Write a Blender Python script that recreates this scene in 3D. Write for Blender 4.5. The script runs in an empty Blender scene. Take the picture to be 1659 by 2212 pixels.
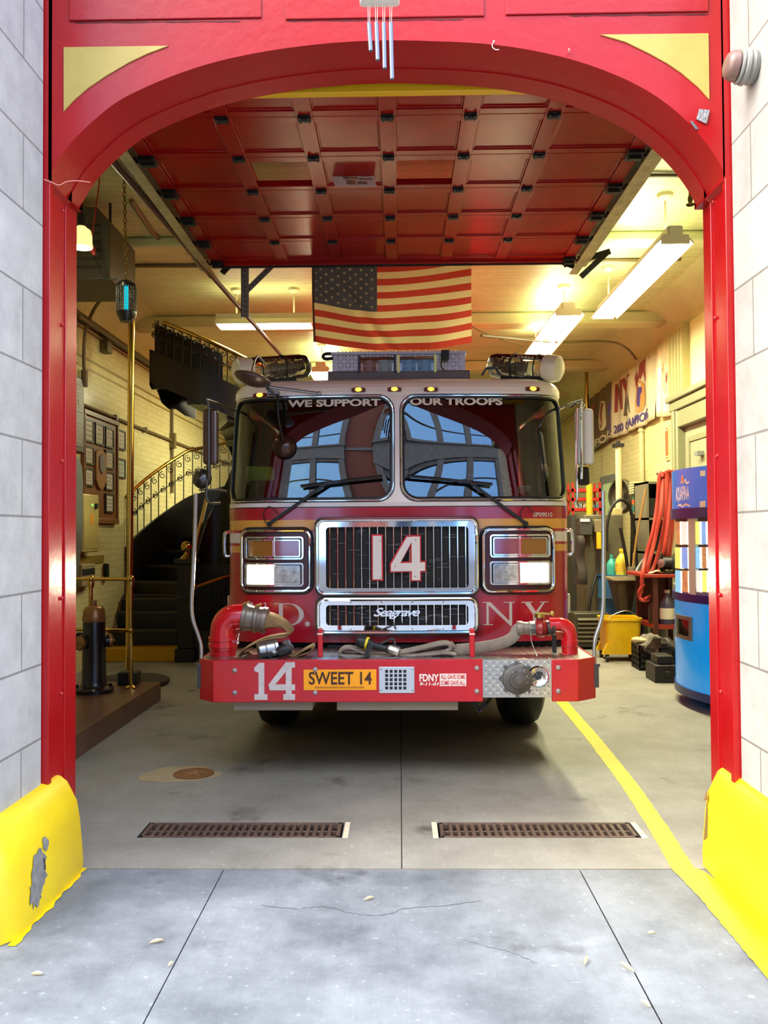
import bpy, math, random
from mathutils import Vector, Matrix
random.seed(14)
SC = bpy.context.scene
COL = SC.collection
# ------------------------------------------------------------------ camera, world, lights, exposure
F_PX, EYE = 1877.0, 1.55
YAW, PITCH, ROLL = math.radians(1.02), math.radians(1.373), math.radians(-0.35)
cam_d = bpy.data.cameras.new('camera')
cam = bpy.data.objects.new('camera', cam_d)
COL.objects.link(cam)
cam_d.sensor_fit = 'VERTICAL'
cam_d.sensor_height = 24.0
cam_d.lens = 24.0 * F_PX / 2212.0
cam_d.clip_end = 200
CAM_R = Matrix.Rotation(YAW, 3, 'Z') @ Matrix.Rotation(math.pi/2 + PITCH, 3, 'X') @ Matrix.Rotation(ROLL, 3, 'Z')
cam.matrix_world = Matrix.Translation((0, 0, EYE)) @ CAM_R.to_4x4()
SC.camera = cam
SC.view_settings.view_transform = 'Standard'
SC.view_settings.look = 'None'
SC.view_settings.gamma = 1.0
SC.view_settings.use_curve_mapping = False
SC.view_settings.exposure = 0.0
SC.cycles.use_denoising = True
SC.cycles.max_bounces = 8
SC.cycles.diffuse_bounces = 4
SC.cycles.glossy_bounces = 4
SC.cycles.transparent_max_bounces = 8
SC.cycles.sample_clamp_indirect = 6.0
SC.cycles.caustics_reflective = False
SC.cycles.caustics_refractive = False

def lin(c):
    r = []
    for x in c[:3]:
        x = x/255.0
        r.append(x/12.92 if x <= 0.04045 else ((x+0.055)/1.055)**2.4)
    return (*r, 1.0)

W = bpy.data.worlds.new('sky'); SC.world = W
W.use_nodes = True
wn = W.node_tree.nodes; wl = W.node_tree.links
wbg = wn['Background']
wtc = wn.new('ShaderNodeTexCoord'); wsx = wn.new('ShaderNodeSeparateXYZ')
wl.new(wtc.outputs['Generated'], wsx.inputs[0])
wr = wn.new('ShaderNodeMapRange'); wr.inputs['From Min'].default_value = -1; wr.inputs['From Max'].default_value = 1
wl.new(wsx.outputs['X'], wr.inputs['Value'])
wramp = wn.new('ShaderNodeValToRGB')
wramp.color_ramp.elements[0].position = 0.12; wramp.color_ramp.elements[0].color = (1.25, 1.18, 1.06, 1)
wramp.color_ramp.elements[1].position = 0.75; wramp.color_ramp.elements[1].color = (0.55, 0.68, 0.92, 1)
wl.new(wr.outputs[0], wramp.inputs[0]); wl.new(wramp.outputs[0], wbg.inputs['Color'])
wbg.inputs['Strength'].default_value = 7.4
sun_d = bpy.data.lights.new('sun', 'SUN'); sun = bpy.data.objects.new('sun', sun_d); COL.objects.link(sun)
sun_d.energy = 4.6; sun_d.angle = math.radians(35); sun_d.color = (1.0, 0.95, 0.86)
sun.rotation_euler = Vector((0.72, 0.45, -0.9)).to_track_quat('-Z', 'Y').to_euler()
WARM = (0.98, 0.965, 0.60)
LAMP_W = 205.0          # each two-metre fluorescent

def P(px, py, d):
    """the point of the place that the photograph shows at pixel (px, py), at distance d into the place"""
    v = CAM_R @ Vector(((px-829.5)/F_PX, -(py-1106.0)/F_PX, -1.0))
    v = v * (d/v.y)
    return Vector((v.x, v.y, v.z+EYE))

# ------------------------------------------------------------------ materials
MATS = {}
def mat(name, c, rough=0.5, metal=0.0, c2=None, ns=6.0, bump=0.0, bs=40.0, spec=0.5, emit=0.0, ec=None, coat=0.0, trans=0.0, lo=0.35, hi=0.65, stretch=None):
    if name in MATS: return MATS[name]
    m = bpy.data.materials.new(name); m.use_nodes = True
    nt = m.node_tree; b = nt.nodes['Principled BSDF']
    b.inputs['Base Color'].default_value = lin(c)
    b.inputs['Roughness'].default_value = rough
    b.inputs['Metallic'].default_value = metal
    b.inputs['Specular IOR Level'].default_value = spec
    b.inputs['Coat Weight'].default_value = coat
    b.inputs['Coat Roughness'].default_value = 0.06
    b.inputs['Transmission Weight'].default_value = trans
    if emit:
        b.inputs['Emission Color'].default_value = lin(ec or c); b.inputs['Emission Strength'].default_value = emit
    tc = None
    if c2 is not None or bump:
        tc = nt.nodes.new('ShaderNodeTexCoord'); mp = nt.nodes.new('ShaderNodeMapping')
        nt.links.new(tc.outputs['Object'], mp.inputs[0])
        if stretch: mp.inputs['Scale'].default_value = stretch
    if c2 is not None:
        n = nt.nodes.new('ShaderNodeTexNoise'); n.inputs['Scale'].default_value = ns; n.inputs['Detail'].default_value = 6; n.inputs['Roughness'].default_value = 0.65
        nt.links.new(mp.outputs[0], n.inputs['Vector'])
        r = nt.nodes.new('ShaderNodeValToRGB')
        r.color_ramp.elements[0].position = lo; r.color_ramp.elements[0].color = lin(c)
        r.color_ramp.elements[1].position = hi; r.color_ramp.elements[1].color = lin(c2)
        nt.links.new(n.outputs['Fac'], r.inputs[0]); nt.links.new(r.outputs[0], b.inputs['Base Color'])
    if bump:
        n2 = nt.nodes.new('ShaderNodeTexNoise'); n2.inputs['Scale'].default_value = bs; n2.inputs['Detail'].default_value = 4
        nt.links.new(mp.outputs[0], n2.inputs['Vector'])
        bp = nt.nodes.new('ShaderNodeBump'); bp.inputs['Strength'].default_value = bump; bp.inputs['Distance'].default_value = 0.01
        nt.links.new(n2.outputs['Fac'], bp.inputs['Height']); nt.links.new(bp.outputs[0], b.inputs['Normal'])
    MATS[name] = m
    return m

def brickmat(name, c, c2, mortar, axis, bw, bh, ms=0.004, rough=0.3, bump=0.3, offs=0.5, noise=0.0, zoff=0.0):
    """courses laid on a surface that faces X ('X') , Y ('Y') or Z ('Z')"""
    m = bpy.data.materials.new(name); m.use_nodes = True; nt = m.node_tree; b = nt.nodes['Principled BSDF']
    b.inputs['Roughness'].default_value = rough
    tc = nt.nodes.new('ShaderNodeTexCoord'); s = nt.nodes.new('ShaderNodeSeparateXYZ'); k = nt.nodes.new('ShaderNodeCombineXYZ')
    nt.links.new(tc.outputs['Object'], s.inputs[0])
    u, v = {'X': ('Y', 'Z'), 'Y': ('X', 'Z'), 'Z': ('X', 'Y')}[axis]
    ad = nt.nodes.new('ShaderNodeMath'); ad.operation = 'ADD'; ad.inputs[1].default_value = zoff
    nt.links.new(s.outputs[v], ad.inputs[0])
    nt.links.new(s.outputs[u], k.inputs['X']); nt.links.new(ad.outputs[0], k.inputs['Y'])
    t = nt.nodes.new('ShaderNodeTexBrick'); t.inputs['Scale'].default_value = 1.0
    t.inputs['Color1'].default_value = lin(c); t.inputs['Color2'].default_value = lin(c2); t.inputs['Mortar'].default_value = lin(mortar)
    t.inputs['Mortar Size'].default_value = ms; t.inputs['Mortar Smooth'].default_value = 0.1
    t.inputs['Brick Width'].default_value = bw; t.inputs['Row Height'].default_value = bh; t.offset = offs
    nt.links.new(k.outputs[0], t.inputs['Vector'])
    out = t.outputs['Color']
    if noise:
        n = nt.nodes.new('ShaderNodeTexNoise'); n.inputs['Scale'].default_value = 7; n.inputs['Detail'].default_value = 8; n.inputs['Roughness'].default_value = 0.7
        nt.links.new(tc.outputs['Object'], n.inputs['Vector'])
        mr = nt.nodes.new('ShaderNodeMapRange'); mr.inputs['From Min'].default_value = 0.3; mr.inputs['From Max'].default_value = 0.7
        mr.inputs['To Min'].default_value = 1.0-noise; mr.inputs['To Max'].default_value = 1.0+noise*0.4
        nt.links.new(n.outputs['Fac'], mr.inputs['Value'])
        mx = nt.nodes.new('ShaderNodeMix'); mx.data_type = 'RGBA'; mx.blend_type = 'MULTIPLY'; mx.inputs['Factor'].default_value = 1
        nt.links.new(out, mx.inputs['A']); nt.links.new(mr.outputs[0], mx.inputs['B']); out = mx.outputs['Result']
    nt.links.new(out, b.inputs['Base Color'])
    bp = nt.nodes.new('ShaderNodeBump'); bp.inputs['Strength'].default_value = bump; bp.inputs['Distance'].default_value = 0.004; bp.invert = True
    nt.links.new(t.outputs['Fac'], bp.inputs['Height']); nt.links.new(bp.outputs[0], b.inputs['Normal'])
    MATS[name] = m
    return m

def glassmat(name, tint, refl=0.3, rough=0.0, ior=1.5):
    """clear pane: see-through with a mirror sheen"""
    m = bpy.data.materials.new(name); m.use_nodes = True; nt = m.node_tree
    nt.nodes.remove(nt.nodes['Principled BSDF'])
    o = nt.nodes['Material Output']
    tr = nt.nodes.new('ShaderNodeBsdfTransparent'); tr.inputs[0].default_value = lin(tint)
    gl = nt.nodes.new('ShaderNodeBsdfGlossy'); gl.inputs['Roughness'].default_value = rough
    fr = nt.nodes.new('ShaderNodeFresnel'); fr.inputs['IOR'].default_value = ior
    ad = nt.nodes.new('ShaderNodeMath'); ad.operation = 'ADD'; ad.inputs[1].default_value = refl; ad.use_clamp = True
    nt.links.new(fr.outputs[0], ad.inputs[0])
    mx = nt.nodes.new('ShaderNodeMixShader'); nt.links.new(ad.outputs[0], mx.inputs[0])
    nt.links.new(tr.outputs[0], mx.inputs[1]); nt.links.new(gl.outputs[0], mx.inputs[2]); nt.links.new(mx.outputs[0], o.inputs['Surface'])
    MATS[name] = m
    return m

def emitmat(name, c, s):
    m = bpy.data.materials.new(name); m.use_nodes = True; nt = m.node_tree
    nt.nodes.remove(nt.nodes['Principled BSDF'])
    e = nt.nodes.new('ShaderNodeEmission'); e.inputs[0].default_value = (*c, 1); e.inputs[1].default_value = s
    nt.links.new(e.outputs[0], nt.nodes['Material Output'].inputs['Surface'])
    MATS[name] = m
    return m

def clothmat(name, c, tr=0.45):
    m = bpy.data.materials.new(name); m.use_nodes = True; nt = m.node_tree
    nt.nodes.remove(nt.nodes['Principled BSDF'])
    d = nt.nodes.new('ShaderNodeBsdfDiffuse'); d.inputs[0].default_value = lin(c)
    t = nt.nodes.new('ShaderNodeBsdfTranslucent'); t.inputs[0].default_value = lin(c)
    mx = nt.nodes.new('ShaderNodeMixShader'); mx.inputs[0].default_value = tr
    nt.links.new(d.outputs[0], mx.inputs[1]); nt.links.new(t.outputs[0], mx.inputs[2])
    nt.links.new(mx.outputs[0], nt.nodes['Material Output'].inputs['Surface'])
    MATS[name] = m
    return m

# ------------------------------------------------------------------ mesh builder
def V(*a): return Vector(a)
def catmull(pts, k):
    if k <= 0 or len(pts) < 3: return [Vector(p) for p in pts]
    pts = [Vector(p) for p in pts]; out = []
    for i in range(len(pts)-1):
        p0 = pts[max(i-1, 0)]; p1 = pts[i]; p2 = pts[i+1]; p3 = pts[min(i+2, len(pts)-1)]
        for j in range(k):
            t = j/k
            out.append(0.5*((2*p1)+(p2-p0)*t+(2*p0-5*p1+4*p2-p3)*t*t+(3*p1-p0-3*p2+p3)*t**3))
    out.append(pts[-1]); return out
def rr(x0, x1, y0, y1, r, k=5):
    """rounded rectangle, counter-clockwise"""
    out = []
    for cx, cy, a in ((x1-r, y1-r, 0), (x0+r, y1-r, 90), (x0+r, y0+r, 180), (x1-r, y0+r, 270)):
        for j in range(k+1):
            t = math.radians(a+90.0*j/k); out.append((cx+r*math.cos(t), cy+r*math.sin(t)))
    return out
class MB:
    def __init__(s): s.v = []; s.f = []; s.m = []; s.mi = 0
    def add(s, vs, fs):
        o = len(s.v); s.v += [tuple(x) for x in vs]
        for f in fs: s.f.append([i+o for i in f]); s.m.append(s.mi)
        return s
    def box(s, x0, x1, y0, y1, z0, z1):
        return s.add([(x0,y0,z0),(x1,y0,z0),(x1,y1,z0),(x0,y1,z0),(x0,y0,z1),(x1,y0,z1),(x1,y1,z1),(x0,y1,z1)],
                     [(3,2,1,0),(4,5,6,7),(0,1,5,4),(1,2,6,5),(2,3,7,6),(3,0,4,7)])
    def obox(s, c, sx, sy, sz, ex=(1,0,0), ey=(0,1,0)):
        ex = Vector(ex).normalized(); ey = Vector(ey); ey = (ey-ex*ey.dot(ex)).normalized(); ez = ex.cross(ey); c = Vector(c)
        vs = [c+ex*(a*sx/2)+ey*(b*sy/2)+ez*(d*sz/2) for d in (-1,1) for a, b in ((-1,-1),(1,-1),(1,1),(-1,1))]
        return s.add(vs, [(3,2,1,0),(4,5,6,7),(0,1,5,4),(1,2,6,5),(2,3,7,6),(3,0,4,7)])
    def bar(s, p0, p1, w, t, up=(0,0,1)):
        p0 = Vector(p0); p1 = Vector(p1); d = p1-p0
        return s.obox((p0+p1)/2, d.length, w, t, d, Vector(up).cross(d))
    def cyl(s, p0, p1, r0, r1=None, n=16):
        return s.lathe([(0, 0), (r0, 0), (r0 if r1 is None else r1, 1), (0, 1)], p0, Vector(p1)-Vector(p0), n)
    def lathe(s, prof, c, axis=(0,0,1), n=24, arc=None):
        """profile (radius, height); heights are multiples of the axis vector"""
        c = Vector(c); a = Vector(axis); d = a.normalized()
        u = d.orthogonal().normalized(); w = d.cross(u)
        vs = []; fs = []
        for r, h in prof:
            r = max(r, 1e-5)
            for i in range(n):
                t = 2*math.pi*i/n; vs.append(c+a*h+(u*math.cos(t)+w*math.sin(t))*r)
        for j in range(len(prof)-1):
            for i in range(n):
                fs.append((j*n+i, j*n+(i+1) % n, (j+1)*n+(i+1) % n, (j+1)*n+i))
        return s.add(vs, fs)
    def sphere(s, c, r, n=16, sc=(1,1,1)):
        c = Vector(c); m = n//2; vs = []; fs = []
        for j in range(m+1):
            f = math.pi*j/m
            rr_ = max(math.sin(f), 1e-4)
            for i in range(n):
                t = 2*math.pi*i/n
                vs.append(c+Vector((r*sc[0]*rr_*math.cos(t), r*sc[1]*rr_*math.sin(t), -r*sc[2]*math.cos(f))))
        for j in range(m):
            for i in range(n): fs.append((j*n+i, j*n+(i+1) % n, (j+1)*n+(i+1) % n, (j+1)*n+i))
        return s.add(vs, fs)
    def tube(s, pts, r, n=8, k=0, closed=False, cap=True):
        pts = catmull(pts, k); N = len(pts)
        rad = r if callable(r) else (lambda t: r)
        vs = []; fs = []; u = None
        for i, p in enumerate(pts):
            a = pts[(i-1) % N] if closed or i > 0 else pts[0]; b = pts[(i+1) % N] if closed or i < N-1 else pts[-1]
            d = (b-a)
            if d.length < 1e-9: d = Vector((0,0,1))
            d.normalize()
            if u is None: u = d.orthogonal().normalized()
            else:
                u = u-d*u.dot(d); u = u.normalized() if u.length > 1e-6 else d.orthogonal().normalized()
            w = d.cross(u); R = rad(i/max(N-1, 1))
            for j in range(n):
                t = 2*math.pi*j/n; vs.append(p+(u*math.cos(t)+w*math.sin(t))*R)
        for i in range(N if closed else N-1):
            for j in range(n):
                i2 = (i+1) % N; fs.append((i*n+j, i*n+(j+1) % n, i2*n+(j+1) % n, i2*n+j))
        if cap and not closed:
            fs.append(tuple(range(n))[::-1]); fs.append(tuple((N-1)*n+j for j in range(n)))
        return s.add(vs, fs)
    def sweep(s, pts, w, t, wdir=(0,1,0), k=4, n=12):
        """flat oval section (width w along wdir, thickness t) along a path; w and t may be functions of 0..1"""
        pts = catmull(pts, k); N = len(pts); wd = Vector(wdir).normalized(); vs = []; fs = []
        fw = w if callable(w) else (lambda q: w); ft = t if callable(t) else (lambda q: t)
        for i, p in enumerate(pts):
            d = (pts[min(i+1, N-1)]-pts[max(i-1, 0)]).normalized()
            wv = (wd-d*wd.dot(d)).normalized(); nn = d.cross(wv); q = i/(N-1)
            for j in range(n):
                a = 2*math.pi*j/n; ca, sa = math.cos(a), math.sin(a)
                e = lambda x: math.copysign(abs(x)**0.6, x)
                vs.append(p+wv*(e(ca)*fw(q)/2)+nn*(e(sa)*ft(q)/2))
        for i in range(N-1):
            for j in range(n): fs.append((i*n+j, i*n+(j+1) % n, (i+1)*n+(j+1) % n, (i+1)*n+j))
        fs.append(tuple(range(n))[::-1]); fs.append(tuple((N-1)*n+j for j in range(n)))
        return s.add(vs, fs)
    def prism(s, poly, fn):
        """polygon (u, v) drawn out between fn(u, v, 0) and fn(u, v, 1)"""
        n = len(poly); vs = [fn(u, v, 0) for u, v in poly]+[fn(u, v, 1) for u, v in poly]
        fs = [tuple(range(n))[::-1], tuple(range(n, 2*n))]+[(i, (i+1) % n, n+(i+1) % n, n+i) for i in range(n)]
        return s.add(vs, fs)
    def ring(s, outer, inner, fn, back=True):
        n = len(outer)
        vs = [fn(u, v, 0) for u, v in outer]+[fn(u, v, 0) for u, v in inner]+[fn(u, v, 1) for u, v in inner]+[fn(u, v, 1) for u, v in outer]
        fs = []
        for i in range(n):
            j = (i+1) % n
            fs += [(i, j, n+j, n+i), (n+i, n+j, 2*n+j, 2*n+i)]
            if back: fs += [(2*n+i, 2*n+j, 3*n+j, 3*n+i), (3*n+i, 3*n+j, j, i)]
        return s.add(vs, fs)
    def grid(s, fn, nu, nv):
        vs = [fn(i/nu, j/nv) for j in range(nv+1) for i in range(nu+1)]
        fs = [(j*(nu+1)+i, j*(nu+1)+i+1, (j+1)*(nu+1)+i+1, (j+1)*(nu+1)+i) for j in range(nv) for i in range(nu)]
        return s.add(vs, fs)
    def lozenges(s, c, ex, ey, nx, ny, pitch, h=0.002):
        """raised diamond tread on the plane through c"""
        c = Vector(c); ex = Vector(ex).normalized(); ey = Vector(ey).normalized(); en = ex.cross(ey)
        for j in range(ny):
            for i in range(nx):
                o = c+ex*((i-(nx-1)/2)*pitch)+ey*((j-(ny-1)/2)*pitch)
                sg = 1 if (i+j) % 2 else -1
                a = (ex+ey*sg).normalized()*pitch*0.52; b = (ex-ey*sg).normalized()*pitch*0.16
                t = en*h
                s.add([o+a, o+b, o-a, o-b, o+a*0.6+t, o+b*0.4+t, o-a*0.6+t, o-b*0.4+t], [(0,1,5,4),(1,2,6,5),(2,3,7,6),(3,0,4,7),(4,5,6,7)])
        return s
    def build(s, name, mats, parent=None, bevel=0.0, ang=35, flat=False, seg=2, normals=True):
        me = bpy.data.meshes.new(name)
        org = Vector((0,0,0))
        if parent is not None:
            q = parent
            while q is not None: org += q.location; q = q.parent
        me.from_pydata([(x-org.x, y-org.y, z-org.z) for x, y, z in s.v], [], s.f)
        ml = mats if isinstance(mats, (list, tuple)) else [mats]
        for m in ml: me.materials.append(m)
        if len(ml) > 1: me.polygons.foreach_set('material_index', s.m)
        if normals:
            import bmesh
            bm = bmesh.new(); bm.from_mesh(me); bmesh.ops.recalc_face_normals(bm, faces=bm.faces); bm.to_mesh(me); bm.free()
        if not flat:
            me.polygons.foreach_set('use_smooth', [True]*len(me.polygons))
            me.set_sharp_from_angle(angle=math.radians(ang))
        me.update()
        o = bpy.data.objects.new(name, me); COL.objects.link(o)
        if parent is not None: o.parent = parent
        if bevel:
            b = o.modifiers.new('edge', 'BEVEL'); b.width = bevel; b.segments = seg; b.limit_method = 'ANGLE'; b.angle_limit = math.radians(40)
            b.harden_normals = False
        return o
def thing(name, label, cat, loc, group=None):
    o = bpy.data.objects.new(name, None); COL.objects.link(o); o.location = loc; o.empty_display_size = 0.1
    o['label'] = label; o['category'] = cat
    if group: o['group'] = group
    return o
def tag(o, label, cat, group=None):
    o['label'] = label; o['category'] = cat
    if group: o['group'] = group
    return o
def struct(o, label=None):
    o['kind'] = 'structure'
    if label: o['label'] = label
    return o
def dup(root, loc, label=None, group=None):
    r = root.copy(); COL.objects.link(r); r.location = loc
    if label: r['label'] = label
    if group: r['group'] = group
    for ch in list(root.children):
        c = ch.copy(); COL.objects.link(c); c.parent = r
        for g in list(ch.children):
            d = g.copy(); COL.objects.link(d); d.parent = c
    return r
def text(name, s, m, parent, fn, bold=0.0, shear=0.0, depth=0.0, spacing=1.0):
    """lettering stretched to the unit square and laid on fn(u, v, t)"""
    cu = bpy.data.curves.new('lettering', 'FONT'); cu.body = s; cu.offset = bold; cu.shear = shear; cu.space_character = spacing; cu.resolution_u = 4
    o = bpy.data.objects.new('lettering', cu); COL.objects.link(o)
    bpy.context.view_layer.update()
    me = bpy.data.meshes.new_from_object(o.evaluated_get(bpy.context.evaluated_depsgraph_get()))
    bpy.data.objects.remove(o); bpy.data.curves.remove(cu)
    xs = [v.co.x for v in me.vertices]; ys = [v.co.y for v in me.vertices]
    x0, x1, y0, y1 = min(xs), max(xs), min(ys), max(ys)
    mb = MB()
    vv = [((v.co.x-x0)/(x1-x0), (v.co.y-y0)/(y1-y0)) for v in me.vertices]
    pol = [tuple(p.vertices) for p in me.polygons]
    if depth:
        n = len(vv); cnt = {}
        for p in pol:
            for i in range(len(p)):
                e = (p[i], p[(i+1) % len(p)]); cnt[e] = 1
        sides = [(a, b, b+n, a+n) for a, b in cnt if (b, a) not in cnt]
        mb.add([fn(u, v, 0) for u, v in vv]+[fn(u, v, depth) for u, v in vv], pol+[tuple(i+n for i in p) for p in pol]+sides)
    else:
        mb.add([fn(u, v, 0) for u, v in vv], pol)
    bpy.data.meshes.remove(me)
    return mb.build(name, m, parent, flat=True, normals=bool(depth))
def quadmap(a, b, c, d, off=(0,0,0)):
    """unit square -> the quad a (0,0) b (1,0) c (1,1) d (0,1), raised by off*t"""
    a, b, c, d, off = map(Vector, (a, b, c, d, off))
    return lambda u, v, t=0: a*((1-u)*(1-v))+b*(u*(1-v))+c*(u*v)+d*((1-u)*v)+off*t
# ------------------------------------------------------------------ shared materials
RED_WALL = mat('red_gloss_paint', (164,12,20), 0.28, c2=(154,10,17), ns=3, bump=0.12, bs=25, lo=.3, hi=.7)
RED_DOOR = mat('red_door_varnish', (150,14,10), 0.26, c2=(134,10,8), ns=2.0, bump=0.03, bs=9, spec=.35)
RED_TRUCK = mat('engine_red', (172,16,38), 0.22, coat=0.35)
RED_BUMP = mat('bumper_red', (190,14,34), 0.3, c2=(180,12,30), ns=12, coat=.2)
RED_PIPE = mat('pipe_red', (196,8,26), 0.22, coat=.4)
YELLOW = mat('yellow_road_paint', (226,196,14), 0.45, c2=(220,186,22), ns=5, bump=.15, bs=20)
GOLD_PANEL = mat('spandrel_yellow', (184,160,84), 0.5, c2=(176,152,76), ns=8, bump=.15, bs=14)
GOLD_BEAM = mat('beam_yellow', (214,172,20), 0.45)
CHROME = mat('chrome', (225,226,230), 0.06, 1.0)
STEEL = mat('brushed_steel', (170,170,168), 0.32, 1.0)
PLATE = mat('tread_plate', (188,186,180), 0.3, 1.0)
ALU = mat('dull_aluminium', (150,150,152), 0.42, .9)
BLACK = mat('black_rubber', (16,16,16), 0.5)
DARK = mat('dark_iron', (24,20,17), 0.45, c2=(36,30,25), ns=20)
IRON = mat('black_iron_paint', (17,13,10), 0.38)
BRASS = mat('polished_brass', (192,158,80), 0.16, 1.0)
OLDBRASS = mat('dull_brass', (136,110,58), 0.35, .9)
WHITE_PAINT = mat('cab_white', (246,242,240), 0.25, coat=.3)
CREAM = mat('cream_paint', (208,210,160), 0.5, c2=(198,199,144), ns=3, bump=.1, bs=8)
CREAM_D = mat('cream_dirty', (200,192,148), 0.5, c2=(160,150,108), ns=5, lo=.4, hi=.75)
GREENPAINT = mat('sage_paint', (132,132,102), 0.4)
RUST = mat('rusty_iron', (78,62,54), 0.65, .4, c2=(104,84,72), ns=25, bump=.3, bs=90)
GREY = mat('grey_paint', (120,122,122), 0.45)
DGREY = mat('dark_grey', (58,58,56), 0.5)
WHITE = mat('plain_white', (232,230,224), 0.5)
PAPER = mat('paper', (226,222,208), 0.7)
TUBE = emitmat('lamp_tube', (1.0, 0.9, 0.66), 26.0)
# concrete
def concrete(name, c, c2, dark, ns=0.9):
    m = bpy.data.materials.new(name); m.use_nodes = True; nt = m.node_tree; b = nt.nodes['Principled BSDF']
    tc = nt.nodes.new('ShaderNodeTexCoord')
    def noise(sc, det, ro, lo, hi, ca, cb, vec=None):
        n = nt.nodes.new('ShaderNodeTexNoise'); n.inputs['Scale'].default_value = sc; n.inputs['Detail'].default_value = det; n.inputs['Roughness'].default_value = ro
        nt.links.new(vec or tc.outputs['Object'], n.inputs['Vector'])
        r = nt.nodes.new('ShaderNodeValToRGB'); r.color_ramp.elements[0].position = lo; r.color_ramp.elements[1].position = hi
        r.color_ramp.elements[0].color = ca; r.color_ramp.elements[1].color = cb
        nt.links.new(n.outputs['Fac'], r.inputs[0]); return n, r
    n1, r1 = noise(ns*2.2, 8, .7, .3, .7, lin(c), lin(c2))
    n2, r2 = noise(1.7, 5, .6, .60, .72, (1,1,1,1), (*lin(dark)[:3], 1))
    mp = nt.nodes.new('ShaderNodeMapping'); mp.inputs['Scale'].default_value = (110, 5, 1); nt.links.new(tc.outputs['Object'], mp.inputs[0])
    n3, r3 = noise(1.0, 3, .6, .3, .7, (.95,.95,.95,1), (1.03,1.03,1.03,1), mp.outputs[0])
    n4, r4 = noise(34, 2, .5, .66, .72, (1,1,1,1), (1.5,1.5,1.46,1))
    out = r1.outputs[0]
    for r in (r2, r3, r4):
        mx = nt.nodes.new('ShaderNodeMix'); mx.data_type = 'RGBA'; mx.blend_type = 'MULTIPLY'; mx.inputs['Factor'].default_value = 1
        nt.links.new(out, mx.inputs['A']); nt.links.new(r.outputs[0], mx.inputs['B']); out = mx.outputs['Result']
    nt.links.new(out, b.inputs['Base Color'])
    b.inputs['Roughness'].default_value = .62
    n5 = nt.nodes.new('ShaderNodeTexNoise'); n5.inputs['Scale'].default_value = 120; n5.inputs['Detail'].default_value = 3
    nt.links.new(tc.outputs['Object'], n5.inputs['Vector'])
    bp = nt.nodes.new('ShaderNodeBump'); bp.inputs['Strength'].default_value = .18; bp.inputs['Distance'].default_value = .004
    nt.links.new(n5.outputs['Fac'], bp.inputs['Height']); nt.links.new(bp.outputs[0], b.inputs['Normal'])
    return m
CONC_IN = concrete('garage_concrete', (140,137,130), (112,109,102), (140,136,130))
CONC_OUT = concrete('sidewalk_concrete', (124,129,136), (72,77,85), (150,152,158))
TILE = brickmat('cream_wall_tile', (220,212,160), (212,203,148), (186,174,120), 'X', .152, .076, .003, rough=.18, bump=.25)
TILEY = brickmat('cream_back_tile', (220,212,160), (212,203,148), (186,174,120), 'Y', .152, .076, .003, rough=.18, bump=.25)
STONE = brickmat('limestone_blocks', (176,174,170), (164,162,158), (122,118,112), 'X', .92, .33, .005, rough=.75, bump=.5, noise=.22, zoff=.02)
BOARDS = brickmat('ceiling_boards', (203,205,154), (193,194,140), (154,150,98), 'Z', 6.0, .115, .003, rough=.4, bump=.3, noise=.15)

# ------------------------------------------------------------------ setting: ground
yF0, yF1 = 4.455, 4.685                       # the drain slots
m = MB()
def fl(x0, x1, y0, y1, z=0.0):
    m.add([(x0,y0,z),(x1,y0,z),(x1,y1,z),(x0,y1,z)], [(0,1,2,3)])
for a, b in ((-3.8,-.003),(.003,3.8)):
    fl(a, b, 4.05, yF0); fl(a, b, yF1, 22)
for a, b in ((-3.8,-1.355),(-.305,-.003),(.003,.188),(1.215,3.8)): fl(a, b, yF0, yF1)
m.add([(-3.8,4.05,-.13),(3.8,4.05,-.13),(3.8,4.05,0),(-3.8,4.05,0)], [(0,1,2,3)])
struct(m.build('floor', CONC_IN, normals=False))
m = MB()
for a, b in ((-1.355,-.305),(.188,1.215)):
    m.add([(a,yF0,0),(b,yF0,0),(b,yF1,0),(a,yF1,0),(a,yF0,-.12),(b,yF0,-.12),(b,yF1,-.12),(a,yF1,-.12)], [(4,5,6,7),(0,1,5,4),(1,2,6,5),(2,3,7,6),(3,0,4,7)])
m.add([(-.02,4.05,-.004),(.02,4.05,-.004),(.02,22,-.004),(-.02,22,-.004)], [(0,1,2,3)])
m.add([(-3.9,4.05,-.13),(3.9,4.05,-.13),(3.9,22,-.13),(-3.9,22,-.13)], [(0,1,2,3)])
struct(m.build('floor_channel', mat('dark_channel', (58,54,48), .9)))
m = MB()
for a, b in ((-14,-2.46),(-2.454,-.8255),(-.8205,.8135),(.8185,2.44),(2.446,14)):
    fl(a, b, -9, 4.043, -.002)
    m.add([(b,-9,-.002),(b,4.043,-.002),(b,4.043,-.03),(b,-9,-.03)], [(0,1,2,3)])
struct(m.build('sidewalk', CONC_OUT, normals=False))
m = MB(); m.add([(-14,-9,-.025),(14,-9,-.025),(14,4.06,-.025),(-14,4.06,-.025)], [(0,1,2,3)])
struct(m.build('sidewalk_bed', mat('joint_dirt', (84,82,78), .9)))
m = MB(); m.add([(-30,-20,-.12),(30,-20,-.12),(30,-9,-.12),(-30,-9,-.12)], [(0,1,2,3)])
struct(m.build('street', mat('asphalt', (60,60,62), .8)))
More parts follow.
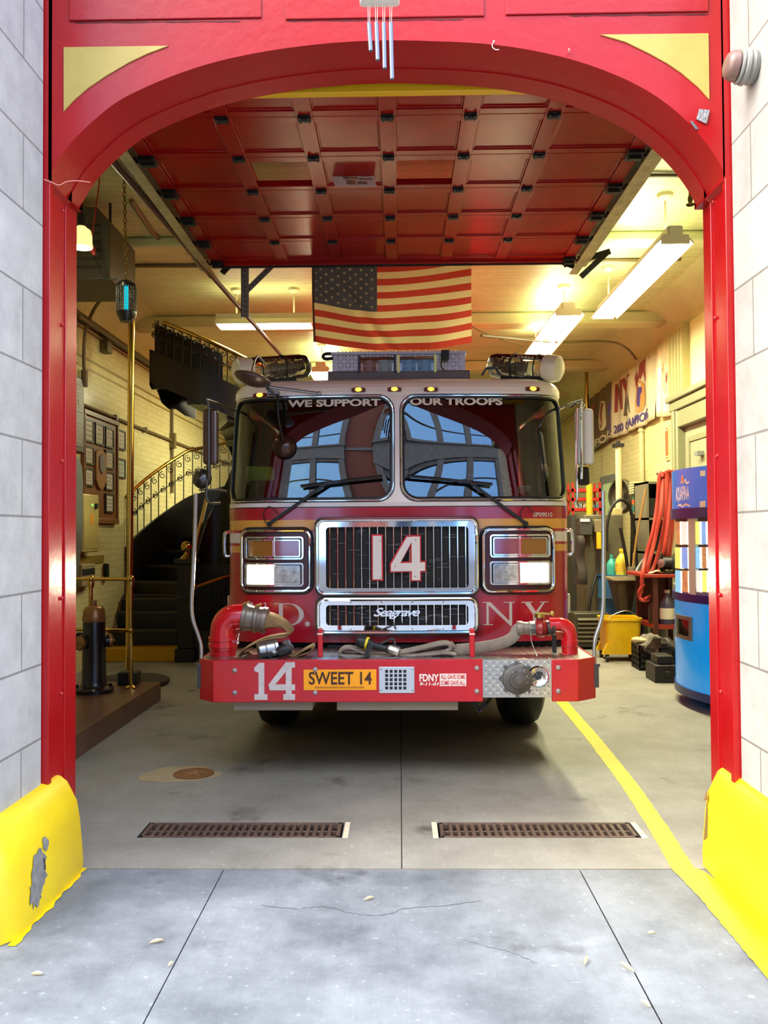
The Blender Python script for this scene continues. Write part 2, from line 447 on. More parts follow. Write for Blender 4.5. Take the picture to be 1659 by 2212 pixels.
# painted guide stripe, worn along its edges
m = MB()
L = [(2.2,1.262),(3.0,1.262),(3.7,1.258),(4.04,1.238),(4.06,1.24),(4.6,1.288),(5.4,1.343),(6.5,1.385),(7.9,1.415),(10,1.45),(14,1.49)]
def lp(t, pts):
    for i in range(len(pts)-1):
        if pts[i][0] <= t <= pts[i+1][0]:
            q = (t-pts[i][0])/(pts[i+1][0]-pts[i][0]); return pts[i][1]*(1-q)+pts[i+1][1]*q
    return pts[-1][1]
ys = [2.2+i*.03 for i in range(int((14-2.2)/.03))]
vs = []; fs = []
for i, y in enumerate(ys):
    w = .105 if y > 4.06 else .105+(4.2-y)*.16
    j1, j2 = random.uniform(-.003,.003), random.uniform(-.003,.003)
    vs += [(lp(y,L)+j1, y, .002), (lp(y,L)+w+j2, y, .002)]
    if i: fs.append((2*i-2, 2*i-1, 2*i+1, 2*i))
m.add(vs, fs)
struct(m.build('floor_stripe', YELLOW, normals=False))
# yellow paint spilled on the pavement along the left plinth
m = MB(); vs = []; fs = []
for i in range(90):
    y = 3.29+i*.0086; w = .002+.005*math.sin(y*23)+.004*math.sin(y*61)+random.uniform(0,.004)
    vs += [(-1.49, y, .001), (-1.445+w-.02, y, .001)]
    if i: fs.append((2*i-2, 2*i-1, 2*i+1, 2*i))
m.add(vs, fs); struct(m.build('floor_marking', YELLOW, normals=False))

m = MB(); rc = random.Random(6)
def crack(pts, w):
    p = catmull([V(a, b, 0) for a, b in pts], 8); vs = []; fs = []
    for i, q in enumerate(p):
        d = (p[min(i+1, len(p)-1)]-p[max(i-1, 0)]).normalized(); n = V(-d.y, d.x, 0); j = rc.uniform(-.006, .006); ww = w*rc.uniform(.3, 1.3)
        vs += [q+n*(j-ww)+V(0,0,-.0008), q+n*(j+ww)+V(0,0,-.0008)]
        if i: fs.append((2*i-2, 2*i-1, 2*i+1, 2*i))
    m.add(vs, fs)
def G(px, py):
    v = CAM_R @ Vector(((px-829.5)/F_PX, -(py-1106.0)/F_PX, -1.0)); k = -EYE/v.z; return (v.x*k, v.y*k)
crack([G(*q) for q in ((565,1955),(640,1962),(700,1958),(760,1972),(825,1976),(880,1962),(960,1955),(1040,1945))], .0022)
crack([G(*q) for q in ((1000,2030),(1060,2045),(1110,2058),(1160,2080))], .0012)
struct(m.build('sidewalk_line', mat('crack_dark', (70,74,82), .9), normals=False))
# ------------------------------------------------------------------ setting: street front
YA, YB = 3.90, 4.27                            # front and back of the red door surround
XL, XR = -1.607, 1.497
ZT = 5.4
m = MB(); m.box(-6.5, XL-.004, 3.42, YA-.004, 0, ZT+6); m.box(-6.5, XL-.05, YA-.004, 4.3, 0, ZT+6); struct(m.build('wall_front_left', STONE, bevel=.012))
m = MB(); m.box(XR+.004, 6.5, 3.42, YA-.004, 0, ZT+6); m.box(XR+.05, 6.5, YA-.004, 4.3, 0, ZT+6); struct(m.build('wall_front_right', STONE, bevel=.012))
m = MB(); m.box(XL-.004, XR+.004, YB-.05, 4.34, 3.86, ZT); m.box(XL, XR, YA+.05, 4.3, ZT, ZT+6); struct(m.build('wall_front_upper', STONE))
AF = [(100,395),(118,360),(150,312),(200,262),(250,222),(300,195),(370,165),(450,138),(540,117),(640,101),(740,91),(840,87),(940,89),(1040,94),(1140,107),(1240,130),(1330,162),(1400,197),(1460,240),(1510,290),(1550,345),(1571,388)]
arch = [(p.x, p.z) for p in (P(x, y, YA) for x, y in AF)]
arch = [(v.x, v.y) for v in catmull([Vector((x, z, 0)) for x, z in arch], 3)]
arch[0] = (XL+.03, arch[0][1]); arch[-1] = (XR-.03, arch[-1][1])
SPR = (arch[0][1]+arch[-1][1])/2
def arch_slab(mb, pts, y0, y1, zt):
    n = len(pts); vs = []; fs = []
    for x, z in pts: vs += [(x,y0,z),(x,y1,z),(x,y0,zt),(x,y1,zt)]
    for i in range(n-1):
        a = 4*i; b = 4*i+4
        fs += [(a,b,b+2,a+2),(a+1,a+3,b+3,b+1),(a,a+1,b+1,b)]
    mb.add(vs, fs)
def inset(pts, d):
    cx = (XL+XR)/2; out = []
    for i, (x, z) in enumerate(pts):
        a = pts[max(i-1,0)]; b = pts[min(i+1,len(pts)-1)]; t = Vector((b[0]-a[0], b[1]-a[1])).normalized()
        out.append((x+t.y*d, z-t.x*d))
    return out
m = MB()
full = [(XL-.045, arch[0][1]-.02), (XL, arch[0][1]-.02)]+arch+[(XR, arch[-1][1]-.02), (XR+.045, arch[-1][1]-.02)]
arch_slab(m, full, YA, YA+.235, 5.0)
a2 = inset(arch, .005); a2 = [(XL-.045, a2[0][1])]+a2+[(XR+.045, a2[-1][1])]
arch_slab(m, a2, YA+.235, YB, 5.0)
struct(m.build('trim_1', RED_WALL, ang=30), 'red painted iron arch over the engine bay')
# jambs
def jamb(side, name):
    s = 1 if side < 0 else -1; X = XL if side < 0 else XR
    zs = arch[0][1] if side < 0 else arch[-1][1]
    m = MB()
    def b(x0, x1, y0, y1, z0, z1): m.box(min(X+s*x0, X+s*x1), max(X+s*x0, X+s*x1), y0, y1, z0, z1)
    b(-.06, .024, YA-.003, YA+.035, .40, zs+.005)
    k = .004 if side < 0 else -.010
    b(-.06, .004, YA+.03, YA+.24, .40, zs)
    b(-.06, .012, YA+.218, YA+.236, .0, zs-.02)
    b(-.06, k, YA+.236, YB+.012, .0, zs+.03)
    o = struct(m.build(name, RED_WALL, bevel=.003))
    m = MB()
    for z in (3.1, 2.55, 1.9, 1.25, .8):
        m.sphere((X+s*.006, YA+.19, z), .011, 10)
    m.build('bolt', RED_WALL, o)
jamb(-1, 'trim_2'); jamb(1, 'trim_3')
# sunk panels of the sheet-iron frieze
m = MB()
for x0, x1, yb in ((150,565,43),(617,1046,40),(1092,1530,30)):
    a = P(x0, yb+4, YA); b = P(x1, yb-4, YA)
    z = (a.z+b.z)/2
    m.box(a.x, b.x, YA-.008, YA, z, z+.5)
struct(m.build('trim_4', RED_WALL, bevel=.004))
m = MB()
for x0, x1, y in ((160,520,49),(618,1000,45),(1230,1530,34)):
    n = 24; a = P(x0, y, YA); b = P(x1, y-3, YA); vs = []; fs = []
    for i in range(n+1):
        p = a.lerp(b, i/n); w = .0012+.004*abs(math.sin(i*1.7)*math.sin(i*.45+1)); vs += [(p.x, YA-.0015, p.z-w), (p.x, YA-.0015, p.z+w*.5)]
        if i: fs.append((2*i-2, 2*i, 2*i+1, 2*i-1))
    m.add(vs, fs)
struct(m.build('trim_18', mat('seam_crack', (70,10,18), .7), normals=False))
# spandrels
for nm, pts in (('trim_5', [(138,242),(160,218),(190,192),(230,165),(280,136),(320,117),(365,100),(138,103)]), ('trim_6', [(1532,217),(1508,190),(1470,158),(1440,138),(1400,116),(1350,92),(1296,76),(1530,73)])):
    q = [P(x, y, YA) for x, y in pts]
    m = MB(); m.prism([(p.x, p.z) for p in q], lambda u, v, t: (u, YA-.006+.01*t, v)); struct(m.build(nm, GOLD_PANEL, bevel=.002))
m = MB(); m.box(-1.75, 1.65, 4.31, 4.36, P(840,196,4.3).z, P(840,160,4.3).z); struct(m.build('trim_7', GOLD_BEAM, bevel=.004), 'yellow painted beam behind the arch')
# plinths
PROF = [(.132,0),(.134,.06),(.128,.14),(.118,.25),(.105,.33),(.092,.355),(.088,.365),(.06,.42),(.05,.428),(.03,.445),(.0,.452),(-.015,.455),(-.016,.45),(-.016,0)]
def plinth(side, label, dz):
    s = 1 if side < 0 else -1; X = XL if side < 0 else XR+.03
    m = MB(); n = len(PROF); rows = []
    Y0, Y1 = 3.25, (4.06 if side < 0 else 4.12)
    steps = [(Y0, -.16), (Y0+.015, -.09), (Y0+.04, -.045), (Y0+.08, -.015), (Y0+.14, 0), (Y0+.4, 0), (Y1-.03, 0), (Y1-.008, -.01), (Y1, -.03)]
    vs = []; fs = []
    for j, (y, d) in enumerate(steps):
        for x, z in PROF:
            xx = x+(d if x > -.015 else 0)
            vs.append((X+s*xx, y, z*dz - (.02 if d < -.02 and z > .4 else 0)))
    for j in range(len(steps)-1):
        for i in range(n-1): fs.append((j*n+i, j*n+i+1, (j+1)*n+i+1, (j+1)*n+i))
    fs.append(tuple(range(n))); fs.append(tuple((len(steps)-1)*n+i for i in range(n)))
    m.add(vs, fs)
    o = m.build('yellow_plinth', YELLOW, ang=50)
    tag(o, label, 'plinth')
    return o
pl = plinth(-1, 'yellow painted plinth under the left jamb, with a big grey chipped patch', .96)
pr = plinth(1, 'yellow painted plinth under the right jamb, beside the floor stripe', 1.02)
# chipped paint patches
def blotch(mb, cy, cz, ry, rz, X, s, n=26, prof=None):
    pts = []
    for i in range(n):
        a = 2*math.pi*i/n; k = random.uniform(.65, 1.15); pts.append((cy+ry*k*math.cos(a), cz+rz*k*math.sin(a)))
    def xo(z):
        for i in range(len(PROF)-1):
            (xa, za), (xb, zb) = PROF[i], PROF[i+1]
            if za <= z <= zb: return xa+(xb-xa)*(z-za)/max(zb-za, 1e-6)
        return .1
    mb.add([(X+s*(xo(cz/.96)+.0035), cy, cz)]+[(X+s*(xo(max(z,.005)/.96)+.0035), y, max(z,.005)) for y, z in pts], [(0, i+1, (i+1) % n+1) for i in range(n)])
m = MB(); blotch(m, 3.555, .18, .075, .09, XL, 1); blotch(m, 3.51, .12, .06, .07, XL, 1); blotch(m, 3.64, .26, .03, .035, XL, 1)
m.build('chipped_patch', mat('bare_stone', (132,130,124), .8, c2=(104,102,98), ns=30), pl, flat=True)
m = MB(); blotch(m, 3.61, .185, .014, .03, XL, 1, 12); m.build('chipped_patch', mat('bare_dark', (48,48,46), .8), pl, flat=True)
m = MB()
for z0, z1, y in ((.12,.30,4.105),(.3,.36,4.10)):
    y -= .02; m.add([(XR+.03-.133, y-.01, z0),(XR+.03-.129, y-.05, z0+.03),(XR+.03-.119, y-.03, z1-.04),(XR+.03-.113, y-.005, z1)], [(0,1,2,3)])
m.build('chipped_patch', mat('bare_brown', (120,92,50), .8), pr, flat=True)

# ------------------------------------------------------------------ setting: the hall
WL, WR, ZC, YE = -3.62, 3.62, 4.45, 21.0
m = MB(); m.box(WL-.2, WL, 4.3, YE, 0, ZC+.2); struct(m.build('wall_left', TILE))
m = MB(); m.box(WR, WR+.2, 4.3, YE, 0, ZC+.2); struct(m.build('wall_right', TILE))
m = MB(); m.box(WL, WR, YE, YE+.2, 0, ZC+.2); struct(m.build('wall_back', TILEY))
m = MB(); m.box(WL-.2, WR+.2, 4.28, YE+.2, ZC, ZC+.25); struct(m.build('ceiling', BOARDS))
# coved cornice on both sides, transverse beams, wall bands
def cove(x, s, name):
    m = MB(); pr_ = [(0, 0), (0, -.42)]+[(.42-.42*math.cos(math.radians(a)), -.42+.42*math.sin(math.radians(a))) for a in range(0, 91, 9)]
    m.prism(pr_, lambda u, v, t: (x+s*u, 4.35+(YE-4.35)*t, ZC+v)); struct(m.build(name, CREAM, ang=20))
    m = MB(); m.tube([(x+s*.03, 4.35, ZC-.44), (x+s*.03, YE, ZC-.44)], .03, 8); m.tube([(x+s*.03, 4.35, ZC-.53), (x+s*.03, YE, ZC-.53)], .012, 8)
    struct(m.build(name.replace('trim_8', 'trim_10').replace('trim_9', 'trim_11'), CREAM_D))
cove(WL, 1, 'trim_8'); cove(WR, -1, 'trim_9')
m = MB()
for y, h, w in ((8.35,.10,.26),(11.4,.16,.34),(14.6,.16,.34),(17.8,.16,.34)):
    m.box(WL, WR, y, y+w, ZC-h, ZC)
struct(m.build('ceiling_beam', CREAM, bevel=.03, seg=3))
m = MB()
for z in (3.58, 3.47): m.box(WL, WL+.008, 4.4, YE, z, z+.025)
m.box(WL, WL+.012, 9.2, 10.55, 1.21, 1.30)
struct(m.build('trim_12', mat('ochre_band_tile', (150,128,62), .25)))
# opposite side of the street, seen in the windscreen
BRICKO = brickmat('street_brick', (120,44,34), (104,38,30), (112,100,92), 'Y', .22, .075, .008, rough=.8, bump=.3)
STONEO = mat('grey_street_stone', (112,112,116), .7, c2=(92,92,96), ns=3)
YO = -15.0
m = MB(); m.box(-26, 26, YO-1, YO, 0, 9); struct(m.build('wall_opposite', BRICKO))
m = MB(); g = MB(); fr = MB()
for bx in range(-2, 3):
    X0 = bx*10.2+3.3
    for fz in range(4 if abs(X0) < 9 else 2):
        z = .8+fz*4.2
        m.box(X0-3.95, X0+3.95, YO, YO+.28, z-1.3, z-.05); m.box(X0-4.05, X0+4.05, YO, YO+.42, z-.16, z-.02); m.box(X0-4.0, X0+4.0, YO, YO+.36, z-1.35, z-1.2)
        for k in range(4): m.box(X0-3.95+k*2.47, X0-3.46+k*2.47, YO, YO+.32, z-.1, z+3.0)
        for k in range(3):
            a, b = X0-3.46+k*2.47, X0-1.48+k*2.47
            g.box(a, b, YO+.02, YO+.06, z, z+2.6)
            fr.box(a, b, YO+.05, YO+.1, z+1.1, z+1.18)
            m.box(a, b, YO+.02, YO+.2, z+2.6, z+3.0)
for fz in range(4): m.box(-26 if fz < 2 else -9.5, 26 if fz < 2 else 9.5, YO, YO+.1, .8+fz*4.2-.5, .8+fz*4.2-.3)
struct(m.build('wall_opposite_stonework', STONEO)); m2 = MB(); m2.box(-9.5, 9.5, YO-1, YO, 9, 17.8); struct(m2.build('wall_opposite_top', BRICKO)); struct(fr.build('window_1', DARK))
struct(g.build('window_2', mat('street_window', (140,190,240), .02, 1.0)))
# ------------------------------------------------------------------ overhead door, rolled back under the ceiling
ZD = 3.90
dr = thing('door_1', 'red panelled overhead door slid open under the ceiling above the engine', 'garage door', (-.05, 5.9, ZD))
dr['kind'] = 'structure'
YS = [4.36, 4.84, 5.36, 5.885, 6.405, 6.925, 7.44]
XS = [-1.56, -.99, -.522, -.054, .414, .882, 1.47]
OPEN = {(2, 1), (2, 3)}
for j in range(6):
    m = MB(); y0, y1 = YS[j]+.003, YS[j+1]-.003
    m.box(XS[0], XS[-1], y0, y0+.075, ZD, ZD+.045); m.box(XS[0], XS[-1], y1-.06, y1, ZD, ZD+.045)
    for i, x in enumerate(XS):
        w = .05 if 0 < i < 6 else .045
        m.box(x-w, x+w, y0, y1, ZD-.004, ZD+.045)
    for i in range(6):
        if (j, i) in OPEN: continue
        m.box(XS[i]+.04, XS[i+1]-.04, y0+.06, y1-.05, ZD+.014, ZD+.04)
        for a, b, c, d in ((XS[i]+.05, XS[i+1]-.05, y0+.075, y0+.09), (XS[i]+.05, XS[i+1]-.05, y1-.075, y1-.06), (XS[i]+.05, XS[i]+.062, y0+.09, y1-.075), (XS[i+1]-.062, XS[i+1]-.05, y0+.09, y1-.075)):
            m.box(a, b, c, d, ZD+.007, ZD+.02)
    m.build('door_section', RED_DOOR, dr, bevel=.003)
m = MB(); m.box(XS[0], XS[-1], 7.44, 7.465, ZD-.03, ZD+.05); m.build('bottom_rail', RED_DOOR, dr, bevel=.004)
m = MB(); m.box(XS[0], XS[-1], 7.462, 7.475, ZD-.045, ZD-.01); m.build('rubber_seal', BLACK, dr)
HM = mat('hinge_black', (26,26,28), .45, .3)
def hinge_at(x, y):
    m = MB(); m.box(x-.035, x+.035, y-.032, y+.032, ZD-.012, ZD-.004); m.tube([(x-.036, y, ZD-.018), (x+.036, y, ZD-.018)], .011, 8)
    m.box(x-.03, x-.018, y-.03, y+.03, ZD-.026, ZD-.01); m.box(x+.018, x+.03, y-.03, y+.03, ZD-.026, ZD-.01)
    m.prism([(x-.02, y+.03), (x+.02, y+.03), (x, y+.055)], lambda u, v, t: (u, v, ZD-.012+.008*t))
    return m
for y in YS[1:6]:
    for x in XS[1:6]: hinge_at(x, y).build('hinge', HM, dr, flat=True)
for y in YS[1:]:
    for x, s in ((XS[0], -1), (XS[-1], 1)):
        m = MB(); m.box(x-.05, x+.05, y-.06, y+.06, ZD-.03, ZD-.006); m.cyl((x+s*.01, y, ZD-.03), (x+s*.10, y, ZD-.01), .008); m.cyl((x+s*.075, y, ZD-.012), (x+s*.10, y, ZD-.012), .024)
        m.box(x-.04, x+.04, y-.02, y+.02, ZD-.05, ZD-.03)
        m.build('roller_bracket', HM, dr)
# tracks
TRK = mat('track_cream', (186,176,136), .4, .3, c2=(150,140,104), ns=12)
for s, x, lab in ((-1, XS[0]-.10, 'left'), (1, XS[-1]+.10, 'right')):
    m = MB(); m.box(x-.035, x+.035, 4.36, 7.75, ZD+.045, ZD+.055); m.box(x+s*.03, x+s*.04, 4.36, 7.75, ZD-.045, ZD+.055); m.box(x-s*.035, x+s*.035, 4.36, 7.75, ZD-.05, ZD-.04)
    m.box(x+s*.04, x+s*.10, 4.36, 7.7, ZD+.0, ZD+.006); m.box(x+s*.04, x+s*.05, 4.36, 7.7, ZD, ZD+.07)
    m.build('track', TRK, dr)
    for y in (5.1, 6.3, 7.55):
        m = MB(); m.box(x+s*.05, x+s*.09, y, y+.04, ZD+.05, ZC-.02); m.build('track_hanger', GREY, dr)
# far-end bracing: slotted angle strut and black track ends
hole = mat('slotted_angle', (118,120,122), .4, .6)
xs_ = P(529, 600, 7.6)
m = MB(); m.box(xs_.x-.035, xs_.x+.035, 7.60, 7.606, xs_.z-.35, ZC-.01); m.box(xs_.x-.035, xs_.x-.029, 7.60, 7.66, xs_.z-.35, ZC-.01)
a = P(533, 628, 7.6); b = P(602, 560, 7.6); m.bar(a, b, .05, .006, (0, 1, 0))
m.build('slotted_strut', hole, dr)
m = MB()
for i in range(16): m.cyl((xs_.x, 7.597, xs_.z-.3+i*.045), (xs_.x, 7.601, xs_.z-.3+i*.045), .007, n=8)
d_ = b-a
for i in range(9):
    c = a+d_*(i+.7)/9.4; m.cyl((c.x, 7.594, c.z), (c.x, 7.599, c.z), .007, n=8)
m.build('slot_holes', BLACK, dr)
m = MB()
for p, q in (((1165,548),(1240,575)), ((1185,560),(1225,545)), ((1210,545),(1225,575)), ((1255,598),(1312,545)), ((1262,560),(1318,543))):
    m.bar(P(*p, 7.55), P(*q, 7.6), .05, .012, (0, 1, 0))
m.build('end_bracket', HM, dr)
m = MB(); m.bar(P(480, 590, 7.6), P(508, 560, 7.65), .05, .02, (0, 1, 0)); m.build('end_bracket', HM, dr)
m = MB(); m.tube([P(235, 340, 5.3), P(605, 765, 11)], .022, 8); struct(m.build('pipe_trim_1', mat('brown_pipe', (60,30,20), .5)))
# hanging paper on the door
m = MB(); q = quadmap(P(724,402,5.66), P(813,402,5.66), P(806,369,5.72), P(713,369,5.72), (0,.003,0))
m.add([q(0,0),q(1,0),q(1,1),q(0,1),q(0,0,1),q(1,0,1),q(1,1,1),q(0,1,1)], [(3,2,1,0),(4,5,6,7),(0,1,5,4),(1,2,6,5),(2,3,7,6),(3,0,4,7)])
o = tag(m.build('paper_notice', PAPER), 'white printed paper sheet hanging under the middle of the red overhead door', 'paper')
m = MB()
for u0, u1, v0, v1 in ((.08,.4,.62,.75),(.25,.6,.45,.62),(.1,.3,.8,.9),(.62,.95,.4,.52),(.55,.8,.12,.3),(.3,.52,.1,.4),(.7,.9,.62,.7)):
    m.add([q(u0,v0,-.3),q(u1,v0,-.3),q(u1,v1,-.3),q(u0,v1,-.3)], [(0,1,2,3)])
m.build('printed_patches', mat('print_orange', (206,150,100), .7, c2=(120,110,96), ns=30), o, flat=True, normals=False)

# ------------------------------------------------------------------ flag
FT = [P(675,559,7.5), P(760,572,7.52), P(845,573,7.54), P(930,567,7.52), P(1018,552,7.5)]
FB = [P(679,738,7.5), P(760,752,7.56), P(845,757,7.58), P(930,752,7.55), P(1019,741,7.5)]
FT = catmull(FT, 10); FB = catmull(FB, 10)
def flagp(u, v, off=0.0):
    i = min(int(u*40), 39); f = u*40-i
    t = FT[i].lerp(FT[i+1], f); b = FB[i].lerp(FB[i+1], f)
    p = b.lerp(t, v)
    w = .022*math.sin(9*u+3*(1-v))*(1-v)**.7 + .03*math.exp(-((u-.08-.42*(1-v))/.035)**2)*(1-v*.6) + .016*math.sin(15*(u-.5)*(1.2-v))
    return V(p.x, p.y-w+off, p.z+.006*math.sin(7*u)*(1-v))
FRED = clothmat('flag_red', (172,62,50)); FWH = clothmat('flag_cream', (206,190,142)); FBL = clothmat('flag_blue', (80,84,94), .3); FST = clothmat('flag_star', (226,212,170), .3)
m = MB()
for i in range(13):
    v1 = 1-i/13; v0 = 1-(i+1)/13
    m.mi = 0 if i % 2 == 0 else 1
    u0 = .41 if i < 7 else 0.0
    m.grid(lambda u, v, a=u0, c=v0, d=v1: flagp(a+(1-a)*u, c+(d-c)*v), 60, 3)
m.mi = 2; m.grid(lambda u, v: flagp(.41*u, 6/13+7/13*v), 30, 18)
flag = m.build('flag', [FRED, FWH, FBL], normals=False)
tag(flag, 'United States flag hung from the far edge of the red overhead door', 'flag')
m = MB()
for r in range(9):
    for c in range(6 if r % 2 == 0 else 5):
        cu = .41*((c*2+1+(r % 2))/12); cv = 1-7/13*((r+1)/10)
        for side in (-.0025, .0025):
            pts = []
            for k in range(10):
                a = math.pi/2+k*math.pi/5; R = .0125 if k % 2 == 0 else .0051
                pts.append(flagp(min(max(cu+R*math.cos(a), 0), .41), min(cv+R*math.sin(a)*1.85, 1), side))
            ctr = flagp(cu, cv, side)
            m.add([ctr]+pts, [(0, k+1, (k+1) % 10+1) for k in range(10)])
m.build('stars', FST, flag, normals=False)
m = MB(); m.tube([flagp(0, v/10, 0) for v in range(11)], .009, 6); m.build('heading_tape', clothmat('flag_tape', (120,96,80)), flag)

# ------------------------------------------------------------------ wind chime
c = P(820, 4, 3.66)
wc = thing('wind_chime', 'wind chime of four grey metal tubes hanging before the top of the red arch', 'wind chime', c)
m = MB(); m.prism(rr(c.x-.085, c.x+.085, -.03, .03, .02), lambda u, v, t: (u, c.y+v, c.z-.006+.03*t)); m.build('top_plate', WHITE, wc, bevel=.004)
for x, xb, y0, y1 in ((797,801,50,110),(813,816,50,130),(829,831,50,148),(844,847,50,171)):
    a = P(x, y0, 3.66); b = P(xb, y1, 3.66)
    m = MB(); m.tube([a, b], .0095, 12); t = m.build('chime_tube', mat('chime_grey', (112,120,134), .4, .6), wc)
    m = MB(); m.tube([(a.x-.004, a.y, c.z), (a.x-.003, a.y, a.z)], .0012, 5); m.tube([(a.x+.006, a.y, c.z), (a.x+.003, a.y, a.z)], .0012, 5); m.build('cord', PAPER, t)
# ------------------------------------------------------------------ gong on the right pier
a = P(1566, 141, 3.62); b = P(1640, 147, 3.62); ax = b-a; L_ = ax.length
g = thing('alarm_gong', 'grey and brown round alarm bell on the pale stone pier, right of the arch', 'alarm bell', a+ax*.5)
m = MB(); m.lathe([(0,0),(.032,.0),(.048,.05),(.058,.16),(.062,.32),(.055,.36),(.05,.40)], a, ax, 28); m.build('cover', mat('gong_brown', (108,84,78), .35, c2=(128,100,92), ns=12), g)
m = MB(); m.lathe([(.05,.36),(.068,.39),(.07,.44),(.064,.47),(.072,.52),(.074,.6),(.066,.66),(.07,.74),(.064,.86),(.05,.98),(0,1.0)], a, ax, 28); m.build('housing', mat('gong_grey', (140,140,136), .4), g)
e = P(1636, 112, 3.62)
m = MB(); m.tube([P(1634,118,3.62), P(1652,85,3.66), P(1668,60,3.75)], .014, 10, 3); m.sphere(P(1636,117,3.62), .02, 10); m.build('conduit_arm', mat('arm_rust', (112,92,88), .5), g)
m = MB(); m.cyl(P(1640,147,3.62), (XR+.01, 3.62, P(1640,147,3.62).z), .03); m.build('wall_bracket', GREY, g)
m = MB(); pts = [P(*p, YA-.004) for p in ((1510,236),(1533,238),(1526,268),(1504,258))]
m.add(pts+[p+V(0,-.003,0) for p in pts], [(0,1,2,3),(7,6,5,4),(0,1,5,4),(1,2,6,5),(2,3,7,6),(3,0,4,7)])
tag(m.build('duct_tape_patch', mat('duct_tape', (132,134,138), .35, .4, c2=(164,164,168), ns=60, bump=.5, bs=80), flat=True), 'silver duct tape patch stuck on the red arch near its right spandrel', 'tape')
m = MB(); pts = [P(*p, YA-.004) for p in ((1489,262),(1495,262),(1509,279),(1502,280))]
m.add(pts+[p+V(0,-.003,0) for p in pts], [(0,1,2,3),(7,6,5,4),(0,1,5,4),(1,2,6,5),(2,3,7,6),(3,0,4,7)])
tag(m.build('metal_clip', STEEL, flat=True), 'little bent metal strip on the arch edge below the silver tape', 'clip')
m = MB(); m.tube([P(x, y, YA-.01) for x, y in ((95,388),(112,394),(128,400),(145,392),(172,391),(195,394))], .0022, 6, 4)
tag(m.build('string', mat('pink_string', (226,150,140), .7)), 'pale string strung across the red arch above the left jamb', 'string')
m = MB(); m.tube([P(x, y, YA-.008) for x, y in ((1066,90),(1063,100),(1070,107),(1078,107))], .002, 6, 4); m.cyl(P(1067,92,YA), P(1067,88,YA-.02), .003)
tag(m.build('hook', PAPER), 'small bent wire hook at the arch edge right of the chime', 'hook')
m = MB(); m.cyl(P(1229,113,YA), P(1229,106,YA-.03), .003)
tag(m.build('nail', PAPER), 'bare nail in the arch edge left of the right spandrel', 'nail')

# ------------------------------------------------------------------ fluorescent fixtures
def strip_light(label, x, y0, y1, z, w=.30, along='Y', stems=(.1,.9), watts=LAMP_W, group='fluorescent strip lights'):
    t = thing('strip_light', label, 'light fixture', ((x if along == 'Y' else (y0+y1)/2), ((y0+y1)/2 if along == 'Y' else x), z), group)
    def M(u, v, h): return (x+v, u, z+h) if along == 'Y' else (u, x+v, z+h)
    h = w/2
    m = MB(); m.prism([(-h,.0),(-h*.62,.07),(-h*.4,.075),(-h*.4,.14),(h*.4,.14),(h*.4,.075),(h*.62,.07),(h,.0),(h*.96,-.004),(h*.55,.055),(-h*.55,.055),(-h*.96,-.004)], lambda u, v, q: M(y0+(y1-y0)*q, u, v)); m.build('reflector_housing', mat('fixture_enamel', (226,220,196), .35), t, flat=True)
    for s in (-.42, .42):
        m = MB(); m.tube([M(y0+.03, s*h, .02), M(y1-.03, s*h, .02)], .024, 12); m.build('fluorescent_tube', TUBE, t)
    for yy in (y0, y1):
        m = MB(); a, b = (yy-.012, yy+.012)
        m.prism([(-h*.74,-.006),(-h*.7,.07),(-h*.34,.075),(-h*.34,.145),(h*.34,.145),(h*.34,.075),(h*.7,.07),(h*.74,-.006)], lambda u, v, q: M(a+(b-a)*q, u, v)); m.build('end_cap', mat('end_cap_putty', (226,220,198), .5), t, bevel=.004)
    for s in stems:
        yy = y0+(y1-y0)*s
        m = MB(); m.cyl(M(yy, 0, .12), M(yy, 0, ZC-z-.02), .009, n=8); m.lathe([(.07,0),(.065,.03),(.02,.06),(0,.06)], M(yy, 0, ZC-z), (0,0,-1), 16); m.build('hanging_stem', CREAM_D, t)
    ld = bpy.data.lights.new('tube_glow', 'AREA'); ld.shape = 'RECTANGLE'; ld.energy = watts*(y1-y0)/2.4; ld.color = WARM
    ld.size = (y1-y0)*.95 if along == 'X' else w*.8; ld.size_y = w*.8 if along == 'X' else (y1-y0)*.95
    lo = bpy.data.objects.new('tube_glow', ld); COL.objects.link(lo); lo.parent = t; lo.location = (0, 0, -.012)
    ul = bpy.data.lights.new('tube_uplight', 'AREA'); ul.shape = 'RECTANGLE'; ul.energy = ld.energy*.13; ul.color = WARM; ul.size = ld.size; ul.size_y = ld.size_y
    uo = bpy.data.objects.new('tube_uplight', ul); COL.objects.link(uo); uo.parent = t; uo.location = (0, 0, .16); uo.rotation_euler = (math.pi, 0, 0)
    return t
p = P(1459, 520, 7.2); q = P(1303, 690, 9.75)
strip_light('long fluorescent strip light nearest the door, above the right side of the engine', (p.x+q.x)/2, 7.2, 9.75, p.z-.02, .32)
p = P(1228, 680, 9.95); q = P(1163, 782, 12.6)
strip_light('second long fluorescent strip light along the right, above the engine beacon', p.x, 9.95, 12.6, p.z, .40)
p = P(470, 706, 10.2); q = P(680, 706, 10.2)
strip_light('crosswise fluorescent strip light left of the flag', 10.2, p.x, q.x-.02, p.z, .34, 'X', (.2,.8), 90)
p = P(730, 708, 10.2); q = P(945, 708, 10.2)
strip_light('crosswise fluorescent strip light glowing through the flag', 10.2, p.x, q.x, p.z, .34, 'X', (.2,.8), 90)
p = P(692, 795, 13.0)
strip_light('fluorescent strip light end seen low behind the left roof beacon', p.x, 13.0, 15.4, p.z-.05, .36)
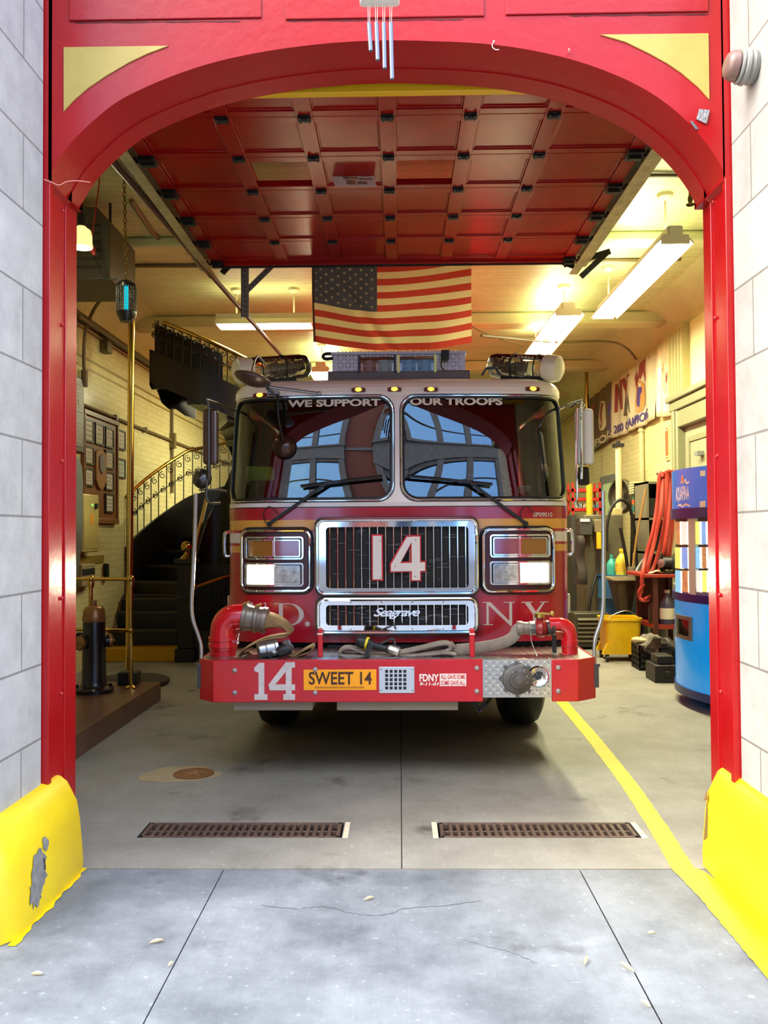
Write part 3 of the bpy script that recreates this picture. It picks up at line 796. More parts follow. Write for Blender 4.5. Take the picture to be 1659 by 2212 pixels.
# ------------------------------------------------------------------ fire engine
XC, YF = -.013, 5.96
R0, U0, A0 = .30, .95, math.radians(6)
UE = U0+R0*(math.pi/2-A0)
XM = U0+R0*(1-math.sin(A0))
YM = .05+R0*math.cos(A0)
def plan(u):
    s = 1 if u >= 0 else -1; a = abs(u)
    if a <= U0:
        x = a; y = .05*(a/U0)**2; sl = .1*a/U0**2; n = Vector((sl, -1)).normalized()
    elif a <= UE:
        t = A0+(a-U0)/R0; x = U0-R0*math.sin(A0)+R0*math.sin(t); y = .05+R0*math.cos(A0)-R0*math.cos(t); n = Vector((math.sin(t), -math.cos(t)))
    else:
        x = XM; y = YM+a-UE; n = Vector((1, 0))
    return s*x, y, s*n.x, n.y
def cab(u, z, off=0.0):
    x, y, nx, ny = plan(u); h = max(0, z-1.75)
    k = 1-.018*min(h/.8, 1.2)
    return V(XC+(x+nx*off)*k, YF+y+ny*off+h*.194*max(0, min(1, (3.2-y)/3.0)), z)
def E(px, py):
    p = P(px, py, YF); return p.x-XC, p.z
def E2(x0, y0, x1, y1):
    a = E(x0, y1); b = E(x1, y0); return a[0], b[0], a[1], b[1]
def cr(o0, o1): return lambda u, z, t=0: cab(u, z, o0+(o1-o0)*t)
eng = thing('fire_engine', 'red and white fire engine parked nose-out, headlights lit, number 14 on its grille', 'fire engine', (XC, YF, 0))
PINST = mat('pinstripe_dark', (30,18,14), .35)
STRIPE_Y = mat('stripe_amber', (224,164,70), .3, coat=.3); STRIPE_W = mat('stripe_white', (226,222,222), .3, coat=.3)
LETTER = mat('letter_silver', (206,196,192), .35)
us = [i*.095 for i in range(11)]+[U0+(UE-U0)*i/12 for i in range(1, 13)]+[UE+.3, UE+.6, UE+1.2, UE+2.2]
us = [-u for u in us[:0:-1]]+us
def band(mb, z0, z1, mi, o0=0, o1=0):
    mb.mi = mi
    mb.grid(lambda u, v: cab(us[int(round(u*(len(us)-1)))], z0+(z1-z0)*v, o0+(o1-o0)*v), len(us)-1, 1)
m = MB()
for z0, z1, mi in ((.80,1.417,0),(1.417,1.464,1),(1.464,1.484,0),(1.484,1.553,2),(1.553,1.575,0),(1.575,1.643,1),(1.643,1.726,0),(1.726,1.733,3),(1.733,1.762,2)): band(m, z0, z1, mi)
m.build('cab_body', [RED_TRUCK, STRIPE_Y, STRIPE_W, PINST], eng, ang=50)
m = MB(); m.box(XC-1.1, XC+1.1, YF+.15, YF+2.3, .72, .82); m.build('chassis_floor', BLACK, eng)
# roof
m = MB()
prof = [(2.525,0),(2.545,.006),(2.58,.006),(2.607,-.006),(2.632,-.03),(2.649,-.065),(2.658,-.11),(2.663,-.17)]
for (z0, o0), (z1, o1) in zip(prof, prof[1:]): band(m, z0, z1, 0, o0, o1)
m.add([cab(u, 2.663, -.17) for u in us], [tuple(range(len(us)))])
m.build('cab_roof', WHITE_PAINT, eng, ang=50)
# windscreen surround
WIN = {-1: (-1.262, -.040), 1: (.040, 1.262)}
WZ0, WZ1 = 1.785, 2.505
m = MB()
def dense(loop):   # sample both loops densely so they follow the curved front
    return loop
def rrd(x0, x1, y0, y1, r, ns=26, k=6):
    out = []
    def seg(a, b):
        for j in range(ns): out.append((a[0]+(b[0]-a[0])*j/ns, a[1]+(b[1]-a[1])*j/ns))
    def arc(cx, cy, a):
        for j in range(k): t = math.radians(a+90.0*j/k); out.append((cx+r*math.cos(t), cy+r*math.sin(t)))
    arc(x1-r, y1-r, 0); seg((x1-r, y1), (x0+r, y1)); arc(x0+r, y1-r, 90); seg((x0, y1-r), (x0, y0+r)); arc(x0+r, y0+r, 180); seg((x0+r, y0), (x1-r, y0)); arc(x1-r, y0+r, 270); seg((x1, y0+r), (x1, y1-r))
    return out
for s in (-1, 1):
    a, b = WIN[s]
    outer = rrd(-1.39 if s < 0 else 0, 0 if s < 0 else 1.39, 1.76, 2.527, .0005)
    m.ring(outer, rrd(a, b, WZ0, WZ1, .10), cr(0, -.03))
m.build('windscreen_surround', WHITE_PAINT, eng, ang=50)
# the green-tinted corner pillars are part of the glass; side doors beyond
m = MB()
for s in (-1, 1):
    x0, x1 = (UE+.12, UE+1.0)
    o_ = rrd(1.39, UE+2.2, 1.76, 2.527, .0005); i_ = rrd(x0, x1, 1.82, 2.46, .06)
    m.ring([(s*u, z) for u, z in o_], [(s*u, z) for u, z in i_], cr(0, -.03))
m.build('side_surround', RED_TRUCK, eng, ang=50)
GLASS = glassmat('windscreen_glass', (196,212,204), .10, ior=1.22)
SIDEGL = glassmat('side_glass', (60,72,66), .08)
for s in (-1, 1):
    a, b = WIN[s]
    m = MB(); lo_ = rrd(a, b, WZ0, WZ1, .10)
    m.grid(lambda u, v: cab(a+.004+(b-a-.008)*u, WZ0+.004+(WZ1-WZ0-.008)*v, -.008+.010*math.sin(math.pi*v)*math.sin(math.pi*u)), 48, 20)
    m.build('windscreen_pane', GLASS, eng, normals=False, ang=80)
    m = MB(); m.tube([cab(u, z, .002) for u, z in rrd(a+.004, b-.004, WZ0+.004, WZ1-.004, .10)], .0085, 6, closed=True); m.build('black_gasket', BLACK, eng)
    m = MB(); m.tube([cab(u, z, .003) for u, z in rrd(a-.012, b+.012, WZ0-.012, WZ1+.012, .11)], .0045, 6, closed=True); m.build('bright_trim', CHROME, eng)
    m = MB(); m.tube([cab(u, z, .002) for u, z in rrd(a-.020, b+.020, WZ0-.020, WZ1+.020, .115)], .003, 6, closed=True); m.build('dark_trim', PINST, eng)
    m = MB(); m.grid(lambda u, v: cab(s*(UE+.12+.88*u), 1.82+.64*v, -.02), 6, 4); m.build('side_window', SIDEGL, eng, normals=False)
    m = MB(); m.tube([cab(s*1.245, z, -.05) for z in (1.78, 2.0, 2.3, 2.5)], .045, 8); m.build('corner_post', mat('pillar_green', (34,52,44), .4), eng)
for s, px in (('WE SUPPORT', (617,822,861,879)), ('OUR TROOPS', (886,1090,857,876))):
    x0, x1, yt, yb = px
    p0 = P(x0, yb, 6.1); p1 = P(x1, yt, 6.1)
    ft = lambda u, v, t=0: cab(p0.x-XC+(p1.x-p0.x)*u, p0.z+(p1.z-p0.z)*v, .004)
    text('lettering', s, WHITE, eng, ft, bold=.04)
# inside of the cab
m = MB(); m.box(XC-1.1, XC+1.1, YF+2.1, YF+2.15, .82, 2.6); m.box(XC-1.1, XC+1.1, YF+.42, YF+2.15, 2.5, 2.53); m.build('cab_lining', mat('lining_maroon', (34,13,14), .8), eng)
m = MB(); m.prism([(.16,1.5),(.16,1.77),(.36,1.83),(.54,1.80),(.59,1.5)], lambda u, v, t: (XC-.98+1.96*t, YF+u, v)); m.build('dashboard', mat('dash_black', (30,32,32), .7), eng, bevel=.02)
for x in (-.62, .62):
    m = MB(); m.box(XC+x-.24, XC+x+.24, YF+.95, YF+1.4, 1.2, 1.36); m.box(XC+x-.24, XC+x+.24, YF+1.36, YF+1.5, 1.3, 2.05); m.build('cab_seat', BLACK, eng, bevel=.04)
m = MB(); cc = V(XC+.66, YF+.62, 1.88); ax = V(0, -.55, .83).normalized(); u_ = V(1,0,0); w_ = ax.cross(u_)
m.tube([cc+(u_*math.cos(t)+w_*math.sin(t))*.23 for t in [2*math.pi*i/28 for i in range(28)]], .014, 8, closed=True); m.tube([cc-u_*.22, cc+u_*.22], .012, 6); m.cyl(cc, cc-ax*.3, .03); m.build('steering_wheel', BLACK, eng)
# grille
x0, x1, z0, z1 = E2(683, 1117, 1031, 1286); GO = .05
def bezel(par, nm, x0, x1, z0, z1, r, o, rad, mt):
    m = MB(); m.tube([cab(u, z, o) for u, z in rrd(x0+rad, x1-rad, z0+rad, z1-rad, r, 6)], rad, 8, closed=True); return m.build(nm, mt, par)
def grille(nm, box, bars_x, by, lab=None):
    x0, x1, z0, z1 = E2(*box)
    g = MB(); g.ring(rrd(x0+.012, x1-.012, z0+.012, z1-.012, .05, 6), rrd(*E2(*by), .025, 6), cr(GO-.004, GO-.03)); g = g.build(nm, CHROME, eng, ang=40)
    bezel(g, 'outer_bezel', x0, x1, z0, z1, .05, GO, .013, CHROME)
    m = MB(); m.ring(rrd(x0-.006, x1+.006, z0-.006, z1+.006, .06, 6), rrd(x0+.014, x1-.014, z0+.014, z1-.014, .05, 6), cr(GO-.012, -.01)); m.build('bezel_skirt', BLACK, g)
    a, b, c, d = E2(*by)
    m = MB(); m.grid(lambda u, v: cab(a-.02+(b-a+.04)*u, c-.02+(d-c+.04)*v, .004), 10, 2); m.build('radiator_core', mat('core_black', (12,11,10), .7), g, normals=False)
    m = MB()
    for x in bars_x:
        u = E(x, 1200)[0]; m.tube([cab(u, c-.01, GO-.022), cab(u, d+.01, GO-.022)], .0042, 6)
    m.build('bars', CHROME, g)
    m = MB()
    rnd = random.Random(3)
    for _ in range(40):
        u = rnd.uniform(a+.02, b-.1); z = rnd.uniform(c+.02, d-.02); m.tube([cab(u, z, .010), cab(u+rnd.uniform(.02, .09), z, .010)], .0012, 4)
    m.build('core_fins', ALU, g)
    m = MB()
    for i in range(6):
        u = x0+.03+(x1-x0-.06)*i/5
        for z in (z0+.035, z1-.035): m.sphere(cab(u, z, GO-.004), .006, 8)
    m.build('grille_screw', STEEL, g)
    return g
bx = [713+17.2*i for i in range(18)]
g1 = grille('grille', (683,1117,1031,1286), bx, (706,1137,1010,1270))
g2 = grille('lower_grille', (685,1288,1031,1369), bx, (706,1305,1010,1350))
def pieces(nm, polys, mt, par, fn, o0, o1):
    m = MB()
    for i, p in enumerate(polys): m.prism(p, lambda u, v, t: fn(u, v, o0+(o1-o0)*t+.00025*i*(1 if t else 0)))
    return m.build(nm, mt, par, flat=True)
# big 14 on the grille
def pxcab(sx, sy): return lambda u, v, o: cab(*E(840+u/sx, 1080+v/sy), o)
k4 = 3.456
four_o = [[(160,262),(238,262),(240,605),(160,605)], [(8,462),(276,452),(276,535),(8,540)], [(128,266),(162,262),(162,335),(88,470),(8,472)]]
four_i = [[(168,273),(229,273),(231,596),(171,596)], [(17,473),(267,463),(267,526),(17,531)], [(134,275),(172,275),(172,305),(82,475),(17,480)]]
one_o = [[(-128,256),(-44,256),(-41,601),(-126,601)]]; one_i = [[(-117,267),(-53,267),(-51,590),(-116,590)]]
pieces('number_outline', four_o+one_o, mat('number_red', (206,30,40), .35), g1, pxcab(k4, k4), GO-.012, GO-.002)
pieces('number_plate', four_i+one_i, mat('number_white', (232,228,226), .35), g1, pxcab(k4, k4), GO-.002, GO+.006)
m = MB()
for x, y in ((822,1168),(822,1247),(897,1166),(897,1244),(853,1223)): m.sphere(cab(*E(x, y), GO+.006), .004, 8)
m.build('number_screw', DARK, g1)
a = P(809, 1336, YF); b = P(906, 1311, YF)
text('name_emblem', 'Seagrave', CHROME, g2, lambda u, v, t=0: cab(a.x-XC+(b.x-a.x)*(u+.06*(v-.5)), a.z+(b.z-a.z)*v, GO-.012+t), bold=.02, shear=.25, depth=.012, spacing=.86)
# headlight clusters
AMB = mat('amber_lens', (150,98,30), .12, coat=1); RLENS = mat('red_lens', (150,18,30), .12, coat=1); CLR = mat('clear_lens', (150,146,138), .1, .6, coat=1, c2=(206,202,194), ns=30)
LIT = emitmat('headlamp_glow', (1.0, .86, .58), 16.0); INNER = mat('cluster_maroon', (70,16,22), .3)
def cluster(box, u_bez, l_bez, lenses):
    x0, x1, z0, z1 = E2(*box)
    m = MB(); m.grid(lambda u, v: cab(x0+.015+(x1-x0-.03)*u, z0+.015+(z1-z0-.03)*v, .012), 6, 4)
    c = m.build('headlight_cluster', INNER, eng, normals=False)
    bezel(c, 'outer_bezel', x0, x1, z0, z1, .055, .02, .012, CHROME)
    m = MB(); m.tube([cab(u, z, .008) for u, z in rrd(x0-.003, x1+.003, z0-.003, z1+.003, .065, 6)], .010, 6, closed=True); m.build('rubber_seal', BLACK, c)
    for bz in (u_bez, l_bez):
        a, b, cc, d = E2(*bz); ls = [l for l in lenses if bz[1] < l[1] < bz[3]]
        mx = (a+b)/2
        m = MB(); m.ring(rrd(a, b, cc, d, .025, 4), rrd(a+.016, b-.016, cc+.016, d-.016, .01, 4), cr(.034, .012)); m.tube([cab(mx, cc+.01, .028), cab(mx, d-.01, .028)], .007, 6); m.build('lamp_bezel', CHROME, c, bevel=.003)
    for (lx0, ly0, lx1, ly1, mt, nm) in lenses:
        a, b, cc, d = E2(lx0, ly0, lx1, ly1)
        m = MB(); m.prism(rrd(a, b, cc, d, .008, 3, 3), cr(.012, .030)); m.build(nm, mt, c, bevel=.004)
        if nm != 'headlamp':
            m = MB(); m.ring(rrd(a-.005, b+.005, cc-.005, d+.005, .01, 3, 3), rrd(a+.003, b-.003, cc+.003, d-.003, .008, 3, 3), cr(.035, .02)); m.build('lens_rim', CHROME, c)
    return c
cluster((515,1142,673,1281), (529,1158,657,1210), (529,1215,657,1268), [(538,1167,590,1202,AMB,'indicator_lens'),(594,1167,648,1202,RLENS,'warning_lens'),(533,1221,591,1263,LIT,'headlamp'),(594,1223,648,1261,CLR,'unlit_lamp')])
cluster((1040,1139,1201,1281), (1057,1153,1189,1205), (1057,1211,1189,1264), [(1066,1162,1120,1198,RLENS,'warning_lens'),(1124,1162,1180,1198,AMB,'indicator_lens'),(1066,1219,1120,1257,CLR,'unlit_lamp'),(1123,1217,1182,1259,LIT,'headlamp')])
for s, px in ((-1, 562), (1, 1152)):
    ld = bpy.data.lights.new('headlamp_beam', 'AREA'); ld.shape = 'RECTANGLE'; ld.size = .17; ld.size_y = .12; ld.energy = 7; ld.color = (1, .86, .6)
    lo = bpy.data.objects.new('headlamp_beam', ld); COL.objects.link(lo); lo.parent = eng; u, z = E(px, 1240); q = cab(u, z, .04); lo.location = q-Vector(eng.location); lo.rotation_euler = (math.radians(90), 0, 0); lo.rotation_euler = V(0, -1, 0).to_track_quat('-Z', 'Z').to_euler()
# serif letters on the nose
def serif(rect, polys):
    x0, y0, x1, y1 = rect
    return [[(x0+(x1-x0)*u, y1-(y1-y0)*v) for u, v in p] for p in polys]
def pe(u, v, o): return cab(*E(u, v), o)
N_ = [[(.12,0),(.19,0),(.19,.98),(.12,1)],[(0,.965),(.2,.965),(.2,1),(0,1)],[(.02,0),(.32,0),(.32,.035),(.02,.035)],[(.08,1),(.24,1),(.92,.06),(.92,-.04),(.86,-.03)],[(.83,.1),(.92,-.04),(.92,1),(.83,1)],[(.66,.965),(1,.965),(1,1),(.66,1)]]
Y_ = [[(.1,.98),(.3,.98),(.58,.47),(.42,.45)],[(.78,.98),(.86,.98),(.56,.44),(.48,.5)],[(.42,0),(.57,0),(.57,.5),(.42,.5)],[(0,.965),(.4,.965),(.4,1),(0,1)],[(.66,.965),(1,.965),(1,1),(.66,1)],[(.28,0),(.72,0),(.72,.035),(.28,.035)]]
F_ = [[(.15,0),(.34,0),(.34,1),(.15,1)],[(0,.965),(1,.965),(1,1),(0,1)],[(.92,.75),(1,.75),(1,1),(.95,1)],[(.3,.5),(.75,.5),(.75,.54),(.3,.54)],[(.02,0),(.5,0),(.5,.035),(.02,.035)]]
D_ = [[(.16,0),(.30,0),(.30,1),(.16,1)],[(0,.965),(.5,.965),(.5,1),(0,1)],[(0,0),(.5,0),(.5,.035),(0,.035)]]
for i in range(14):
    t0 = -math.pi/2+math.pi*i/14; t1 = t0+math.pi/14
    D_.append([(.48+.52*math.cos(t0), .5+.5*math.sin(t0)), (.48+.52*math.cos(t1), .5+.5*math.sin(t1)), (.48+.36*math.cos(t1), .5+.465*math.sin(t1)), (.48+.36*math.cos(t0), .5+.465*math.sin(t0))])
dot = [[.5+.5*math.cos(t) , .5+.5*math.sin(t)] for t in [2*math.pi*i/14 for i in range(14)]]
for nm, rc, pl_ in (('letter', (527,1303,573,1353), F_), ('letter', (590,1304,656,1353), D_), ('letter', (1043,1301,1113,1351), N_), ('letter', (1128,1301,1189,1351), Y_), ('full_stop', (577,1343,588,1354), [dot]), ('full_stop', (658,1343,669,1354), [dot])):
    pieces(nm, serif(rc, pl_), LETTER, eng, pe, .0005, .0025)
a = P(1154, 1116.5, YF); b = P(1200, 1106, YF)
text('shop_number', 'SP09010', LETTER, eng, lambda u, v, t=0: cab(a.x-XC+(b.x-a.x)*u, a.z+(b.z-a.z)*v, .002), bold=.02)
# grab handles and side badges
for s in (-1, 1):
    u = s*1.33
    m = MB(); m.tube([cab(u, 1.56, 0), cab(u, 1.56, .025), cab(u, 1.53, .036), cab(u, 1.42, .036), cab(u, 1.39, .025), cab(u, 1.39, 0)], .012, 8, 4); m.build('grab_handle', CHROME, eng)
    m = MB(); p = cab(s*1.42, 1.0, .0); m.box(p.x-.004, p.x+s*.03, p.y, p.y+.12, .96, 1.1) if s > 0 else m.box(p.x-.03, p.x+.004, p.y, p.y+.12, .96, 1.1); m.build('step_light', CHROME, eng, bevel=.008)
# wipers
def wiper(pv, el, b0, b1):
    A = cab(*E(*pv), .03); B = cab(*E(*el), .055)
    m = MB(); m.tube([cab(*E(*pv), 0), A], .018, 10); m.bar(A, B, .022, .014, (0, 1, 0)); m.build('wiper_arm', BLACK, eng, bevel=.003)
    m = MB(); m.tube([cab(*E(b0[0]+(b1[0]-b0[0])*t, b0[1]+(b1[1]-b0[1])*t), .045) for t in (0,.25,.5,.75,1)], .011, 6, 2)
    mid = cab(*E((b0[0]+b1[0])/2, (b0[1]+b1[1])/2), .06); m.bar(B, mid, .016, .012, (0,1,0)); m.build('wiper_blade', BLACK, eng)
    m = MB(); s = 1 if pv[0] > 859 else -1
    m.tube([cab(*E(pv[0]-8, pv[1]-2), .01), cab(*E(pv[0]-12, pv[1]-24), .03), cab(*E(pv[0]+2, pv[1]-38), .035), cab(*E(pv[0]+18, pv[1]-22), .03)], .0035, 6, 4); m.build('washer_hose', BLACK, eng)
wiper((581,1132), (708,1043), (650,1050), (826,1029)); wiper((1136,1131), (1013,1041), (880,1028), (1063,1046))
# marker lamps
AMG = emitmat('marker_glow', (1.0, .34, .03), 5.0)
for x, y in ((555,852),(773,843),(852,842),(932,842),(1158,838)):
    p = P(x, y, 6.09); u = p.x-XC; z = p.z
    m = MB(); m.prism(rr(u-.05, u+.05, z-.012, z+.018, .012), cr(-.005, .03)); l = m.build('marker_lamp', mat('marker_base', (92,44,22), .3), eng, bevel=.004)
    m = MB(); m.sphere(cab(u, z+.004, .026), .02, 12, (1.3,.6,.8)); m.build('lit_lens', AMG, l)
# roof: front light bar, side beacons, tread-plate locker
CLRP = glassmat('clear_dome', (250,250,246), .08, .03)
m = MB(); a = P(750, 822, 6.45); b = P(1004, 806, 6.45); m.box(P(712,822,6.5).x, P(1012,822,6.5).x, 6.32, 6.62, 2.62, P(800,808,6.45).z); m.build('light_bar_base', mat('bar_base', (98,88,80), .4), eng, bevel=.01)
zb, zt = P(850, 808, 6.42).z, P(850, 774, 6.42).z
for x0, x1 in ((778,852),(862,938)):
    a = P(x0, 800, 6.42).x; b = P(x1, 800, 6.42).x
    m = MB(); m.prism([(6.32,zb),(6.50,zb),(6.50,zt-.02),(6.47,zt),(6.36,zt),(6.32,zt-.03)], lambda u, v, t: (a+(b-a)*t, u, v)); lb = m.build('light_bar', CLRP, eng)
    m = MB()
    for k in range(2):
        cx = a+(b-a)*(.28+.44*k); m.cyl((cx-.05, 6.41, (zb+zt)/2), (cx+.05, 6.41, (zb+zt)/2), .035); m.box(cx-.055, cx+.055, 6.38, 6.44, zb+.005, zb+.02); m.box(cx-.02, cx+.02, 6.36, 6.37, zb, zt-.02)
    m.build('rotator', mat('rotator_grey', (66,66,68), .25, .6), lb)
    m = MB(); m.box(a-.012, a+.004, 6.31, 6.51, zb-.01, zt+.004); m.box(b-.004, b+.012, 6.31, 6.51, zb-.01, zt+.004); m.build('end_frame', BRASS if x0 > 800 else BLACK, lb)
def beacon(p0, p1, r):
    ax = p1-p0
    m = MB(); m.lathe([(0,0),(r*.6,.004),(r*.92,.03),(r,.08),(r,.86),(r*.9,.94),(r*.6,.985),(0,1)], p0, ax, 24); bc = m.build('roof_beacon', CLRP, eng)
    m = MB(); m.lathe([(0,-.01),(r*.62,-.005),(r*.96,.03),(r*1.03,.08),(r*1.03,.2),(r*.98,.21),(0,.21)], p0, ax, 24); m.build('end_cap', mat('beacon_cap', (226,222,204), .25), bc)
    m = MB(); u = ax.normalized(); rn = random.Random(7)
    for k in range(12):
        t = .42+.46*k/11; m.obox(p0+ax*t+V(0,0,rn.uniform(-.02,.01)), .018, r*1.2, r*(.9+rn.uniform(-.25,.3)), u, (0,1,0))
    m.build('rotator', mat('rotator_dark', (128,128,130), .25, .6), bc)
    m = MB()
    for t in (.3, .62): m.lathe([(r*1.0,t-.008),(r*1.06,t-.008),(r*1.06,t+.008),(r*1.0,t+.008)], p0, ax, 24)
    m.build('clamp_band', BLACK, bc)
    m = MB(); c = p0.lerp(p1, .5); m.obox((c.x, c.y, c.z-r-.015), .34, .12, .05, ax); m.build('beacon_foot', BLACK, bc)
beacon(P(507,803,6.30), P(668,791,6.62), .096)
beacon(P(1212,797,6.30), P(1056,789,6.62), .096)
m = MB(); p = P(1050, 805, 6.3); m.bar(p+V(-.03,0,-.02), p+V(0,0,.03), .03, .015); m.bar(p+V(0,0,.03), p+V(.07,0,.03), .03, .015); m.bar(p+V(.07,0,.03), p+V(.1,0,-.02), .03, .015); m.build('roof_bracket', BLACK, eng)
a = P(718, 808, 6.9); b = P(1005, 759, 6.9)
m = MB(); m.box(a.x, b.x, 6.9, 8.3, 2.62, b.z-.02); m.box(a.x-.01, b.x+.01, 6.88, 8.3, b.z-.02, b.z); m.lozenges(((a.x+b.x)/2, 6.899, (a.z+b.z)/2), (1,0,0), (0,0,1), 33, 7, .030, .007)
m.build('roof_locker', mat('locker_plate', (176,164,158), .34, .8), eng, flat=True)
m = MB(); p = P(962, 764, 6.8); m.box(p.x-.03, p.x+.03, 6.8, 6.86, p.z-.04, p.z+.03); m.tube([p+V(-.02,0,-.03), p+V(-.03,-.02,-.1), p+V(.0,-.02,-.15), p+V(.01,-.02,-.2)], .008, 6, 4); m.build('work_light', BLACK, eng)
m = MB(); p = P(706, 770, 6.9); m.tube([p+V(.05,0,.02), p+V(-.01,0,.02), p+V(-.03,0,0), p+V(-.01,0,-.02), p+V(.05,0,-.015)], .014, 8, 3); m.build('locker_handle', BLACK, eng)
m = MB(); m.box(-1.16, 1.15, 8.35, 14.5, .42, 2.62); m.build('engine_body', RED_TRUCK, eng, bevel=.03)
m = MB(); m.box(-1.12, 1.1, 7.75, 8.4, .36, .8); m.box(-.8, .78, 6.2, 8.0, .40, .75); m.box(-1.15, -.75, 6.15, 6.6, .42, .8); m.box(.75, 1.13, 6.15, 6.6, .42, .8); m.build('underbody_light_block', BLACK, eng)  # black boxes added low down to keep light off the floor beneath
# round crossover mirrors
def disc_mirror(c, n, r, mt, nm='convex_mirror'):
    m = MB(); n = Vector(n).normalized(); m.lathe([(0,0),(r*.5,.012),(r*.85,.03),(r,.045),(r*1.02,.055),(r*.98,.065),(r*.6,.085),(0,.1)], c, n, 28); return m.build(nm, mt, eng)
MBACK = mat('mirror_back', (92,74,66), .3, .3)
c = P(541, 834, 5.78); disc_mirror(c, (.25, .1, .95), .125, MBACK)
m = MB(); m.tube([c+V(.02,0,.03), P(545,800,5.85), P(556,770,5.98), P(575,790,6.1)], .008, 8, 4); m.tube([P(578,838,5.9), P(592,848,6.02)], .014, 8); m.tube([P(582,836,5.9), P(690,850,5.98)], .011, 8); m.sphere(P(690,850,5.98), .016, 10); m.box(P(580,850,6.05).x, P(603,850,6.05).x, 6.0, 6.09, P(590,853,6.05).z, P(590,845,6.05).z); m.build('mirror_arm', ALU, eng)
c = P(611, 961, 5.99); disc_mirror(c, (0, 1, -.1), .082, mat('mirror_back_dark', (66,44,36), .25, .4))
m = MB(); m.tube([c+V(0,.01,.03), P(602,905,6.03), P(600,862,6.05), P(600,848,6.10)], .007, 8, 4); m.build('mirror_rod', BLACK, eng)
# side mirrors
def side_mirror(s, rect, d, mt, ln):
    a = P(rect[0], rect[3], d); b = P(rect[2], rect[1], d)
    m = MB(); m.prism(rr(a.x, b.x, a.z, b.z, .025), lambda u, v, t: (u, d+.07*t, v)); mm = m.build('side_mirror', mt, eng, bevel=.018, seg=3)
    m = MB(); x = (a.x+b.x)/2 if s < 0 else a.x+.025
    m.tube([cab(s*1.3, 2.45, 0), V(x, d-.02, b.z+.05), V(x, d-.03, b.z), V(x, d-.03, a.z), V(x, d-.02, a.z-.1)], .010, 8, 3); m.build('mirror_bracket', CHROME if s > 0 else mat('bracket_dull', (92,84,76), .35, .8), mm)
    return mm
side_mirror(-1, (437,882,469,1003), 5.92, mat('mirror_housing_brown', (112,98,90), .22, .7), 1)
side_mirror(1, (1246,882,1283,1003), 5.92, mat('mirror_housing_white', (226,226,226), .4), 1)
m = MB()
for x0, x1 in ((452, 480),):
    m.tube([P(449,1000,5.92), P(447,1040,5.92), P(446,1075,5.92), P(456,1087,5.94), P(476,1087,5.99)], .009, 8, 4); m.tube([P(430,1058,5.92), P(470,1058,5.95), P(490,1062,6.0)], .008, 8)
m.build('mirror_stay', mat('bracket_dull', 0), eng)
c = P(430, 1033, 5.9); disc_mirror(c, (.15, 1, 0), .068, mat('round_mirror_back', (86,84,80), .25, .7))
a = P(1250, 1048, 5.92); b = P(1274, 1008, 5.92)
m = MB(); m.prism(rr(a.x, b.x, a.z, b.z, .018), lambda u, v, t: (u, 5.92+.06*t, v)); m.build('spot_mirror', mat('spot_mirror_dark', (52,46,40), .2, .6), eng, bevel=.015)
m = MB(); m.tube([P(1247,882,5.92), P(1246,1000,5.92), P(1247,1075,5.94), P(1240,1088,5.98)], .009, 8, 3); m.tube([P(1255,882,5.92), P(1262,874,5.92), P(1248,868,5.95), P(1236,880,6.05)], .008, 8, 3); m.build('mirror_stay', CHROME, eng)
# ------------------------------------------------------------------ bumper
DB = 5.35
def B(px, py, d=DB): return P(px, py, d)
zB0, zB1 = .513, .769
xl, xr = B(460,1470).x, B(1250,1470).x; xa, xb_ = B(1043,1470).x, B(1192,1470).x
bm_ = MB(); bm_.box(xl, xr, 5.372, 5.97, .535, .762); bump = bm_.build('front_bumper', PLATE, eng)
m = MB(); m.prism([(xl,DB),(xl-.108,DB+.11),(xl-.108,5.98),(xl-.095,5.98),(xl-.095,DB+.116),(xl+.005,DB+.014),(xa,DB+.014),(xa,DB)], lambda u, v, t: (u, v, zB0+(zB1-zB0)*t)); m.build('bumper_face', RED_BUMP, bump, bevel=.004)
m = MB(); m.prism([(xr,DB),(xr+.128,DB+.11),(xr+.128,5.98),(xr+.115,5.98),(xr+.115,DB+.116),(xr-.005,DB+.014),(xb_,DB+.014),(xb_,DB)], lambda u, v, t: (u, v, zB0+(zB1-zB0)*t)); m.build('bumper_face', RED_BUMP, bump, bevel=.004)
m = MB(); m.box(xl, xa, DB, DB+.03, zB1-.004, zB1+.003); m.build('bumper_lip', RED_BUMP, bump, bevel=.002)
m = MB(); m.box(xa, xb_, DB+.008, DB+.02, zB0+.028, zB1); m.lozenges(((xa+xb_)/2, DB+.008, .655), (1,0,0), (0,0,1), 17, 9, .024, .0045); m.build('tread_plate', PLATE, bump, flat=True)
m = MB(); m.prism([(xl,DB+.016),(xr,DB+.016),(xr+.114,DB+.125),(xr+.114,5.97),(xl-.094,5.97),(xl-.094,DB+.125)], lambda u, v, t: (u, v, .758+.008*t))
for i in range(43): x = xl+.01+i*.053; m.bar((x, DB+.03, .766), (x+.02, 5.98, .766), .02, .006)
m.build('tread_deck', PLATE, bump, flat=True)
for x, y in ((507,1448),(507,1496),(681,1446),(681,1496),(1030,1443),(1030,1493),(1206,1442),(1206,1493)):
    p = B(x, y); m = MB(); m.lathe([(.0155,0),(.0155,.004),(.011,.009),(0,.0115)], p, (0,-1,0), 14); m.build('rivet', mat('rivet_grey', (176,168,166), .35, .6), bump)
def bq(x0, y0, x1, y1, o=.0015): return quadmap(B(x0,y1,DB-o), B(x1,y1,DB-o), B(x1,y0,DB-o), B(x0,y0,DB-o), (0,-1,0))
def bpx(u, v, o): p = B(400+u/3.606, 1080+v/3.606, DB); return V(p.x, DB-o, p.z)
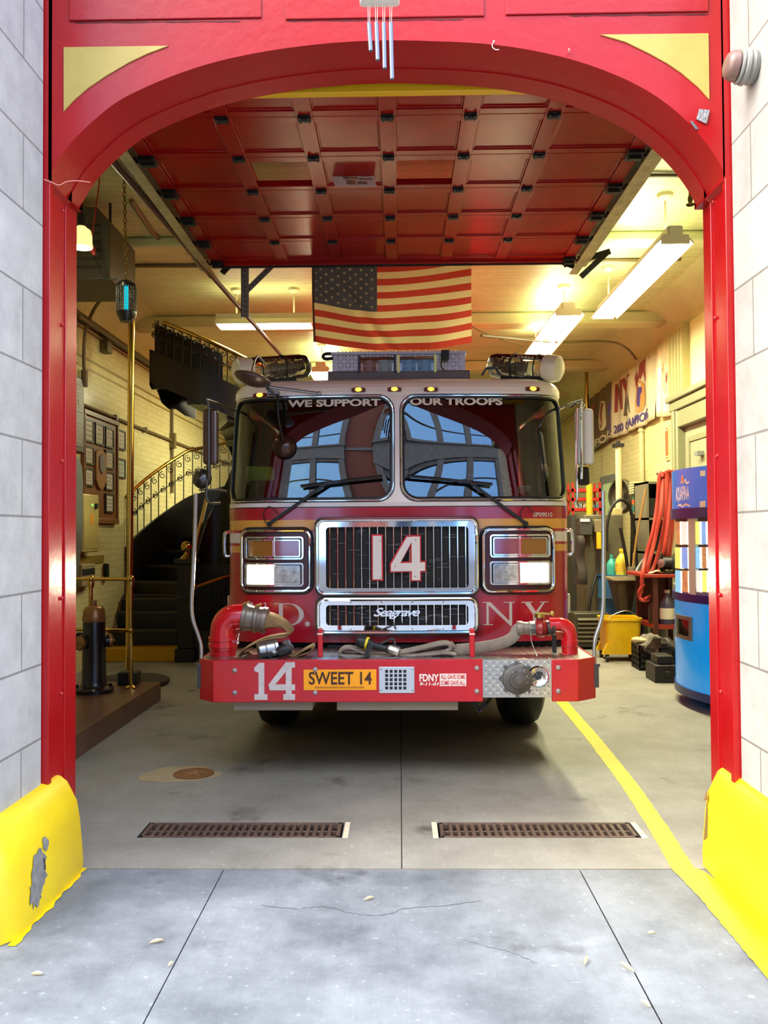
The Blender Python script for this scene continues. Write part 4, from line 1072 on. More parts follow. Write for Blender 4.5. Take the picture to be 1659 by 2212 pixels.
one_s = [[(572,1268),(617,1268),(617,1556),(572,1556)],[(538,1308),(576,1268),(576,1345),(540,1332)],[(540,1512),(642,1512),(642,1557),(540,1557)]]
four_s = [[(783,1262),(852,1262),(830,1300),(830,1557),(785,1557)],[(648,1440),(785,1262),(815,1300),(700,1440)],[(648,1436),(856,1436),(856,1482),(660,1482)],[(765,1512),(856,1512),(856,1557),(765,1557)],[(800,1262),(855,1262),(855,1305),(800,1305)]]
pieces('bumper_number', one_s+four_s, mat('number_offwhite', (214,208,208), .4, c2=(190,184,184), ns=14), bump, bpx, .001, .003)
def plate(nm, x0, y0, x1, y1, mt, th=.004):
    a = B(x0, y1); b = B(x1, y0); m = MB(); m.box(a.x, b.x, DB-th, DB-.0003, a.z, b.z); return m.build(nm, mt, bump, bevel=.0015)
s1 = plate('slogan_plate', 656, 1446, 813, 1491, mat('plate_amber', (250,168,24), .4))
text('slogan_lettering', 'SWEET 14', mat('slogan_brown', (64,34,14), .5), s1, bq(667,1451,803,1479,.006), bold=.018)
m = MB(); rn = random.Random(4); q = bq(680,1483,790,1487,.006)
u = 0
while u < .97:
    w = rn.uniform(.008,.03); m.add([q(u,0),q(min(u+w,1),0),q(min(u+w,1),1),q(u,1)], [(0,1,2,3)]); u += w+rn.uniform(.005,.012)
m.build('small_print', mat('small_print_brown', (178,112,20), .5), s1, flat=True, normals=False)
sp = plate('speaker_grille', 819, 1440, 895, 1497, mat('grille_plate', (206,212,220), .3, .7), .006)
m = MB()
for j in range(5):
    for i in range(5):
        q = bq(832+i*9.8, 1447+j*9, 838.5+i*9.8, 1453.5+j*9, .0065); m.add([q(0,0),q(1,0),q(1,1),q(0,1)], [(0,1,2,3)])
m.build('speaker_holes', BLACK, sp, flat=True, normals=False)
m = MB()
for x, y in ((823,1445),(891,1445),(823,1491),(891,1491)): m.sphere(B(x, y, DB-.006), .006, 8)
m.build('plate_screw', STEEL, sp)
text('sticker_lettering', 'FDNY', WHITE, bump, bq(906,1456,948,1472), bold=.03)
text('sticker_date', '9-11-01', WHITE, bump, bq(907,1474,948,1481), bold=.03, shear=.2)
s2 = plate('motto_sticker', 950, 1455, 1007, 1482, WHITE, .0015)
RT = mat('sticker_red', (206,36,48), .5)
text('sticker_lettering', 'ALL GAVE SOME', RT, s2, bq(952,1457,1005,1467,.003), bold=.015)
text('sticker_lettering', 'SOME GAVE ALL', RT, s2, bq(952,1470,1005,1480,.003), bold=.015)
# capped intake and open port on the tread plate
c = B(1117, 1466, DB+.008); m = MB(); m.lathe([(.0,0),(.093,0),(.093,.02),(.088,.03),(.075,.036),(.06,.04),(.052,.042),(.05,.06),(.034,.062),(.032,.085),(.018,.087),(.016,.1),(0,.1)], c, (0,-1,0), 28)
for k in range(8):
    t = k*math.pi/4; m.obox(c+V(.094*math.cos(t), -.015, .094*math.sin(t)), .03, .022, .02, (math.cos(t), 0, math.sin(t)), (0,1,0))
cap_ = m.build('intake_cap', mat('cap_grey', (104,102,98), .45, .4, c2=(84,82,78), ns=25), bump)
for ch, x, y, rot in (('H',1108,1452,0), ('N',1122,1451,.1), ('C',1133,1449,.5), ('T',1137,1462,1.2), ('T',1138,1474,1.7)):
    ca, sa = math.cos(-rot), math.sin(-rot); p = B(x, y, DB-.030)
    text('cap_letter', ch, mat('cap_letter_grey', (186,184,178), .5), cap_, lambda u, v, t=0: V(p.x+((u-.5)*ca-(v-.5)*sa)*.013, p.y-.006, p.z+((u-.5)*sa+(v-.5)*ca)*.015), bold=.01)
c = B(1162, 1461, DB+.008); m = MB(); m.lathe([(.066,0),(.066,.012),(.058,.022),(.05,.02),(.036,.006),(.028,.002)], c, (0,-1,0), 28); m.build('tow_port', CHROME, bump)
m = MB(); m.cyl(B(1160,1458,DB+.006), B(1160,1458,DB+.003), .030); m.build('port_hole_dark', BLACK, bump)  # black disc standing in for the dark hole of the open port
for x0, x1 in ((505,676),(728,989)):
    a = P(x0, 1533, 5.45); b = P(x1, 1514, 5.45); m = MB(); m.box(a.x, b.x, 5.42, 5.9, a.z, b.z+.01); m.build('under_bumper_tray', mat('tray_grey', (166,162,148), .5), eng, bevel=.006)
m = MB(); p = P(1035, 1520, 5.55); m.tube([p+V(-.06,0,.03), p+V(-.02,0,-.02), p+V(.02,0,-.03), p+V(.05,0,0), p+V(.08,.03,.03)], .012, 8, 4); m.tube([p+V(-.03,0,.02), p+V(.0,-.02,-.05), p+V(.03,0,.02)], .008, 8, 4); m.build('tow_hook', DARK, eng)
for x in (692, 1020):
    p = P(x, 1420, 5.385); q = P(x, 1357, 5.385); m = MB(); m.box(p.x-.016, p.x+.016, 5.37, 5.40, p.z, q.z); m.build('deck_post', RED_BUMP, eng, bevel=.008, seg=3)
    m = MB(); m.box(p.x-.017, p.x+.017, 5.369, 5.401, q.z-.038, q.z-.03); m.build('post_band', WHITE, eng)
# corner guide rods
for pts, nm in ((((423,1066),(421,1150),(417,1240),(414,1305),(417,1340),(428,1372),(435,1400),(434,1440)), 'l'), (((1303,1060),(1304,1150),(1304,1240),(1303,1312),(1297,1345),(1287,1375),(1284,1400),(1285,1440)), 'r')):
    m = MB(); m.tube([P(x, y, 5.47) for x, y in pts], .0125, 10, 4); gr = m.build('guide_rod', mat('rod_steel', (176,172,168), .25, .9), eng)
    p = P(*pts[-1], 5.47); m = MB(); m.box(p.x-.02, p.x+.02, 5.45, 5.5, .58, p.z+.02); m.cyl(P(*pts[-1], 5.47)+V(-.03,0,.01), P(*pts[-1], 5.47)+V(.03,0,.01), .012); m.build('rod_clamp', DGREY, gr)
# left inlet elbow
m = MB(); p0 = P(482, 1418, 5.62)
dn = P(482, 1412, 5.62); pts = [dn, P(482,1385,5.62), P(481,1372,5.62), P(484,1350,5.62), P(496,1336,5.62), P(512,1333,5.62), P(528,1333,5.62)]
m.tube(pts, .082, 20, 5); el = m.build('inlet_elbow', RED_PIPE, eng)
def zz(y): return P(482, y, 5.62).z
m = MB(); m.lathe([(0,zz(1418)),(.085,zz(1418)),(.085,zz(1404)),(.09,zz(1403)),(.09,zz(1398)),(.096,zz(1397)),(.096,zz(1389)),(.087,zz(1388)),(.087,zz(1384)),(.094,zz(1383)),(.094,zz(1375)),(.082,zz(1374)),(0,zz(1374))], (dn.x, dn.y, 0), (0,0,1), 24); m.build('swivel_collar', RED_PIPE, el)
m = MB(); q = P(507,1387,5.60); m.cyl(P(500,1387,5.60), P(515,1387,5.57), .011); m.tube([P(512,1390,5.58), P(514,1378,5.57), P(516,1368,5.57)], .005, 8); m.sphere(P(513,1388,5.575), .013, 10); m.build('drain_valve', CHROME, el)
# right outlet elbow with valve
dn = P(1231, 1412, 5.66)
def zr(y): return P(1231, y, 5.66).z
m = MB(); m.tube([dn, P(1231,1385,5.66), P(1231,1372,5.66), P(1226,1357,5.66), P(1212,1350,5.66), P(1200,1350,5.66), P(1186,1350,5.66)], .047, 18, 5); eo = m.build('outlet_elbow', RED_PIPE, eng)
m = MB(); m.lathe([(0,zr(1418)),(.06,zr(1418)),(.06,zr(1411)),(.052,zr(1410)),(.052,zr(1396)),(.055,zr(1395)),(.055,zr(1382)),(.047,zr(1381)),(0,zr(1380))], (dn.x, dn.y, 0), (0,0,1), 22); m.build('swivel_collar', RED_PIPE, eo)
m = MB(); m.lathe([(0,0),(.05,0),(.05,.35),(.044,.4),(.044,.6),(.05,.65),(.05,1),(0,1)], P(1197,1355,5.66), P(1181,1357,5.66)-P(1197,1355,5.66), 20); m.build('union_ring', mat('union_grey', (72,66,62), .4, .5), eo)
a, b = P(1181,1357,5.66), P(1155,1357,5.66); m = MB(); m.lathe([(.04,0),(.054,.2),(.062,.5),(.054,.8),(.042,1.0),(0,1)], a, b-a, 20); m.cyl(P(1166,1350,5.66), P(1166,1332,5.66), .022); vb = m.build('valve_body', mat('valve_red', (140,28,34), .35), eo)
a, b = P(1158,1357,5.66), P(1140,1357,5.66); m = MB(); m.lathe([(.03,0),(.046,.1),(.046,.8),(.038,1),(0,1)], a, b-a, 8); m.build('outlet_coupling', mat('coupling_dark', (70,66,60), .35, .7), eo)
m = MB(); m.cyl(P(1166,1334,5.66), P(1166,1325,5.66), .035); m.bar(P(1158,1324,5.64), P(1190,1326,5.62), .016, .012); m.sphere(P(1193,1326,5.62), .016, 12); m.build('valve_handle', BRASS, vb)
p = P(1146,1362,5.60); m = MB(); pts = catmull([p, P(1148,1385,5.52), P(1155,1405,5.45), P(1160,1417,5.40)], 7)
for i, q in enumerate(pts): m.sphere(q, .0045, 6)
m.build('bead_chain', STEEL, eo)
m = MB(); a = P(1197,1372,5.68); m.box(a.x-.013, a.x+.013, 5.67, 5.69, .766, a.z); m.build('valve_stay', BLACK, eo)
# wheels
for x in (-.98, .96):
    for y in (7.15, 12.2):
        m = MB(); m.lathe([(.28,-.15),(.44,-.16),(.5,-.13),(.525,-.08),(.525,.08),(.5,.13),(.44,.16),(.28,.15)], (x, y, .525), (1,0,0), 40); w = m.build('tyre', BLACK, eng)
        m = MB(); m.lathe([(0,-.05),(.1,-.05),(.12,-.02),(.27,-.03),(.285,-.14),(.29,.14),(.27,.05),(0,.05)], (x, y, .525), (1,0,0), 32); m.build('rim', ALU, w)
m = MB(); m.box(-1.0, .97, 6.9, 7.4, .42, .62); m.box(-.5, .5, 6.0, 14, .5, .78); m.build('axle', DARK, eng)

# ------------------------------------------------------------------ hoses lying on the bumper
TANHOSE = mat('tan_canvas', (152,126,84), .8, c2=(132,106,70), ns=20, bump=.3, bs=160)
GREYHOSE = mat('grey_canvas', (158,150,140), .85, c2=(126,118,110), ns=9, bump=.4, bs=140)
dS = 5.62
sh = thing('suction_hose', 'tan canvas hose folded on the left of the bumper, clamped to the big red elbow', 'hose', P(560, 1415, dS))
a, b = P(524,1333,dS), P(577,1341,dS); m = MB(); m.lathe([(0,0),(.084,0),(.09,.02),(.09,.16),(.084,.2),(.080,.45),(.088,.5),(.088,.62),(.08,.64),(.083,.8),(.086,.82),(.086,.98),(.07,1),(0,1)], a, b-a, 26); m.build('hose_adapter', mat('adapter_grey', (124,114,102), .4, .5), sh)
m = MB()
for (x, y) in ((530,1303),(556,1308)): m.tube([P(x-6,y+2,dS-.02), P(x+10,y-3,dS-.02)], .009, 8); m.bar(P(x+2,y,dS-.02), P(x-2,y+14,dS-.03), .012, .01)
m.build('clamp_lever', mat('lever_brass', (196,150,90), .25, .9), sh)
m = MB(); m.sweep([P(*q, dS) for q in ((570,1340),(590,1340),(612,1347),(626,1358),(628,1366),(618,1372),(600,1374),(575,1379),(550,1389),(530,1401),(520,1413),(519,1419),(524,1416),(531,1413),(538,1416),(541,1421))], lambda q: .155 if q > .12 else .15, lambda q: .11*(1-q/.18)+.012 if q < .18 else .012, (.12,1,.1), 5); m.build('canvas_hose', TANHOSE, sh)
m = MB(); m.sweep([P(*q, dS-.05) for q in ((598,1412),(612,1406),(628,1412),(640,1413),(655,1404),(668,1397),(675,1394),(677,1399),(670,1406),(655,1411),(640,1417))], .12, .011, (.1,1,.1), 5); m.build('canvas_hose', TANHOSE, sh)
cp = thing('hose_coupling', 'silver hose coupling with a black collar lying on the left bumper deck', 'coupling', P(580, 1416, 5.52))
a, b = P(557,1407,5.5), P(600,1398,5.54); m = MB(); m.lathe([(0,0),(.045,0),(.052,.06),(.054,.35),(.05,.38),(.056,.42),(.056,.8),(.06,.84),(.06,.98),(.045,1),(0,1)], a, b-a, 24); m.build('coupling_body', mat('coupling_silver', (168,168,164), .28, .9), cp)
a, b = P(600,1409,5.49), P(628,1399,5.5); m = MB(); m.lathe([(0,0),(.03,0),(.036,.2),(.036,.8),(.03,1),(0,1)], a, b-a, 18); m.bar(P(560,1415,5.46), P(590,1414,5.46), .02, .02); m.build('black_collar', BLACK, cp)
a, b = P(616,1392,5.53), P(630,1400,5.5); m = MB(); m.cyl(a, b, .022); m.cyl(P(618,1389,5.53), P(622,1401,5.49), .03); m.build('lug', ALU, cp)
gh = thing('attack_hose', 'flat grey canvas hose folded along the bumper and joined to the right outlet valve', 'hose', P(900, 1412, 5.6))
a, b = P(1141,1357,5.66), P(1116,1357,5.66); m = MB(); m.lathe([(0,0),(.04,0),(.04,.45),(.046,.5),(.048,.9),(.044,1),(0,1)], a, b-a, 18); m.build('hose_end', mat('hose_end_grey', (134,124,114), .5, .4), gh)
m = MB(); m.sweep([P(1128,1352,5.66), P(1116,1362,5.66), P(1110,1374,5.65), P(1095,1385,5.63), P(1070,1393,5.61), P(1040,1398,5.6), P(1005,1402,5.6), P(985,1403,5.6), P(979,1399,5.6), P(984,1393,5.6)], .035, .075, (0,1,0), 5); m.build('canvas_hose', GREYHOSE, gh)
m = MB(); m.sweep([P(*q, 5.58) for q in ((862,1410),(890,1404),(920,1397),(945,1391),(965,1389),(972,1394),(970,1401),(960,1406),(940,1409),(900,1413),(870,1414),(840,1415))], .10, .028, (0,1,.05), 5); m.build('canvas_hose', GREYHOSE, gh)
m = MB(); m.sweep([P(*q, 5.56) for q in ((985,1413),(960,1409),(930,1412),(880,1415),(830,1416),(800,1414),(770,1402),(752,1398),(740,1402),(735,1410),(742,1415),(770,1416),(800,1416))], .10, .024, (0,1,.05), 5); m.build('canvas_hose', GREYHOSE, gh)
nz = thing('hose_nozzle', 'black nozzle with a yellow band lying on the grey hose at mid bumper', 'nozzle', P(815, 1412, 5.5))
a, b = P(770,1383,5.52), P(852,1406,5.48)
m = MB(); m.lathe([(0,0),(.032,0),(.040,.06),(.040,.2),(.035,.24),(.03,.36),(.022,.42),(.022,.8),(.026,.82),(.026,1),(0,1)], a, b-a, 22); m.build('nozzle_body', BLACK, nz)
m = MB(); m.lathe([(.039,.25),(.0395,.25),(.0395,.31),(.036,.31)], a, b-a, 22); m.build('yellow_band', mat('band_yellow', (226,214,40), .5), nz)
m = MB(); m.bar(P(802,1392,5.49), P(790,1418,5.48), .03, .03, (0,1,0)); m.tube([P(815,1393,5.5), P(835,1385,5.5), P(848,1380,5.5), P(853,1392,5.49)], .008, 8, 3); m.build('pistol_grip', BLACK, nz)
a2_, b2_ = P(838,1400,5.48), P(864,1409,5.47); m = MB(); m.lathe([(0,0),(.022,0),(.03,.2),(.03,.9),(.02,1),(0,1)], a2_, b2_-a2_, 8); m.build('nozzle_coupling', mat('coupling_pale', (160,154,148), .3, .7), nz)
m = MB(); q_ = [P(x, y, 6.3) for x, y in ((1172,1002),(1180,1000),(1188,1016),(1186,1026),(1176,1018))]
m.prism([(p.x, p.z) for p in q_], lambda u, v, t: (u, 6.3+.008*t, v)); m.build('emblem_sticker', mat('emblem_gold', (206,140,66), .5, c2=(150,60,44), ns=40, lo=.48, hi=.52), eng)
for lab, x0, x1, y0 in (('white folded papers lying on the dashboard behind the right wiper', 1030, 1075, 1068), ('small white card on the dashboard near the right end of the windscreen', 1118, 1146, 1046)):
    p = P((x0+x1)/2, y0, 6.36); w = (x1-x0)/F_PX*6.36/2; m = MB(); m.obox((p.x, 6.36, 1.862), w*2, .005, .06, (1,.1,.06), (0,.7,.7)); tag(m.build('dash_paper', PAPER), lab, 'paper')
# vests behind the windscreen
VEST = mat('lime_fabric', (198,204,66), .7, c2=(176,184,56), ns=6)
for lab, pts in (('lime vest on the dashboard at the far left of the windscreen', ((522,1010),(540,1006),(590,1008),(594,1038),(524,1038))), ('lime vest hanging behind the windscreen left of its centre', ((630,1006),(662,1006),(656,1030),(660,1056),(626,1056),(624,1036)))):
    q = [P(x, y, 6.55) for x, y in pts]; m = MB(); m.prism([(p.x, p.z) for p in q], lambda u, v, t: (u, 6.55+.06*t, v)); tag(m.build('safety_vest', VEST, bevel=.015), lab, 'vest')
# ------------------------------------------------------------------ left side of the hall
def PX(px, py, X):
    """where the line of sight through a pixel meets the plane x = X"""
    v = CAM_R @ Vector(((px-829.5)/F_PX, -(py-1106.0)/F_PX, -1.0)); v = v*(X/v.x); return Vector((X, v.y, v.z+EYE))
PT = brickmat('platform_tiles', (112,74,52), (96,62,44), (70,48,36), 'Z', .2, .2, .003, rough=.35, bump=.2, offs=0, noise=.3)
m = MB(); m.box(WL+.002, -2.24, 4.345, 8.12, 0, .172)
o = m.build('platform', PT, bevel=.006); tag(o, 'low brown tiled platform along the left wall, under the black hydrant', 'platform')
# hydrant
c = P(203, 1478, 7.6); c.z = .172
h = thing('fire_hydrant', 'old black fire hydrant with a gold bonnet standing on the brown platform', 'hydrant', c)
HB = mat('hydrant_black', (18,15,20), .25, c2=(28,22,28), ns=10)
HG = mat('hydrant_gold', (150,108,58), .35, .4, c2=(126,88,48), ns=14)
m = MB(); m.lathe([(0,0),(.165,0),(.168,.03),(.15,.05),(.12,.055),(.11,.07),(.104,.09),(.100,.3),(.098,.45),(.096,.6),(.093,.62),(0,.62)], c, n=32); m.build('barrel', HB, h)
m = MB()
for k in range(6): t = k*math.pi/3+.3; m.cyl(c+V(.14*math.cos(t), .14*math.sin(t), .045), c+V(.14*math.cos(t), .14*math.sin(t), .07), .016, n=6)
m.build('flange_bolt', HB, h)
m = MB(); m.lathe([(0,.615),(.098,.615),(.102,.63),(.098,.66),(.09,.72),(.072,.745),(.05,.755),(.022,.757),(.022,.80),(.016,.805),(0,.805)], c, n=28); m.build('bonnet', HG, h)
for d, r, l, cap in ((V(-.55,-.83,0), .05, .15, HG), (V(-1,.25,0), .062, .16, HB), (V(.9,.5,0), .05, .14, HG)):
    m = MB(); q = c+V(0,0,.44); m.lathe([(r*1.1,.5),(r*.95,.6),(r,.8),(r*1.15,.82),(r*1.15,.9),(0,.9)], q, d.normalized()*l, 18); n_ = m.build('side_nozzle', HB, h)
    m = MB(); m.lathe([(r*1.2,.86),(r*1.25,.9),(r*1.25,1.02),(r,1.1),(r*.3,1.12),(r*.3,1.25),(0,1.25)], q, d.normalized()*l, 20); m.build('nozzle_cap', cap, n_)
# brass rail
a = P(283, 1251, 7.78); z0 = .172
rt = thing('brass_railing', 'brass pipe railing on the brown platform behind the black hydrant', 'railing', (a.x, a.y, z0))
x2 = P(196, 1251, 7.86).x
for x, y in ((a.x, 7.78), (x2, 7.86), (-3.5, 7.98)):
    m = MB(); m.cyl((x, y, z0), (x, y, a.z), .019); m.lathe([(0,0),(.05,0),(.05,.012),(.03,.03),(0,.03)], (x, y, z0), n=16); m.sphere((x, y, a.z), .034, 16); m.lathe([(.026,-.03),(.03,0),(.026,.03)], (x, y, a.z-.05), n=14); m.build('post', BRASS, rt)
zl = P(283, 1362, 7.78).z
for z in (a.z, zl):
    m = MB(); m.tube([(a.x, 7.78, z), (x2, 7.86, z), (-3.55, 7.985, z)], .017, 12)
    for x, y in ((a.x, 7.78), (x2, 7.86)): m.sphere((x, y, z), .028, 12)
    m.build('rail', BRASS, rt)
p = P(279, 1462, 8.0); m = MB(); m.box(p.x-.085, p.x+.085, 7.92, 8.09, .173, .173+.115); tag(m.build('black_block', BLACK, bevel=.012), 'small black block on the platform corner by the brass rail post', 'block')
# sliding pole and its mat
pb = P(274, 1462, 9.0)
pt = thing('sliding_pole', 'tall brass sliding pole rising to the ceiling behind the platform', 'pole', (pb.x+.02, 9.0, 0))
m = MB(); m.cyl((pb.x+.02, 9.0, .06), (pb.x+.05, 9.0, ZC), .034, n=20); m.build('pole', BRASS, pt)
m = MB(); m.lathe([(.036,0),(.09,0),(.09,.02),(.05,.06),(.036,.06)], (pb.x+.02, 9.0, .062), n=20); m.build('foot', OLDBRASS, pt)
m = MB(); m.lathe([(0,0),(.38,0),(.4,.02),(.4,.045),(.37,.06),(0,.062)], (pb.x+.04, 8.98, 0), n=36); tag(m.build('landing_mat', mat('mat_dark', (52,44,34), .8, c2=(40,34,28), ns=10)), 'round dark landing mat at the foot of the brass pole', 'mat')
# insect lamp on its chain
zt = P(273, 606, 6.9); zb_ = P(273, 695, 6.9)
zp = thing('insect_lamp', 'black caged insect lamp with a blue glow hanging from a chain', 'insect lamp', (zt.x, 6.9, zb_.z))
Hh = zt.z-zb_.z
m = MB(); m.lathe([(0,Hh),(.03,Hh),(.055,Hh*.96),(.078,Hh*.9),(.08,Hh*.82),(.0,Hh*.82)], (zt.x, 6.9, zb_.z), n=24); m.lathe([(0,0),(.05,0),(.06,.02),(.078,Hh*.16),(.08,Hh*.24),(0,Hh*.24)], (zt.x, 6.9, zb_.z), n=24); m.build('housing', mat('zapper_black', (16,18,18), .25), zp)
m = MB()
for i in range(14): z = zb_.z+Hh*(.26+.56*i/14); m.tube([(zt.x+.079*math.cos(t), 6.9+.079*math.sin(t), z) for t in [2*math.pi*k/24 for k in range(24)]], .0024, 4, closed=True)
for k in range(24): t = 2*math.pi*k/24; m.tube([(zt.x+.079*math.cos(t), 6.9+.079*math.sin(t), zb_.z+Hh*.22), (zt.x+.079*math.cos(t), 6.9+.079*math.sin(t), zb_.z+Hh*.84)], .0022, 4)
m.build('wire_cage', DARK, zp)
m = MB(); m.cyl((zt.x+.01, 6.87, zb_.z+Hh*.24), (zt.x+.01, 6.87, zb_.z+Hh*.82), .017); m.build('blue_tube', emitmat('zapper_blue', (.0, .55, .72), 2.0), zp)
m = MB(); top = V(zt.x-.02, 6.9, ZC); n_ = 24
for i in range(n_):
    z = zt.z+(ZC-zt.z)*(i+.5)/n_; x = zt.x-.02*(i/n_); hh = (ZC-zt.z)/n_*.62
    ex = V(1,0,0) if i % 2 else V(0,1,0)
    m.tube([V(x, 6.9, z)+ex*(.012*math.cos(t))+V(0,0,hh*math.sin(t)) for t in [2*math.pi*k/10 for k in range(10)]], .0045, 5, closed=True)
m.build('chain', OLDBRASS, zp)
m = MB(); m.tube([P(254,604,6.9), P(225,600,6.9), P(212,575,6.9), P(204,552,6.9)], .006, 6, 5)
o = m.build('flex_cord', BLACK); tag(o, 'cable from the insect lamp looping up to a red plug', 'cable')
m = MB(); m.tube([P(204,552,6.9), P(200,540,6.9), P(197,528,6.9)], lambda t: .011+.012*math.sin(math.pi*t), 10, 3); m.tube([P(197,528,6.9), P(203,480,6.9), P(210,430,6.9), P(214,395,6.9), V(P(214,390,6.9).x, 6.9, ZC)], .006, 6, 4); m.build('red_plug', mat('plug_red', (150,40,34), .4), o)
m = MB(); m.tube([P(278,690,6.95), P(300,640,7.1), P(286,470,7.2), V(P(290,430,7.2).x, 7.2, ZC)], .004, 5, 5); 
# unit heater
a = P(150, 605, 7.2); b = P(238, 440, 7.2)
ht = thing('unit_heater', 'dark olive box heater hung high at the left, behind the arch', 'heater', ((a.x+b.x)/2, 7.5, a.z))
m = MB(); m.prism([(-3.1,a.z),(b.x,a.z),(b.x,b.z-.18),(b.x-.12,b.z-.02),(-3.1,b.z-.02)], lambda u, v, t: (u, 7.2+.7*t, v)); m.build('casing', mat('heater_olive', (70,60,44), .5), ht, bevel=.012)
m = MB()
for i in range(6): z = a.z+.1+i*.07; m.box(-3.0, b.x-.08, 7.19, 7.205, z, z+.02)
m.build('louvre', mat('heater_dark', (48,42,32), .5), ht)
m = MB()
for x in (-3.0, b.x-.1): m.cyl((x, 7.5, b.z-.05), (x, 7.5, ZC), .012)
m.build('hanger_rod', DARK, ht)
# cream lamp
a = P(176, 535, 6.4); w = .078
lp_ = thing('pendant_lamp', 'small cream pendant lamp shining at the left edge of the opening', 'lamp', (a.x, 6.4, a.z))
m = MB(); m.lathe([(w,0),(w*1.05,.006),(w*1.05,.02),(w,.024),(w*.98,.09),(w*.85,.13),(w*.5,.15),(.03,.16)], (a.x, 6.4, a.z), n=24); m.build('glass_shade', mat('lamp_cream', (250,240,170), .3, emit=1.1, ec=(250,236,150)), lp_)
m = MB(); m.lathe([(.03,.15),(.035,.2),(.03,.24),(.0,.24)], (a.x, 6.4, a.z), n=16); m.cyl((a.x, 6.4, a.z+.22), (a.x, 6.4, ZC), .012); m.build('stem', DARK, lp_)
ld = bpy.data.lights.new('lamp_glow', 'POINT'); ld.energy = 9; ld.color = WARM; ld.shadow_soft_size = .06
lo = bpy.data.objects.new('lamp_glow', ld); COL.objects.link(lo); lo.parent = lp_; lo.location = (0, 0, -.05)
# ---- things on the left wall
def on_left(x0, x1, y0, y1, th=.025, off=.0):
    """wall box (y0, y1, z0, z1) from a pixel rectangle on the left wall"""
    a = PX(x0, (y0+y1)/2, WL+off+th); b = PX(x1, (y0+y1)/2, WL+off+th); mid = PX((x0+x1)/2, y0, WL+off+th); mid2 = PX((x0+x1)/2, y1, WL+off+th)
    return min(a.y,b.y), max(a.y,b.y), mid2.z, mid.z
OAK = mat('honey_oak', (132,84,40), .35, c2=(112,68,32), ns=5, stretch=(1,8,1))
def k2(x): return 140+x/4.608
def l2(y): return 840+y/4.608
yb0, yb1, zb0, zb1 = on_left(k2(197), k2(525), l2(285), l2(1315), .04)
bd = thing('memorial_board', 'honey oak wall board holding framed certificates around a carved shield', 'notice board', (WL, (yb0+yb1)/2, zb0))
m = MB(); m.box(WL, WL+.03, yb0, yb1, zb0, zb1); m.build('panel', OAK, bd)
m = MB()
for z in (zb0, zb1): m.box(WL, WL+.055, yb0-.03, yb1+.03, z-.03, z+.03)
m.box(WL, WL+.05, yb1-.02, yb1+.025, zb0, zb1); m.box(WL, WL+.05, yb0-.025, yb0+.02, zb0, zb1); m.build('frame', OAK, bd, bevel=.006)
y0, y1, z0, z1 = on_left(k2(300), k2(400), l2(600), l2(1010), .04)
m = MB(); yc = (y0+y1)/2; hw = (y1-y0)/2
m.prism([(yc-hw,z1-.05),(yc-hw*.5,z1-.02),(yc,z1),(yc+hw*.5,z1-.02),(yc+hw,z1-.05),(yc+hw,z0+.12),(yc+hw*.6,z0+.04),(yc,z0),(yc-hw*.6,z0+.04),(yc-hw,z0+.12)], lambda u, v, t: (WL+.03+.03*t, u, v)); s_ = m.build('carved_shield', mat('shield_wood', (150,100,56), .35), bd, bevel=.008)
m = MB(); m.prism([(yc-hw*.5,z1-.1),(yc,z1-.06),(yc+hw*.5,z1-.1),(yc+hw*.5,(z0+z1)/2),(yc,(z0+z1)/2-.05),(yc-hw*.5,(z0+z1)/2)], lambda u, v, t: (WL+.06+.012*t, u, v)); m.build('shield_patch', mat('patch_grey', (96,84,78), .6), s_)
def frame(x0, x1, y0, y1, lab, on, body, off):
    a, b, c, d = on_left(k2(x0), k2(x1), l2(y0), l2(y1), .02, off)
    f = thing('picture_frame', lab, 'framed picture', (WL+off, (a+b)/2, c), 'framed certificates by the stairs')
    m = MB(); m.ring([(a,c),(b,c),(b,d),(a,d)], [(a+.022,c+.022),(b-.022,c+.022),(b-.022,d-.022),(a+.022,d-.022)], lambda u, v, t: (WL+off+.022*(1-t), u, v)); m.build('frame', mat('frame_dark', (40,26,18), .4), f, flat=True)
    m = MB(); m.box(WL+off+.002, WL+off+.012, a+.02, b-.02, c+.02, d-.02); s2 = m.build('certificate', body, f)
    m = MB()
    rn = random.Random(int(x0*7+y0))
    for i in range(3): zc = c+.05+(d-c-.1)*(i+.5)/3; w = (b-a-.07)*rn.uniform(.5,1); m.box(WL+off+.012, WL+off+.0135, (a+b)/2-w/2, (a+b)/2+w/2, zc-.012, zc+.012)
    m.build('printing', mat('print_grey', (150,142,132), .6), s2)
CERT = mat('certificate_paper', (214,206,190), .3, c2=(196,186,166), ns=8, coat=.5)
CERT2 = mat('certificate_pale', (176,196,176), .3, coat=.5)
for x0, x1, y0, y1, lab in ((205,292,300,530,'framed certificate in the top row of the oak board, left column'), (205,292,570,755,'framed certificate halfway down the left column of the oak board'), (205,292,790,970,'framed certificate at the foot of the left column of the oak board'),
    (308,396,345,560,'framed certificate directly above the carved shield on the oak board'), (410,490,385,590,'framed certificate at the top of the right column of the oak board'), (410,490,615,800,'framed certificate second from the top in the right column of the oak board'), (410,490,828,1015,'framed certificate third from the top in the right column of the oak board'), (410,490,1045,1235,'framed certificate at the bottom of the right column of the oak board')):
    frame(x0, x1, y0, y1, lab, 1, CERT, .031)
frame(527, 606, 410, 608, 'upper of two black framed pictures on the tiles between oak board and brass pole', 0, CERT, 0)
frame(527, 606, 695, 892, 'lower of two black framed pictures on the tiles between oak board and brass pole', 0, CERT2, 0)
a, b, c, d = on_left(k2(175), k2(340), l2(1050), l2(1625), .12)
ct = thing('control_cabinet', 'beige metal control cabinet with a green lamp below the oak board', 'cabinet', (WL, (a+b)/2, c))
